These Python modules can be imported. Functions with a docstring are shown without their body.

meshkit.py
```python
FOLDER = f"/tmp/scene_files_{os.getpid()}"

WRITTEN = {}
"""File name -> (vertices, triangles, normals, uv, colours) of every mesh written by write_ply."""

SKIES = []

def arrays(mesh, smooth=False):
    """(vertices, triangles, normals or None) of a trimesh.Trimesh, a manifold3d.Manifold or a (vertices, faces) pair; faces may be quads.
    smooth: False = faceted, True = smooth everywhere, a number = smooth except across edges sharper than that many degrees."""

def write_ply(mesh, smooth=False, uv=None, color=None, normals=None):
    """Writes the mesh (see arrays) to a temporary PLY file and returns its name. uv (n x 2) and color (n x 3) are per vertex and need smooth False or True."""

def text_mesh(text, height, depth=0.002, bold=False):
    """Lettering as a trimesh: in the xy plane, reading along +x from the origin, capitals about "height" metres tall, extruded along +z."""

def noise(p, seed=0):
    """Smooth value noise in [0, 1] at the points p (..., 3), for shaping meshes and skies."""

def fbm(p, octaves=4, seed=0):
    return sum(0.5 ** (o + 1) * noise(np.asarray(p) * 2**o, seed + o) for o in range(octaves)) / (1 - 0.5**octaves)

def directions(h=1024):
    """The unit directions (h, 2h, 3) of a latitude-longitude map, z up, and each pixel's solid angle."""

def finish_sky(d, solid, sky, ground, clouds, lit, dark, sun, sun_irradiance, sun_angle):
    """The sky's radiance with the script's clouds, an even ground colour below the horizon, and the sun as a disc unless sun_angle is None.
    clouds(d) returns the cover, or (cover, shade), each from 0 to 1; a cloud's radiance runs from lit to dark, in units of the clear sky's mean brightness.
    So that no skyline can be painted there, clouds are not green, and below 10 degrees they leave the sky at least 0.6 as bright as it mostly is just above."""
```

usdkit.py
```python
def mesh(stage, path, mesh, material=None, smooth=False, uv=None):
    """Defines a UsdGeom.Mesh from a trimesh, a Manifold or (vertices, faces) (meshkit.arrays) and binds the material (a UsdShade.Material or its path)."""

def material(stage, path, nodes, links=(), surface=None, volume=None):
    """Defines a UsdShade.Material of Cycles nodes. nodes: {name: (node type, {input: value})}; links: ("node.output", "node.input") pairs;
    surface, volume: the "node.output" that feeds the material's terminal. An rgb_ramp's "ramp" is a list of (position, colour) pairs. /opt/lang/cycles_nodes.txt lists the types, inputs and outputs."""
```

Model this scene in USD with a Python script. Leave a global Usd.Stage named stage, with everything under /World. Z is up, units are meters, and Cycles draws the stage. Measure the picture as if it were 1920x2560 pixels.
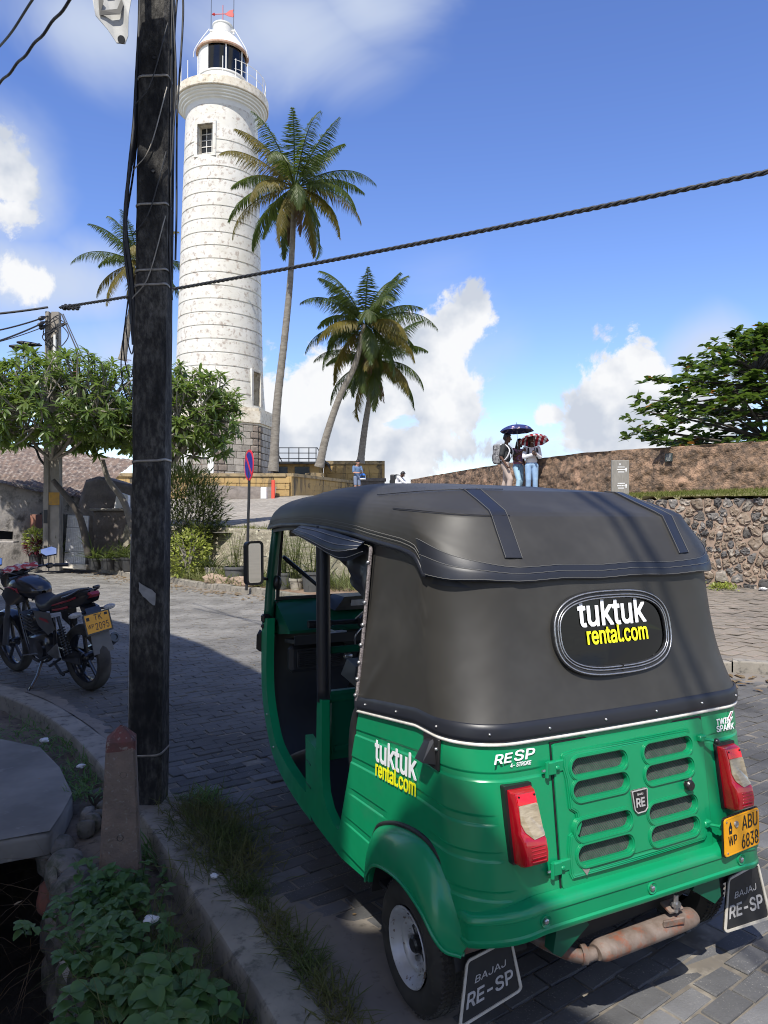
import math, random
import numpy as np, trimesh, shapely, manifold3d
from shapely.geometry import Polygon, LineString, Point, box as sbox
from shapely.ops import unary_union
from scipy.spatial import Voronoi, cKDTree
from pxr import Usd, UsdGeom, UsdLux, UsdShade, Sdf, Gf, Vt
import usdkit, meshkit

PI = math.pi
rng = np.random.default_rng(11)
random.seed(11)
stage = Usd.Stage.CreateInMemory()
UsdGeom.SetStageUpAxis(stage, 'Z')
UsdGeom.SetStageMetersPerUnit(stage, 1.0)
UsdGeom.Xform.Define(stage, '/World')
UsdGeom.Scope.Define(stage, '/World/Looks')

# ---------------------------------------------------------------- camera
EYE, PITCH, ROLL, FPX = 1.588, math.radians(0.233), math.radians(0.085), 1804.0
cam = UsdGeom.Camera.Define(stage, '/World/camera')
cam.CreateHorizontalApertureAttr(36.0)
cam.CreateVerticalApertureAttr(48.0)
cam.CreateFocalLengthAttr(36.0 * FPX / 1920.0)
cam.CreateClippingRangeAttr(Gf.Vec2f(0.05, 2000.0))
_f = np.array([0, math.cos(PITCH), math.sin(PITCH)])
_r = np.array([1.0, 0, 0])
_u = np.cross(_r, _f)
_r2 = math.cos(ROLL) * _r + math.sin(ROLL) * _u
_u2 = -math.sin(ROLL) * _r + math.cos(ROLL) * _u
cam.AddTransformOp().Set(Gf.Matrix4d(*_r2, 0, *_u2, 0, *(-_f), 0, 0, 0, EYE, 1))
cam.CreateExposureAttr(0.5)

# ---------------------------------------------------------------- sun and sky
SUN_AZ, SUN_EL = math.radians(-166.0), math.radians(53.0)
SUN = np.array([math.sin(SUN_AZ) * math.cos(SUN_EL), math.cos(SUN_AZ) * math.cos(SUN_EL), math.sin(SUN_EL)])
sun = UsdLux.DistantLight.Define(stage, '/World/sun')
sun.CreateIntensityAttr(1.15)
sun.CreateAngleAttr(0.53)
sun.CreateColorAttr(Gf.Vec3f(1.0, 0.955, 0.88))
sun.GetPrim().CreateAttribute('inputs:normalize', Sdf.ValueTypeNames.Bool).Set(True)
_z = SUN
_x = np.cross([0, 0, 1.0], _z); _x /= np.linalg.norm(_x)
_y = np.cross(_z, _x)
sun.AddTransformOp().Set(Gf.Matrix4d(*_x, 0, *_y, 0, *_z, 0, 0, 0, 30, 1))


def sky_material():
    n = {'tc': ('texture_coordinate', {}),
         'sky': ('sky_texture', {'sky_type': 'single_scattering', 'sun_disc': False, 'sun_elevation': SUN_EL, 'sun_rotation': SUN_AZ,
                                 'altitude': 20.0, 'air_density': 1.0, 'aerosol_density': 0.25, 'ozone_density': 3.0}),
         'skyh': ('hsv', {'hue': 0.517, 'saturation': SKY_SAT, 'value': SKY_VAL, 'fac': 1.0}),
         'bg': ('background_shader', {'strength': SKY_STR})}
    l = [('sky.color', 'skyh.color')]
    # cumulus: noise that thins out away from a few soft centres (directions), the same field all round the sky
    n['nz'] = ('noise_texture', {'scale': 10.0, 'detail': 12.0, 'roughness': 0.62, 'distortion': 0.3})
    n['nzb'] = ('noise_texture', {'scale': 3.2, 'detail': 6.0, 'roughness': 0.55, 'distortion': 0.6})
    l += [('tc.generated', 'nz.vector'), ('tc.generated', 'nzb.vector')]

    def blob(i, u, v, ru, rv, amp):
        d = np.array([(u - 960) / FPX, 1.0, (1287 - v) / FPX]); k = np.linalg.norm(d); d /= k
        rx, rz = ru / FPX / k, rv / FPX / k
        sc = np.array([1 / rx, 0.6 / max(rx, rz), 1 / rz])
        n[f'm{i}'] = ('mapping', {'mapping_type': 'point', 'location': tuple(-d * sc), 'scale': tuple(sc)})
        n[f'g{i}'] = ('gradient_texture', {'gradient_type': 'spherical'})
        n[f'a{i}'] = ('math', {'math_type': 'multiply', 'value2': amp})
        l.extend([('tc.generated', f'm{i}.vector'), (f'm{i}.vector', f'g{i}.vector'), (f'g{i}.fac', f'a{i}.value1')])
        return f'a{i}.value'
    def chain(outs, tag):
        cur = outs[0]
        for k, o in enumerate(outs[1:]):
            n[f'{tag}{k}'] = ('math', {'math_type': 'maximum'})
            l.extend([(cur, f'{tag}{k}.value1'), (o, f'{tag}{k}.value2')])
            cur = f'{tag}{k}.value'
        return cur
    hard = [blob(i, *b) for i, b in enumerate(CLOUD_HARD)]
    soft = [blob(100 + i, *b) for i, b in enumerate(CLOUD_SOFT)]
    h, s = chain(hard, 'hx'), chain(soft, 'sx')
    def cover(src, tag, noise, k, lo, hi):
        n[tag + 'n'] = ('math', {'math_type': 'multiply_add', 'value2': k, 'value3': -0.5 * k})
        n[tag + 's'] = ('math', {'math_type': 'add'})
        n[tag + 'm'] = ('map_range', {'range_type': 'smoothstep', 'from_min': lo, 'from_max': hi, 'to_min': 0.0, 'to_max': 1.0, 'clamp': True})
        l.extend([(noise, tag + 'n.value1'), (tag + 'n.value', tag + 's.value1'), (src, tag + 's.value2'), (tag + 's.value', tag + 'm.value')])
        return tag + 'm.result'
    ch = cover(h, 'ch', 'nz.fac', 1.6, 0.38, 0.52)
    cs = cover(s, 'cs', 'nzb.fac', 1.6, 0.25, 1.15)
    # unseen cloud added overhead and behind to whiten the fill in the shade
    n['nzg'] = ('noise_texture', {'scale': 2.6, 'detail': 8.0, 'roughness': 0.56, 'distortion': 0.2})
    n['sxyz'] = ('separate_xyz', {})
    n['away'] = ('map_range', {'from_min': 0.45, 'from_max': 0.05, 'to_min': -0.40, 'to_max': 0.0, 'clamp': True})
    n['gadd'] = ('math', {'math_type': 'add'})
    n['gm'] = ('map_range', {'range_type': 'smoothstep', 'from_min': 0.48, 'from_max': 0.60, 'to_min': 0.0, 'to_max': 0.95, 'clamp': True})
    l += [('tc.generated', 'nzg.vector'), ('tc.generated', 'sxyz.vector'), ('sxyz.y', 'away.value'), ('nzg.fac', 'gadd.value1'), ('away.result', 'gadd.value2'), ('gadd.value', 'gm.value')]
    n['mixg'] = ('mix', {'color2': CLOUD_LIT})
    n['cs2'] = ('math', {'math_type': 'multiply', 'value2': 0.85})
    l.append((cs, 'cs2.value1'))
    # grey bases where the cloud is thick and its own relief looks away from the sun
    n['nzs'] = ('noise_texture', {'scale': 12.0, 'detail': 7.0, 'roughness': 0.5})
    n['shift'] = ('mapping', {'mapping_type': 'point', 'location': (0.012, 0.0, 0.03)})
    n['rs'] = ('rgb_ramp', {'ramp': [(0.0, CLOUD_DARK), (0.38, CLOUD_DARK), (0.56, CLOUD_LIT), (1.0, CLOUD_LIT)]})
    l += [('tc.generated', 'shift.vector'), ('shift.vector', 'nzs.vector'), ('nzs.fac', 'rs.fac')]
    n['mixs'] = ('mix', {'color2': CLOUD_SOFTC})
    n['mixh'] = ('mix', {})
    l += [('skyh.color', 'mixg.color1'), ('gm.result', 'mixg.fac'), ('mixg.color', 'mixs.color1'), ('cs2.value', 'mixs.fac'), ('mixs.color', 'mixh.color1'), ('rs.color', 'mixh.color2'), (ch, 'mixh.fac'),
          ('mixh.color', 'bg.color')]
    return usdkit.material(stage, '/World/Looks/sky_with_clouds', n, l, surface='bg.background')


SKY_STR, SKY_SAT, SKY_VAL = 0.15, 1.16, 1.03
CLOUD_LIT, CLOUD_DARK, CLOUD_SOFTC = (4.5, 4.55, 4.65), (2.9, 3.15, 3.6), (3.0, 3.4, 4.15)
# centre (column, row of a 1920 x 2560 view straight ahead), radii, strength
CLOUD_HARD = [(1125, 830, 190, 190, 1.0), (1030, 900, 300, 210, 1.05), (880, 980, 380, 230, 1.05), (1080, 990, 240, 220, 1.0), (760, 1060, 380, 230, 1.0), (990, 1110, 360, 180, .9),
              (1590, 950, 210, 190, 1.0), (1530, 1030, 200, 170, 1.0), (1650, 1060, 250, 190, 1.0), (1460, 1090, 220, 110, .75), (1375, 1040, 110, 90, .62), (1240, 1120, 260, 80, .55), (1580, 1150, 340, 90, .7), (30, 540, 150, 100, .78), (0, 430, 130, 190, .80), (60, 700, 260, 110, .62)]
CLOUD_SOFT = [(1770, 900, 190, 170, 1.25), (700, 60, 480, 210, 1.25), (900, 0, 360, 190, 1.1), (230, 70, 380, 220, 1.1), (20, 430, 230, 320, 1.2), (110, 700, 420, 160, 1.3), (800, 1120, 560, 260, 1.3), (1120, 900, 330, 330, .9),
              (1300, 1140, 620, 130, 1.0), (1560, 1060, 420, 260, 1.0), (260, 640, 260, 130, .95), (350, 900, 500, 200, .9), (-700, 500, 900, 500, 1.0), (2900, 300, 1000, 480, 1.0)]
dome = UsdLux.DomeLight.Define(stage, '/World/sky')
dome.GetPrim().SetCustomDataByKey('kind', 'structure')
UsdShade.MaterialBindingAPI.Apply(dome.GetPrim()).Bind(sky_material())

# ---------------------------------------------------------------- helpers
COUNT = {}


def numbered(parent, name):
    k = (str(parent), name)
    i = COUNT.get(k, -1) + 1
    COUNT[k] = i
    return f'{parent}/{name}' + (f'_{i:03d}' if i else '')


def tag(prim, label=None, cat=None, group=None, kind=None):
    for k, v in (('label', label), ('category', cat), ('group', group), ('kind', kind)):
        if v:
            prim.SetCustomDataByKey(k, v)
    return prim


def thing(name, label, cat, loc=(0, 0, 0), rotz=0.0, group=None, kind=None, tilt=None):
    x = UsdGeom.Xform.Define(stage, numbered('/World', name))
    x.AddTranslateOp().Set(Gf.Vec3d(*map(float, loc)))
    x.AddRotateZOp().Set(float(math.degrees(rotz)))
    if tilt:
        x.AddRotateXYZOp().Set(Gf.Vec3f(*tilt))
    return tag(x.GetPrim(), label, cat, group, kind)


def copy_of(root, loc, rotz, label, group=None, scale=1.0):
    name = root.GetName().rstrip('0123456789').rstrip('_')
    x = UsdGeom.Xform.Define(stage, numbered('/World', name))
    x.AddTranslateOp().Set(Gf.Vec3d(*map(float, loc)))
    x.AddRotateZOp().Set(float(math.degrees(rotz)))
    if scale != 1.0:
        x.AddScaleOp().Set(Gf.Vec3f(scale))
    x.GetPrim().GetReferences().AddInternalReference(root.GetPath())
    x.GetPrim().SetInstanceable(True)
    return tag(x.GetPrim(), label, root.GetCustomDataByKey('category'), group)


class MB:
    """Collects pieces of one mesh."""
    def __init__(s):
        s.v, s.f, s.n = [], [], 0

    def add(s, v, f, T=None):
        v = np.asarray(v, float); f = np.asarray(f, int)
        if len(f) == 0:
            return s
        if f.shape[1] == 4:
            f = np.vstack([f[:, [0, 1, 2]], f[:, [0, 2, 3]]])
        if T is not None:
            v = v @ T[:3, :3].T + T[:3, 3]
        s.v.append(v); s.f.append(f + s.n); s.n += len(v)
        return s

    def tri(s, m, T=None):
        return s.add(m.vertices, m.faces, T)

    def mani(s, m, T=None):
        k = m.to_mesh()
        return s.add(k.vert_properties[:, :3], k.tri_verts, T)

    def box(s, c, size, R=None, bev=0.0):
        h = np.asarray(size, float) / 2
        if bev <= 0:
            v = np.array([[x, y, z] for x in (-1, 1) for y in (-1, 1) for z in (-1, 1)], float) * h
            f = [[0, 1, 3, 2], [4, 6, 7, 5], [0, 4, 5, 1], [2, 3, 7, 6], [0, 2, 6, 4], [1, 5, 7, 3]]
        else:
            v, f = bevel_box(h, min(bev, h.min() * 0.95))
        if R is not None:
            v = v @ np.asarray(R).T
        return s.add(v + np.asarray(c, float), f)

    def tube(s, pts, r, sides=8, cap=True, closed=False, flat=1.0, upv=None):
        p = np.asarray(pts, float)
        if closed:
            t = np.roll(p, -1, 0) - np.roll(p, 1, 0)
        else:
            t = np.gradient(p, axis=0)
        t /= np.linalg.norm(t, axis=1, keepdims=True) + 1e-12
        u = np.array(upv if upv is not None else ([0, 0, 1.0] if abs(t[0, 2]) < 0.9 else [1.0, 0, 0]))
        A = []
        for ti in t:
            u = u - ti * (u @ ti)
            u /= np.linalg.norm(u) + 1e-12
            A.append(u)
        A = np.array(A); B = np.cross(t, A)
        ang = np.arange(sides) * 2 * PI / sides
        rr = np.broadcast_to(r, (len(p),))[:, None, None]
        v = p[:, None] + rr * (np.cos(ang)[None, :, None] * A[:, None] + flat * np.sin(ang)[None, :, None] * B[:, None])
        n = len(p)
        I = np.arange(n if closed else n - 1)
        i, j = np.meshgrid(I, np.arange(sides), indexing='ij')
        i2 = (i + 1) % n
        q = np.stack([i * sides + j, i * sides + (j + 1) % sides, i2 * sides + (j + 1) % sides, i2 * sides + j], -1).reshape(-1, 4)
        f = np.vstack([q[:, [0, 1, 2]], q[:, [0, 2, 3]]])[:, ::-1]
        v = v.reshape(-1, 3)
        if cap and not closed:
            k = np.arange(1, sides - 1)
            f = np.vstack([f, np.stack([0 * k, k, k + 1], 1), (n - 1) * sides + np.stack([0 * k, k + 1, k], 1)])
        return s.add(v, f)

    def rod(s, a, b, r, sides=8):
        return s.tube([a, b], r, sides)

    def lathe(s, prof, sides=32, c=(0, 0, 0), R=None, arc=None):
        prof = np.asarray(prof, float)
        full = arc is None
        a = np.arange(sides) * 2 * PI / sides if full else np.linspace(arc[0], arc[1], sides)
        v = np.stack([prof[:, None, 0] * np.cos(a), prof[:, None, 0] * np.sin(a), np.broadcast_to(prof[:, None, 1], (len(prof), sides))], -1)
        return s.grid(v, wrap=full, R=R, c=c)

    def grid(s, P, wrap=False, R=None, c=(0, 0, 0), mask=None, flip=False):
        P = np.asarray(P, float); n, m = P.shape[:2]
        i, j = np.meshgrid(np.arange(n - 1), np.arange(m if wrap else m - 1), indexing='ij')
        j2 = (j + 1) % m
        q = np.stack([i * m + j, i * m + j2, (i + 1) * m + j2, (i + 1) * m + j], -1)
        q = q[mask] if mask is not None else q.reshape(-1, 4)
        if flip:
            q = q[:, ::-1]
        v = P.reshape(-1, 3)
        if R is not None:
            v = v @ np.asarray(R).T
        return s.add(v + np.asarray(c, float), q)

    def poly(s, pg, z0, z1, F=None):
        """A shapely polygon extruded from z0 to z1; F maps (n,3) points."""
        for g in getattr(pg, 'geoms', [pg]):
            if g.is_empty or g.area < 1e-9:
                continue
            m = trimesh.creation.extrude_polygon(g, z1 - z0, engine='earcut')
            v = np.array(m.vertices) + [0, 0, z0]
            s.add(F(v) if F else v, m.faces)
        return s

    def sheet(s, pg, z=0.0, F=None):
        for g in getattr(pg, 'geoms', [pg]):
            if g.is_empty or g.area < 1e-9:
                continue
            v, f = trimesh.creation.triangulate_polygon(g, engine='earcut')
            v = np.column_stack([v, np.full(len(v), z)])
            f = np.asarray(f)
            nz = np.cross(v[f[:, 1]] - v[f[:, 0]], v[f[:, 2]] - v[f[:, 0]])[:, 2]
            f = np.where(nz[:, None] < 0, f[:, ::-1], f)
            s.add(F(v) if F else v, f)
        return s

    def text(s, txt, w, h, o, ux, uy, bold=True, shear=0.0, depth=0.0015, lift=0.0, F=None):
        """Lettering w wide and h tall (capitals, or the tallest letter) with its lower left corner at o."""
        m = meshkit.text_mesh(txt, 1.0, 0.02, bold)
        v = np.array(m.vertices); lo, hi = v[:, :2].min(0), v[:, :2].max(0)
        x = (v[:, 0] - lo[0]) / (hi[0] - lo[0]) * w
        y = (v[:, 1] - lo[1]) / (hi[1] - lo[1]) * h
        x = x + shear * y
        ux = np.asarray(ux, float); uy = np.asarray(uy, float); nn = np.cross(ux, uy)
        p = np.asarray(o, float) + x[:, None] * ux + y[:, None] * uy + (v[:, 2:3] / 0.02 * depth + lift) * nn
        return s.add(F(p) if F else p, m.faces)

    def mesh(s):
        return np.vstack(s.v), np.vstack(s.f)

    def xf(s, R=None, t=(0, 0, 0), F=None):
        for k in range(len(s.v)):
            v = s.v[k]
            if R is not None:
                v = v @ np.asarray(R).T
            v = v + np.asarray(t, float)
            s.v[k] = F(v) if F else v
        return s

    def build(s, name, mat, parent='/World', smooth=False, label=None, cat=None, group=None, kind=None, flip=False):
        par = parent if isinstance(parent, str) else str(parent.GetPath())
        v, f = s.mesh()
        if flip:
            f = f[:, ::-1]
        p = numbered(par, name)
        usdkit.mesh(stage, p, (v, f), MATS[mat], smooth)
        return tag(stage.GetPrimAtPath(p), label, cat, group, kind)


_BB = {}


def bevel_box(h, b):
    """24 points: every corner of the box cut back by b along each edge."""
    v, idx = [], {}
    for sx in (-1, 1):
        for sy in (-1, 1):
            for sz in (-1, 1):
                for a in range(3):
                    p = np.array([sx, sy, sz]) * (h - b)
                    p[a] += (sx, sy, sz)[a] * b
                    idx[(sx, sy, sz, a)] = len(v); v.append(p)
    v = np.array(v)
    if 'f' not in _BB:
        hull = trimesh.convex.convex_hull(v * (1 / h))
        t = cKDTree(v * (1 / h))
        _BB['f'] = t.query(hull.vertices)[1][hull.faces]
    return v, _BB['f']


def rotz(a):
    c, s = math.cos(a), math.sin(a)
    return np.array([[c, -s, 0], [s, c, 0], [0, 0, 1.0]])


def rotx(a):
    c, s = math.cos(a), math.sin(a)
    return np.array([[1.0, 0, 0], [0, c, -s], [0, s, c]])


def roty(a):
    c, s = math.cos(a), math.sin(a)
    return np.array([[c, 0, s], [0, 1.0, 0], [-s, 0, c]])


def frame(z, x=None):
    z = np.asarray(z, float); z = z / np.linalg.norm(z)
    x = np.asarray(x if x is not None else ([1.0, 0, 0] if abs(z[0]) < 0.9 else [0, 1.0, 0]), float)
    x = x - z * (x @ z); x /= np.linalg.norm(x)
    return np.stack([x, np.cross(z, x), z], 1)


def spline(pts, n=40):
    """Catmull-Rom through the points."""
    p = np.asarray(pts, float)
    if len(p) == 2:
        return p[0] + (p[1] - p[0]) * np.linspace(0, 1, n)[:, None]
    p = np.vstack([2 * p[0] - p[1], p, 2 * p[-1] - p[-2]])
    out = []
    k = len(p) - 3
    for t in np.linspace(0, k, n):
        i = min(int(t), k - 1); u = t - i
        a, b, c, d = p[i:i + 4]
        out.append(0.5 * ((2 * b) + (-a + c) * u + (2 * a - 5 * b + 4 * c - d) * u * u + (-a + 3 * b - 3 * c + d) * u ** 3))
    return np.array(out)


def fb(p, sc=1.0, oc=4, seed=0):
    return meshkit.fbm(np.asarray(p, float) * sc + 57.3, oc, seed) - 0.5


# ---------------------------------------------------------------- materials
MATS = {}


def mat(name, c1, c2=None, scale=6.0, detail=5.0, ramp=(0.35, 0.65), rough=0.6, rough2=None, bump=0.0, bscale=None, bdist=0.01, metallic=0.0, spec=0.5,
        coat=0.0, c3=None, scale3=40.0, ramp3=(0.55, 0.7), island=0.0, objvar=0.0, stretch=(1, 1, 1), trans=None, extra=None, sheen=0.0, drip=None, coord='pos'):
    n = {'p': ('principled_bsdf', {'roughness': rough, 'metallic': metallic, 'specular_ior_level': spec, 'coat_weight': coat, 'base_color': c1, 'sheen_weight': sheen})}
    l = []
    src = 'geo.position'
    n['geo'] = ('geometry', {})
    if coord == 'obj':
        n['tcx'] = ('texture_coordinate', {})
        src = 'tcx.object'
    if tuple(stretch) != (1, 1, 1):
        n['map'] = ('mapping', {'mapping_type': 'point', 'scale': stretch})
        l.append((src, 'map.vector')); src = 'map.vector'
    col = None
    if c2 is not None:
        n['nz'] = ('noise_texture', {'scale': scale, 'detail': detail, 'roughness': 0.6})
        n['rp'] = ('rgb_ramp', {'ramp': [(0, c1), (ramp[0], c1), (ramp[1], c2), (1, c2)]})
        l += [(src, 'nz.vector'), ('nz.fac', 'rp.fac')]
        col = 'rp.color'
    if c3 is not None:
        n['nz3'] = ('noise_texture', {'scale': scale3, 'detail': 4.0, 'roughness': 0.65})
        n['mr3'] = ('map_range', {'from_min': ramp3[0], 'from_max': ramp3[1], 'to_min': 0.0, 'to_max': 1.0, 'clamp': True})
        n['mx3'] = ('mix', {'color2': c3, 'color1': c1})
        l += [(src, 'nz3.vector'), ('nz3.fac', 'mr3.value'), ('mr3.result', 'mx3.fac')]
        if col:
            l.append((col, 'mx3.color1'))
        col = 'mx3.color'
    if drip is not None:     # streaks that run down a wall: colour, scale, lo, hi
        n['mapd'] = ('mapping', {'mapping_type': 'point', 'scale': (drip[1], drip[1], drip[1] * 0.12)})
        n['nzd'] = ('noise_texture', {'scale': 1.0, 'detail': 6.0, 'roughness': 0.65})
        n['mrd'] = ('map_range', {'from_min': drip[2], 'from_max': drip[3], 'to_min': 0.0, 'to_max': 1.0, 'clamp': True})
        n['mxd'] = ('mix', {'color2': drip[0], 'color1': c1})
        l += [('geo.position', 'mapd.vector'), ('mapd.vector', 'nzd.vector'), ('nzd.fac', 'mrd.value'), ('mrd.result', 'mxd.fac')]
        if col:
            l.append((col, 'mxd.color1'))
        col = 'mxd.color'
    if island or objvar:
        n['oi'] = ('object_info', {})
        n['mi'] = ('map_range', {'from_min': 0.0, 'from_max': 1.0, 'to_min': 1 - max(island, objvar), 'to_max': 1 + max(island, objvar)})
        n['hv'] = ('hsv', {'hue': 0.5, 'saturation': 1.0, 'fac': 1.0, 'color': c1})
        l += [('geo.random_per_island' if island else 'oi.random', 'mi.value'), ('mi.result', 'hv.value')]
        if col:
            l.append((col, 'hv.color'))
        col = 'hv.color'
    if col:
        l.append((col, 'p.base_color'))
    if rough2 is not None:
        n['nzr'] = ('noise_texture', {'scale': scale * 1.7, 'detail': 4.0})
        n['mrr'] = ('map_range', {'from_min': 0.35, 'from_max': 0.65, 'to_min': rough, 'to_max': rough2, 'clamp': True})
        l += [(src, 'nzr.vector'), ('nzr.fac', 'mrr.value'), ('mrr.result', 'p.roughness')]
    if bump:
        n['nb'] = ('noise_texture', {'scale': bscale or scale * 4, 'detail': 5.0, 'roughness': 0.6})
        n['bu'] = ('bump', {'strength': bump, 'distance': bdist})
        l += [(src, 'nb.vector'), ('nb.fac', 'bu.height'), ('bu.normal', 'p.normal')]
    surf = 'p.BSDF'
    if trans is not None:
        n['tr'] = ('translucent_bsdf', {'color': trans})
        n['mxc'] = ('mix_closure', {'fac': 0.35})
        l += [('p.BSDF', 'mxc.closure1'), ('tr.BSDF', 'mxc.closure2')]
        surf = 'mxc.closure'
    MATS[name] = usdkit.material(stage, '/World/Looks/' + name, n, l, surface=surf)
    return MATS[name]


def leaf(name, c1, c2, trans, rough=0.45, scale=1.2, isl=0.35, spec=0.4, c3=None):
    mat(name, c1, c2, scale=scale, detail=2, ramp=(0.4, 0.6), rough=rough, island=isl, trans=trans, spec=spec, c3=c3, scale3=3.0, ramp3=(0.62, 0.66))


def pane(name, tint, gloss=0.03, ior=1.5, dirt=None):
    n = {'t': ('transparent_bsdf', {'color': tint}), 'g': ('glossy_bsdf', {'color': (1, 1, 1), 'roughness': gloss}), 'fr': ('fresnel', {'IOR': ior}), 'm': ('mix_closure', {})}
    l = [('fr.fac', 'm.fac'), ('t.BSDF', 'm.closure1'), ('g.BSDF', 'm.closure2')]
    MATS[name] = usdkit.material(stage, '/World/Looks/' + name, n, l, surface='m.closure')


# ---------------------------------------------------------------- shared materials
GREEN = (0.0035, 0.245, 0.098)
mat('green_paint', GREEN, (0.0045, 0.222, 0.088), scale=3.0, rough=0.26, rough2=0.34, spec=0.45, coat=0.15, bump=0.02, bscale=9, bdist=0.004, c3=(0.022, 0.20, 0.095), scale3=7.0, ramp3=(0.55, 0.80))
mat('green_dark_shade', (0.002, 0.075, 0.038), (0.003, 0.085, 0.045), scale=4.0, rough=0.35, coat=0.2)  # body green darkened to stand in for shade in the cabin
mat('canvas', (0.030, 0.0285, 0.025), (0.035, 0.033, 0.029), scale=2.5, rough=0.50, spec=0.42, bump=0.22, bscale=900, bdist=0.0006, c3=(0.048, 0.046, 0.041), scale3=3.5, ramp3=(0.46, 0.74))
mat('canvas_trim', (0.012, 0.0135, 0.019), (0.015, 0.0165, 0.022), scale=6, rough=0.38, rough2=0.46, spec=0.5, bump=0.15, bscale=500, bdist=0.0006)
mat('black_rubber', (0.012, 0.012, 0.013), (0.02, 0.02, 0.02), scale=20, rough=0.5, bump=0.1, bscale=120, bdist=0.001)
mat('tyre_rubber', (0.017, 0.016, 0.015), (0.042, 0.038, 0.032), scale=9, rough=0.75, c3=(0.06, 0.054, 0.046), scale3=28, ramp3=(0.60, 0.75), bump=0.3, bscale=90, bdist=0.002)
mat('black_plastic', (0.012, 0.012, 0.013), rough=0.35, spec=0.5)
mat('dark_cabin', (0.010, 0.011, 0.014), (0.016, 0.017, 0.02), scale=12, rough=0.55)
mat('seat_vinyl', (0.05, 0.055, 0.055), (0.07, 0.075, 0.075), scale=10, rough=0.55)
mat('cream_bead', (0.72, 0.69, 0.63), (0.55, 0.52, 0.46), scale=30, rough=0.35)
mat('rim_steel', (0.36, 0.36, 0.365), (0.46, 0.46, 0.46), scale=14, rough=0.38, metallic=0.25, c3=(0.10, 0.055, 0.03), scale3=45, ramp3=(0.60, 0.68))
mat('bare_steel', (0.55, 0.55, 0.55), (0.38, 0.37, 0.36), scale=60, rough=0.32, metallic=0.9)
mat('rusty_muffler', (0.10, 0.068, 0.05), (0.19, 0.15, 0.125), scale=16, rough=0.7, c3=(0.20, 0.062, 0.028), scale3=24, ramp3=(0.52, 0.70), bump=0.4, bscale=120, bdist=0.002)
mat('red_lens', (0.36, 0.004, 0.012), (0.30, 0.003, 0.010), scale=30, rough=0.13, coat=0.6, spec=0.6)
mat('red_reflector', (0.80, 0.010, 0.015), (0.6, 0.006, 0.012), scale=220, rough=0.2, coat=0.5)
mat('clear_lens', (0.40, 0.335, 0.235), (0.25, 0.205, 0.135), scale=26, rough=0.14, coat=0.8, stretch=(1, 1, 5))
mat('plate_yellow', (0.74, 0.33, 0.006), (0.68, 0.30, 0.006), scale=12, rough=0.35, spec=0.5)
mat('print_black', (0.008, 0.008, 0.009), rough=0.5)
mat('print_white', (0.78, 0.79, 0.80), rough=0.42)
mat('print_yellow', (0.85, 0.83, 0.012), rough=0.42)
mat('print_grey', (0.42, 0.41, 0.40), (0.33, 0.32, 0.31), scale=40, rough=0.6)
mat('print_shadow', (0.06, 0.035, 0.09), rough=0.5)
mat('print_maroon', (0.22, 0.01, 0.05), rough=0.5)
mat('flap_black', (0.012, 0.0125, 0.014), (0.018, 0.018, 0.019), scale=12, rough=0.5, rough2=0.62, c3=(0.05, 0.047, 0.042), scale3=30, ramp3=(0.66, 0.8))
mat('flap_edge', (0.52, 0.49, 0.43), (0.40, 0.37, 0.31), scale=30, rough=0.6)
mat('mesh_wire', (0.085, 0.095, 0.09), (0.13, 0.135, 0.13), scale=40, rough=0.45, metallic=0.5)
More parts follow.
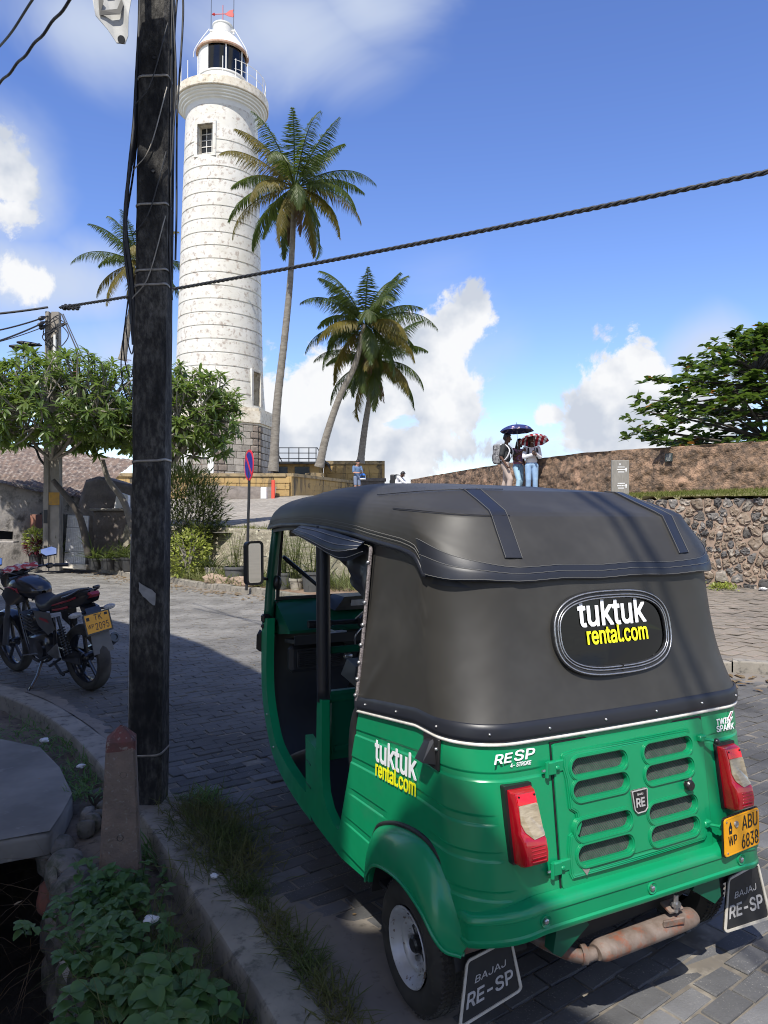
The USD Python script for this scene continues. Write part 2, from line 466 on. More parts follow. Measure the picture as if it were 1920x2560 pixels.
mat('engine_dark', (0.010, 0.010, 0.010), (0.022, 0.020, 0.018), scale=9, rough=0.7)
mat('thread_white', (0.16, 0.158, 0.15), rough=0.8)
mat('velcro', (0.34, 0.30, 0.30), (0.16, 0.14, 0.14), scale=140, ramp=(0.42, 0.58), rough=0.95, bump=0.8, bscale=300, bdist=0.003)
mat('mirror_glass', (0.9, 0.9, 0.9), rough=0.02, metallic=1.0)
mat('paper_white', (0.6, 0.62, 0.64), rough=0.7)
mat('sticker_grey', (0.20, 0.19, 0.17), rough=0.6)
pane('tinted_pane', (0.012, 0.015, 0.012), 0.03, 1.42)
pane('clear_pane', (0.80, 0.83, 0.80), 0.02, 1.5)

# ================================================================ ground, road, kerbs, drain
def at(u, v, Y):
    """World point seen at column u, row v of a 1920 x 2560 frame, Y metres ahead."""
    d = np.array([(u - 960) / FPX, 1.0, -(v - 1280) / FPX])
    d = d[0] * _r2 + d[1] * _f - (-d[2]) * 0 * _u2 + d[2] * _u2
    return np.array([0, 0, EYE]) + d * (Y / d[1])


mat('soil', (0.105, 0.085, 0.065), (0.16, 0.132, 0.10), scale=5, rough=0.95, bump=0.6, bscale=30, bdist=0.01, c3=(0.045, 0.038, 0.028), scale3=14, ramp3=(0.52, 0.66))
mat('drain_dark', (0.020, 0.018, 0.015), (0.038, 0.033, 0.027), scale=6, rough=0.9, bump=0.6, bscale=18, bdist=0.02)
mat('joint_sand', (0.19, 0.165, 0.13), (0.11, 0.098, 0.082), scale=3, rough=0.95, c3=(0.24, 0.215, 0.175), scale3=11, ramp3=(0.5, 0.7))
def paver_material(name, var):
    """Dark setts, painted paler up the street to stand in for brighter sunlight."""
    n = {'geo': ('geometry', {}), 'oi': ('object_info', {}), 'sep': ('separate_xyz', {}), 'p': ('principled_bsdf', {'specular_ior_level': 0.22}),
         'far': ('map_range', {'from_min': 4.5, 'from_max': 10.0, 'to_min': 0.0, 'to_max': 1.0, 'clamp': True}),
         'base': ('mix', {'color1': (0.098, 0.098, 0.099), 'color2': (0.255, 0.244, 0.222)}),  # near and far base colours; the paler one carries the sunlit look
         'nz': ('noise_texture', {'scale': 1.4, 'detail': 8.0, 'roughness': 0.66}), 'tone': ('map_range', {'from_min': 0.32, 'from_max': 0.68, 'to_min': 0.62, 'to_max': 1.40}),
         'mi': ('map_range', {'from_min': 0.0, 'from_max': 1.0, 'to_min': 0.70, 'to_max': 1.30}), 'mul': ('math', {'math_type': 'multiply'}), 'hv': ('hsv', {}),
         'sp': ('noise_texture', {'scale': 130.0, 'detail': 3.0, 'roughness': 0.6}), 'spr': ('map_range', {'from_min': 0.60, 'from_max': 0.70, 'to_min': 0.0, 'to_max': 0.75, 'clamp': True}),
         'pat': ('noise_texture', {'scale': 5.0, 'detail': 5.0, 'roughness': 0.6}), 'patr': ('map_range', {'from_min': 0.42, 'from_max': 0.62, 'to_min': 0.0, 'to_max': 1.0, 'clamp': True}), 'spm': ('math', {'math_type': 'multiply'}),
         'mx': ('mix', {'color2': (0.34, 0.32, 0.29)}), 'rg': ('map_range', {'from_min': 0.3, 'from_max': 0.7, 'to_min': 0.62, 'to_max': 0.88}),
         'nb': ('noise_texture', {'scale': 160.0, 'detail': 5.0, 'roughness': 0.65}), 'nb2': ('noise_texture', {'scale': 28.0, 'detail': 3.0}), 'ba': ('math', {'math_type': 'add'}), 'bu': ('bump', {'strength': 0.75, 'distance': 0.0026})}
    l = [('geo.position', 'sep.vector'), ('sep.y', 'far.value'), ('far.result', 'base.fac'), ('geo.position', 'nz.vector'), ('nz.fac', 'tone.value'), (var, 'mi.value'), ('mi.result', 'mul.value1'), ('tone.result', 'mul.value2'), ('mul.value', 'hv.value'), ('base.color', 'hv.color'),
         ('geo.position', 'sp.vector'), ('sp.fac', 'spr.value'), ('geo.position', 'pat.vector'), ('pat.fac', 'patr.value'), ('spr.result', 'spm.value1'), ('patr.result', 'spm.value2'), ('spm.value', 'mx.fac'), ('hv.color', 'mx.color1'), ('mx.color', 'p.base_color'), ('nz.fac', 'rg.value'), ('rg.result', 'p.roughness'),
         ('geo.position', 'nb.vector'), ('geo.position', 'nb2.vector'), ('nb.fac', 'ba.value1'), ('nb2.fac', 'ba.value2'), ('ba.value', 'bu.height'), ('bu.normal', 'p.normal')]
    MATS[name] = usdkit.material(stage, '/World/Looks/' + name, n, l, surface='p.BSDF')


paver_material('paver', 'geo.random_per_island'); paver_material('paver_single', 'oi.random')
mat('paver_pale', (0.30, 0.26, 0.21), (0.20, 0.175, 0.145), scale=1.1, rough=0.9, spec=.15, island=0.22, c3=(0.33, 0.27, 0.22), scale3=6, ramp3=(0.52, 0.66), bump=0.5, bscale=60, bdist=0.004)
mat('dirt', (0.20, 0.175, 0.145), (0.155, 0.138, 0.118), scale=4, rough=0.97, c3=(0.10, 0.09, 0.075), scale3=22, ramp3=(0.56, 0.72), bump=0.5, bscale=80, bdist=0.003)
mat('red_soil', (0.20, 0.115, 0.075), (0.27, 0.19, 0.14), scale=3, rough=0.97, bump=0.5, bscale=20, bdist=0.01, c3=(0.38, 0.32, 0.24), scale3=18, ramp3=(0.6, 0.7))
mat('concrete', (0.20, 0.188, 0.165), (0.135, 0.126, 0.112), scale=3, rough=0.9, c3=(0.075, 0.070, 0.062), scale3=9, ramp3=(0.52, 0.72), bump=0.5, bscale=60, bdist=0.004)
mat('kerb_concrete', (0.27, 0.245, 0.205), (0.18, 0.165, 0.14), scale=4, rough=0.92, c3=(0.08, 0.075, 0.065), scale3=16, ramp3=(0.54, 0.72), bump=0.6, bscale=70, bdist=0.004)
mat('slab_concrete', (0.21, 0.198, 0.175), (0.13, 0.123, 0.11), scale=2.2, rough=0.9, c3=(0.26, 0.245, 0.215), scale3=6, ramp3=(0.60, 0.74), bump=0.5, bscale=45, bdist=0.005)
mat('pavement_grey', (0.29, 0.26, 0.22), (0.20, 0.182, 0.155), scale=0.9, rough=0.92, c3=(0.36, 0.34, 0.30), scale3=7, ramp3=(0.5, 0.7), bump=0.7, bscale=9, bdist=0.03, stretch=(1, .6, 1), spec=.1)
mat('earth_far', (0.13, 0.115, 0.075), (0.18, 0.155, 0.11), scale=0.5, rough=0.95)

KIN = [(4.2, -6.0), (2.2, -2.6), (1.05, -.4), (.33, .95), (-.12, 1.78), (-.36, 2.277), (-.713, 2.866), (-1.08, 3.479), (-1.71, 4.44), (-2.465, 5.45), (-3.37, 6.33), (-5.2, 7.6), (-8, 9.3), (-14, 12.5)]
KOUT = [(4.4, -5.9), (2.38, -2.5), (1.22, -.3), (.5, 1.05), (.04, 1.88), (-.204, 2.33), (-.555, 2.93), (-.912, 3.56), (-1.54, 4.52), (-2.30, 5.53), (-3.22, 6.46), (-5.05, 7.75), (-7.9, 9.45), (-13.9, 12.7)]
FAR = [(-15, 26.5), (-8.44, 20.46), (-6.25, 17.96), (-5.08, 16.85), (-3.84, 15.4), (-2.24, 13.97), (-.2, 11.6), (1.6, 9.4), (2.6, 8.1), (3.2, 7.45), (3.78, 7.11), (6, 6.45), (10, 5.6), (16, 4.6)]
kin, kout, far = spline(KIN, 160), spline(KOUT, 160), spline(FAR, 160)
ROADP = Polygon(list(kout[:, :2]) + [(-19, 22)] + list(far[:, :2]) + [(16, -6)])
DRAIN = Polygon([(2.2, -6), (.62, -1.2), (.02, .3), (-.42, 1.3), (-.95, 2.42), (-1.07, 2.66), (-1.33, 3.137), (-1.62, 3.58), (-1.78, 3.8), (-2.1, 4.6), (-3.6, 5.0), (-3.3, 3.9), (-2.2, 2.6), (-1.3, .3), (.6, -6)])
G = tag(MB().sheet(sbox(-320, -200, 320, 420).difference(DRAIN.buffer(.02)).difference(ROADP.buffer(-.05)), -.16).build('ground', 'earth_far'), kind='structure')
# road: sand bed and stone setts
ROAD = tag(UsdGeom.Xform.Define(stage, '/World/road').GetPrim(), kind='structure')
MB().sheet(ROADP, -.007).build('sand_bed', 'joint_sand', ROAD)
ANG = math.radians(36)
ex, ey = np.array([math.cos(ANG), math.sin(ANG)]), np.array([-math.sin(ANG), math.cos(ANG)])
PO = np.array([1.338, 2.668])


def setts(poly, L, Wd, zf, jx=.006, seed=0, ymax=40, bev=.0035, keep=None):
    r = np.random.default_rng(seed)
    b = np.array(poly.exterior.coords) - PO
    a0, a1 = (b @ ex).min(), (b @ ex).max(); c0, c1 = (b @ ey).min(), (b @ ey).max()
    out = []
    for j in range(int(c0 / Wd) - 1, int(c1 / Wd) + 2):
        off = (.5 if j % 2 else 0) + r.normal(0, .07)
        i = np.arange(int(a0 / L) - 1, int(a1 / L) + 2)
        out.append(np.column_stack([(i + off) * L + r.normal(0, .004, len(i)), np.full(len(i), (j + .5) * Wd)]))
    c = np.vstack(out)
    xy = PO + c[:, :1] * ex + c[:, 1:] * ey
    m = shapely.contains_xy(poly.buffer(-.05), xy[:, 0], xy[:, 1]) & (np.abs(xy[:, 0]) < .60 * xy[:, 1] + .6) & (xy[:, 1] > 1.4) & (xy[:, 1] < ymax)
    if keep is not None:
        m &= keep(xy)
    xy = xy[m]; n = len(xy)
    hx = L / 2 - jx + r.normal(0, .0025, n); hy = Wd / 2 - jx * .9 + r.normal(0, .0018, n)
    z = zf(xy) + r.normal(0, .0026, n) - .006 * (r.random(n) < .03)
    tx, ty = r.normal(0, .016, n), r.normal(0, .020, n); yaw = r.normal(0, .017, n)
    V = []
    for s_, dz in ((1.0, -.014), (1.0, -.004), (None, 0.0)):
        for sx, sy in ((-1, -1), (1, -1), (1, 1), (-1, 1)):
            jx_, jy_ = r.normal(0, .0016, n), r.normal(0, .0016, n)
            lx = sx * (hx if s_ else hx - bev) + jx_; ly = sy * (hy if s_ else hy - bev) + jy_
            cx = lx * np.cos(yaw) - ly * np.sin(yaw); cy = lx * np.sin(yaw) + ly * np.cos(yaw)
            p = xy + cx[:, None] * ex + cy[:, None] * ey
            V.append(np.column_stack([p, z + dz + tx * lx + ty * ly]))
    V = np.stack(V, 1)
    F = [[8, 9, 10, 11]]
    for a_ in (0, 4):
        F += [[a_ + k, a_ + (k + 1) % 4, a_ + 4 + (k + 1) % 4, a_ + 4 + k] for k in range(4)]
    return xy, V, np.array(F)


xy, V, F = setts(ROADP, .188, .0885, lambda p: np.zeros(len(p)), seed=3, ymax=23, jx=.005)
# the ones that show largest, by how big they come out from where the photograph was taken
tukp = Polygon([(.05, 2.35), (1.05, 2.85), (.35, 4.6), (-.75, 4.2)])
size = np.where(shapely.contains_xy(tukp, xy[:, 0], xy[:, 1]) | (np.abs(xy[:, 0]) > .53 * xy[:, 1]), 0, 1) / np.hypot(xy[:, 0], xy[:, 1]) ** 2
order = np.argsort(-size)
for i in order[:300]:
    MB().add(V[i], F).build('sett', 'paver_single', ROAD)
m = MB()
for i in order[300:]:
    m.add(V[i], F)
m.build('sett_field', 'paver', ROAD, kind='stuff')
# blown sand along the drain kerb that buries some of the setts
n1, n2 = 420, 44
ks = spline(KOUT, n1)[:, :2]
tg = np.gradient(ks, axis=0); nn = np.column_stack([tg[:, 1], -tg[:, 0]]); nn /= np.linalg.norm(nn, axis=1, keepdims=True)
d = np.linspace(-.01, 1.1, n2)
P = ks[:, None] + nn[:, None] * d[None, :, None]
wid = np.interp(P[..., 1], [0, 2.0, 2.8, 3.3, 4.0, 5.0, 6.4, 8], [.75, .75, .52, .30, .10, .12, .24, .10])
z = .012 - .030 * d[None] / wid + .050 * fb(np.dstack([P, 0 * P[..., 0]]), 3.2, 4, 21)
z = np.minimum(z, .014 + .01 * fb(np.dstack([P, 0 * P[..., 0]]), 9, 3, 5))
tag(MB().grid(np.dstack([P, z])).build('sand_drift', 'dirt', smooth=True), kind='structure')
# sand and litter below the far kerb
ks = spline(FAR, 300)[:, :2]
tg = np.gradient(ks, axis=0); nn = np.column_stack([tg[:, 1], -tg[:, 0]]); nn /= np.linalg.norm(nn, axis=1, keepdims=True)
d = np.linspace(-.01, .8, 24)
P = ks[:, None] + nn[:, None] * d[None, :, None]
z = .016 - .045 * d[None] / .5 + .05 * fb(np.dstack([P, 0 * P[..., 0]]), 2.0, 4, 8)
tag(MB().grid(np.dstack([P, np.minimum(z, .02)])).build('sand_drift', 'dirt', smooth=True), kind='structure')


def kerb(name, inner, outer, z0, z1, mtl, seg, seed, notch=.02, label=None, rough=.006):
    """A row of kerb stones between two lines; every stone its own piece."""
    r = np.random.default_rng(seed)
    K = tag(UsdGeom.Xform.Define(stage, numbered('/World', name)).GetPrim(), kind='structure')
    s_ = np.r_[0, np.cumsum(np.linalg.norm(np.diff(inner[:, :2], axis=0), axis=1))]
    at_ = [0.0]
    while at_[-1] < s_[-1]:
        at_.append(at_[-1] + seg * r.uniform(.8, 1.25))
    for a_, b_ in zip(at_[:-1], at_[1:]):
        t = np.linspace(a_ + .006, min(b_ - .006, s_[-1]), 9)
        I = np.column_stack([np.interp(t, s_, inner[:, k]) for k in (0, 1)]); O = np.column_stack([np.interp(t, s_, outer[:, k]) for k in (0, 1)])
        if (I[:, 1].max() < .6) or (np.abs(I[:, 0]) > .62 * I[:, 1] + 2.5).all():
            continue
        zz = r.normal(0, .005)
        rows = []
        for w, z_ in ((0, z0), (0, z1 - .02), (.05, z1 - .004), (.12, z1), (.35, z1 + .001), (.65, z1), (.88, z1), (.95, z1 - .004), (1, z1 - .02), (1, z0)):
            p = I * (1 - w) + O * w
            q = np.column_stack([p, np.full(9, z_ + zz)])
            q += rough * fb(q, 9, 3, seed)[:, None] * np.array([1.5, 1.5, 1.0])
            rows.append(q)
        rows = np.array(rows)
        m = MB().grid(rows, flip=True)
        for e in (0, 8):
            c = rows[:, e]; m.add(np.vstack([c, c.mean(0)]), [[k, (k + 1) % 10, 10] for k in range(10)])
        m.build('kerb_stone', mtl, K, 40)
    return K


kerb('drain_kerb', kin, kout, -.32, .015, 'kerb_concrete', 1.6, 4)
_fi = far.copy(); tg = np.gradient(far[:, :2], axis=0); nn = np.column_stack([-tg[:, 1], tg[:, 0]]); nn /= np.linalg.norm(nn, axis=1, keepdims=True)
_fi[:, :2] += nn * .14
kerb('far_kerb', _fi, far, -.1, .13, 'kerb_concrete', .55, 9, rough=.02)
# planting strip behind the far kerb, pavement on the right
strip = np.array([[(p[0], p[1], .10) for p in _fi[:, :2]], [(p[0] + q[0] * 2.6, p[1] + q[1] * 2.6, .22) for p, q in zip(_fi[:, :2], nn)]])
SG = np.array([strip[0] * (1 - u) + strip[1] * u for u in np.linspace(0, 1, 30)])
SG[..., 2] += .05 * fb(SG, 2.5, 4, 31)
keep = SG[0][:-1, 0] < 2.3
tag(MB().grid(SG[:, :np.argmin(keep) + 1]).build('planting_strip', 'red_soil', smooth=True), kind='structure')
WL = [(1.6, 14.2), (3.2, 13.65), (4.6, 13.2), (7.0, 12.3), (9.5, 11.5), (14, 10.2)]
wl = spline(WL, 60)
SWP = Polygon([tuple(p) for p in _fi[:, :2] if p[0] > 1.6 and p[0] < 15] + [(15, 10), (14, 10.25)] + [tuple(p) for p in wl[::-1, :2]])
SWP = SWP if SWP.is_valid else SWP.buffer(0)
fl_ = LineString(_fi[:, :2])


def swz(p):
    p = np.atleast_2d(p)
    return .125 + .038 * shapely.distance(shapely.points(p[:, 0], p[:, 1]), fl_)


SW = tag(UsdGeom.Xform.Define(stage, '/World/pavement').GetPrim(), kind='structure')
gx, gy = np.meshgrid(np.arange(1.2, 12, .12), np.arange(5.2, 14.6, .12), indexing='ij')
pz = swz(np.column_stack([gx.ravel(), gy.ravel()])).reshape(gx.shape) - .006 + .03 * np.maximum(0, fb(np.dstack([gx, gy, 0 * gx]), .9, 3, 6))
cm = shapely.contains_xy(SWP.buffer(.06), (gx[:-1, :-1] + gx[1:, 1:]) / 2, (gy[:-1, :-1] + gy[1:, 1:]) / 2)
MB().grid(np.dstack([gx, gy, pz]), mask=cm).build('sand_bed', 'dirt', SW, True)
xy, V, F = setts(SWP, .30, .16, lambda p: swz(p) + .004, .008, 12, 20, .012)
order = np.argsort(np.hypot(xy[:, 0], xy[:, 1]))
vis = xy[:, 0] > .42 * xy[:, 1]
order = np.r_[order[vis[order]], order[~vis[order]]]
for i in order[:150]:
    MB().add(V[i], F).build('paving_stone', 'paver_pale', SW)
m = MB()
for i in order[150:]:
    m.add(V[i], F)
m.build('paving_field', 'paver_pale', SW, kind='stuff')

# verge between the kerb and the drain, lumpy earth
gx, gy = np.meshgrid(np.arange(-9, .9, .035), np.arange(.2, 9.2, .035), indexing='ij')
vp = Polygon(list(kin[:, :2]) + [(-14, 9), (-9, .2), (-2, .2), (0, -6)]).buffer(0).difference(DRAIN)
P = np.dstack([gx, gy, 0 * gx])
z = -.115 + .10 * fb(P, 2.2, 5, 3) + .03 * fb(P, 9, 3, 4) - .02
cm = shapely.contains_xy(vp.buffer(.03), (gx[:-1, :-1] + gx[1:, 1:]) / 2, (gy[:-1, :-1] + gy[1:, 1:]) / 2)
tag(MB().grid(np.dstack([gx, gy, z]), mask=cm).build('verge', 'soil', smooth=True), kind='structure')
# open drain: floor, side walls of rough stones, concrete slab across it
DR = tag(UsdGeom.Xform.Define(stage, '/World/drain').GetPrim(), kind='structure')
gx, gy = np.meshgrid(np.arange(-4, 2.4, .08), np.arange(-1.2, 5.2, .08), indexing='ij')
z = -1.05 + .12 * fb(np.dstack([gx, gy, 0 * gx]), 2, 4, 5)
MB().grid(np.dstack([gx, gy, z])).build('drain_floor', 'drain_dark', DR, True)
ring = np.array(DRAIN.segmentize(.06).exterior.coords)
rows = []
for z_ in np.linspace(-.12, -1.1, 22):
    q = np.column_stack([ring, np.full(len(ring), z_)])
    k = fb(q, 5, 4, 6); q[:, :2] += .10 * k[:, None]
    rows.append(q)
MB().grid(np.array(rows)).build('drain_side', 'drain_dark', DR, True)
mat('drain_stone', (0.085, 0.078, 0.066), (0.14, 0.128, 0.108), scale=8, rough=0.92, objvar=0.4, c3=(0.05, 0.055, 0.035), scale3=12, ramp3=(0.5, 0.65), bump=0.7, bscale=50, bdist=0.006)
mat('brick_red', (0.24, 0.085, 0.055), (0.16, 0.08, 0.06), scale=18, rough=0.92, bump=0.5, bscale=80, bdist=0.004)
mat('lime_white', (0.45, 0.43, 0.39), (0.28, 0.26, 0.23), scale=9, rough=0.92, bump=0.6, bscale=40, bdist=0.006)


def stone_blob(r_, size, seed, lump=.25, sub=2):
    m = trimesh.creation.icosphere(sub, 1.0)
    v = np.array(m.vertices)
    v = np.sign(v) * np.abs(v) ** .8
    v *= (1 + lump * 2 * fb(v + seed * 3.1, 1.4, 3, seed))[:, None]
    return v * np.asarray(size) / 2, m.faces


line = LineString([(-1.78, 3.8), (-1.62, 3.58), (-1.33, 3.137), (-1.07, 2.66), (-.95, 2.42), (-.42, 1.3)])
k = 0
for row in range(4):
    s_ = .05 * row
    while s_ < line.length:
        w = rng.uniform(.16, .30)
        p = line.interpolate(min(s_ + w / 2, line.length)); q = line.interpolate(min(s_ + w / 2 + .01, line.length + .01))
        a_ = math.atan2(q.y - p.y, q.x - p.x)
        v, f = stone_blob(rng, (w * 1.06, .20, .19), k + 3)
        brick = (row == 1 and k % 9 == 4)
        MB().add(v @ rotz(a_).T + [p.x + .03, p.y + .03, -.19 - row * .17], f).build('wall_stone', 'brick_red' if brick else ('lime_white' if (rng.random() < .12 and row == 1) else 'drain_stone'), DR, True)
        s_ += w; k += 1
SLP = Polygon([(-3.9, 2.55), (-1.89, 3.55), (-1.68, 3.66), (-1.72, 3.9), (-1.78, 4.16), (-2.05, 4.6), (-2.36, 4.99), (-3.4, 5.5), (-4.6, 5.7)])
sp = SLP.segmentize(.06)
m = MB()
c0 = np.array(sp.exterior.coords)[:-1]
rows = []
for ins, z_ in ((.0, -.13), (.0, -.045), (.012, -.028), (.03, -.022)):
    q = np.array(SLP.buffer(-ins).segmentize(.06).exterior.coords)[:-1]
    # same count along the outline
    t = np.linspace(0, 1, 140, endpoint=False)
    L = SLP.buffer(-ins, join_style=2).exterior
    q = np.array([L.interpolate(x, normalized=True).coords[0] for x in t])
    q = np.column_stack([q, np.full(140, z_)])
    q += .018 * fb(q, 6, 4, 15)[:, None] * [1, 1, .6]
    rows.append(q)
m.grid(np.array(rows), wrap=True, flip=True)
gx, gy = np.meshgrid(np.arange(-4.6, -1.5, .05), np.arange(2.5, 5.8, .05), indexing='ij')
cm = shapely.contains_xy(SLP.buffer(-.02), (gx[:-1, :-1] + gx[1:, 1:]) / 2, (gy[:-1, :-1] + gy[1:, 1:]) / 2)
m.sheet(SLP.buffer(-.012), -.0165)
tag(m.build('slab_bridge', 'slab_concrete', smooth=40), 'grey concrete slab laid across the drain beside the boundary stone', 'slab')
m = MB()
for k in range(9):
    p = np.array([-1.62, 3.95]) + rng.normal(0, .10, 2) + [0, k * .05]
    v, f = stone_blob(rng, rng.uniform(.06, .15, 3) * [1, 1, .7], 60 + k)
    MB().add(v + [p[0] + .05, p[1], -.09], f).build('rubble', 'drain_stone', DR, True)
# terrace: raised ground behind the retaining walls
TP = np.array([(-40, 30, 1.6), (-20, 27, 1.4), (-12, 24, 1.3), (-6, 19.6, 1.2), (-4.9, 18.4, 1.19), (-2.4, 16.0, 1.15), (.5, 14.6, 1.32), (1.6, 14.3, 1.45), (3.2, 13.72, 1.70), (4.6, 13.3, 1.86), (7, 12.4, 1.88), (9.5, 11.6, 1.9), (14, 10.3, 1.95), (30, 6, 2.0),
               (1.2, 31, 2.45), (3.4, 18.6, 2.02), (4.7, 17.2, 2.03), (7.5, 14.2, 2.08), (13, 12.6, 2.1), (30, 10, 2.2), (-4, 25, 1.68), (-8, 34, 2.25), (-3, 36, 2.55), (0, 36, 2.55), (-15, 40, 2.7), (-15, 60, 3.6), (0, 60, 2.9), (-40, 60, 3.5), (20, 60, 2.9), (20, 40, 2.6), (40, 20, 2.4), (40, 60, 2.9), (12, 22, 2.2)])
from scipy.interpolate import LinearNDInterpolator
_ti = LinearNDInterpolator(TP[:, :2], TP[:, 2])
TPOLY = Polygon([(-40, 30), (-20, 27), (-12, 24), (-6, 19.6), (-4.9, 18.4), (-2.4, 16.0), (.5, 14.6), (1.6, 14.3), (3.2, 13.72), (4.6, 13.3), (7, 12.4), (9.5, 11.6), (14, 10.3), (30, 6), (40, 20), (40, 60), (-40, 60)])


def tz(x, y):
    return float(_ti(x, y))


gx, gy = np.meshgrid(np.arange(-40, 40.1, .4), np.arange(6, 60.1, .4), indexing='ij')
zz = _ti(gx, gy); ok = ~np.isnan(zz)
cm = shapely.contains_xy(TPOLY.buffer(.25), (gx[:-1, :-1] + gx[1:, 1:]) / 2, (gy[:-1, :-1] + gy[1:, 1:]) / 2) & ok[:-1, :-1] & ok[1:, 1:] & ok[1:, :-1] & ok[:-1, 1:]
zz = np.nan_to_num(zz, nan=1.5) + .02 * fb(np.dstack([gx, gy, 0 * gx]), .8, 3, 7)
tag(MB().grid(np.dstack([gx, gy, zz]), mask=cm).build('terrace', 'pavement_grey', smooth=True), kind='structure')
# ================================================================ walls, lighthouse, house, poles, signs
mat('whitewash', (0.62, 0.605, 0.565), (0.54, 0.525, 0.475), scale=1.2, rough=0.85, c3=(0.36, 0.31, 0.27), scale3=4.2, ramp3=(0.545, 0.66), bump=0.25, bscale=14, bdist=0.02, drip=((0.50, 0.46, 0.40), 1.6, .60, .78))
mat('whitewash_clean', (0.66, 0.655, 0.63), (0.61, 0.605, 0.58), scale=2, rough=0.6)
mat('whitewash_stained', (0.64, 0.60, 0.52), (0.52, 0.46, 0.36), scale=2.5, rough=0.85, c3=(0.30, 0.25, 0.19), scale3=5, ramp3=(0.54, 0.68), bump=0.3, bscale=20, bdist=0.02)
mat('ring_shadow', (0.40, 0.37, 0.33), rough=0.9)
mat('copper_rim', (0.34, 0.19, 0.12), (0.45, 0.33, 0.25), scale=5, rough=0.6)
mat('vane_red', (0.42, 0.025, 0.022), rough=0.5)
mat('ashlar', (0.34, 0.31, 0.27), (0.27, 0.245, 0.215), scale=3, rough=0.9, objvar=0.22, c3=(0.20, 0.18, 0.155), scale3=7, ramp3=(0.54, 0.7), bump=0.3, bscale=20, bdist=0.01)
mat('quoin', (0.20, 0.165, 0.14), (0.145, 0.12, 0.10), scale=5, rough=0.92, objvar=0.25, bump=0.7, bscale=16, bdist=0.03)
mat('mortar', (0.55, 0.51, 0.45), rough=0.9)
mat('ochre_wall', (0.40, 0.27, 0.105), (0.35, 0.235, 0.10), scale=1.0, rough=0.9, c3=(0.065, 0.055, 0.04), scale3=2.2, ramp3=(0.56, 0.68), drip=((0.06, 0.052, 0.042), 2.0, .53, .66), bump=0.3, bscale=12, bdist=0.02)
mat('ochre_cap', (0.33, 0.245, 0.13), (0.22, 0.17, 0.10), scale=2, rough=0.9, c3=(0.08, 0.07, 0.05), scale3=3, ramp3=(0.52, 0.66))
mat('rampart', (0.27, 0.180, 0.120), (0.115, 0.085, 0.064), scale=11.0, detail=12, ramp=(.40, .60), rough=0.95, c3=(0.42, 0.27, 0.18), scale3=2.4, ramp3=(0.54, 0.66), bump=1.0, bscale=30, bdist=0.05, drip=((0.085, 0.068, 0.055), 3.0, .54, .68), spec=.2)
mat('mortar_pink', (0.30, 0.215, 0.16), (0.20, 0.15, 0.115), scale=4, rough=0.95, bump=0.8, bscale=40, bdist=0.01, c3=(0.16, 0.12, 0.095), scale3=5, ramp3=(0.55, 0.7))
STONE_C = [((0.10, 0.095, 0.09), (0.15, 0.14, 0.13)), ((0.19, 0.145, 0.105), (0.26, 0.21, 0.165)), ((0.065, 0.063, 0.062), (0.105, 0.10, 0.097)), ((0.25, 0.225, 0.19), (0.16, 0.14, 0.12))]
for i, (a_, b_) in enumerate(STONE_C):
    mat(f'rubble_{i}', a_, b_, scale=9, detail=9, rough=0.95, objvar=0.3, c3=(0.34, 0.29, 0.24), scale3=12, ramp3=(0.55, 0.66), spec=.2, bump=0.8, bscale=22, bdist=0.02)
mat('old_plaster', (0.27, 0.245, 0.22), (0.40, 0.37, 0.34), scale=1.6, rough=0.95, c3=(0.10, 0.092, 0.083), scale3=3.2, ramp3=(0.50, 0.66), bump=0.8, bscale=14, bdist=0.02)
mat('old_roof', (0.205, 0.145, 0.11), (0.095, 0.073, 0.062), scale=6, detail=10, rough=0.95, c3=(0.29, 0.245, 0.205), scale3=9, ramp3=(0.53, 0.62), bump=0.9, bscale=14, bdist=0.04, stretch=(1.0, .35, .6))
mat('dark_masonry', (0.115, 0.098, 0.085), (0.17, 0.145, 0.125), scale=4, rough=0.95, bump=1.0, bscale=18, bdist=0.03)
mat('terracotta', (0.30, 0.13, 0.085), (0.22, 0.11, 0.08), scale=6, rough=0.9)
mat('pole_concrete', (0.042, 0.040, 0.037), (0.185, 0.175, 0.155), scale=45, detail=12, ramp=(.42, .76), rough=0.95, c3=(0.014, 0.014, 0.0145), scale3=3.2, ramp3=(0.42, 0.64), bump=1.0, bscale=110, bdist=0.010, stretch=(1, 1, .45), drip=((0.12, 0.115, 0.10), 12.0, .62, .80), spec=.2)
mat('pole_paint', (0.20, 0.20, 0.20), (0.28, 0.28, 0.27), scale=20, rough=0.7)
mat('pole_far', (0.26, 0.235, 0.20), (0.19, 0.17, 0.145), scale=3, rough=0.9, drip=((0.11, 0.10, 0.085), 5, .5, .65))
mat('yellow_band', (0.42, 0.22, 0.03), (0.28, 0.17, 0.05), scale=12, rough=0.8)
mat('cable_black', (0.012, 0.012, 0.013), (0.025, 0.025, 0.026), scale=30, rough=0.55)
mat('grey_pvc', (0.20, 0.205, 0.215), (0.30, 0.30, 0.31), scale=10, rough=0.5)
mat('strap_steel', (0.30, 0.28, 0.25), (0.20, 0.18, 0.15), scale=25, rough=0.5, metallic=0.6)
mat('obelisk', (0.21, 0.155, 0.125), (0.14, 0.11, 0.092), scale=9, rough=0.93, c3=(0.23, 0.21, 0.185), scale3=55, ramp3=(0.58, 0.70), bump=1.0, bscale=75, bdist=0.008)
mat('obelisk_red', (0.155, 0.050, 0.042), (0.10, 0.050, 0.044), scale=16, rough=0.9, c3=(0.22, 0.185, 0.16), scale3=34, ramp3=(0.56, 0.66), bump=0.8, bscale=60, bdist=0.006)
mat('sign_red', (0.62, 0.022, 0.045), rough=0.45)
mat('sign_blue', (0.018, 0.020, 0.23), rough=0.45)
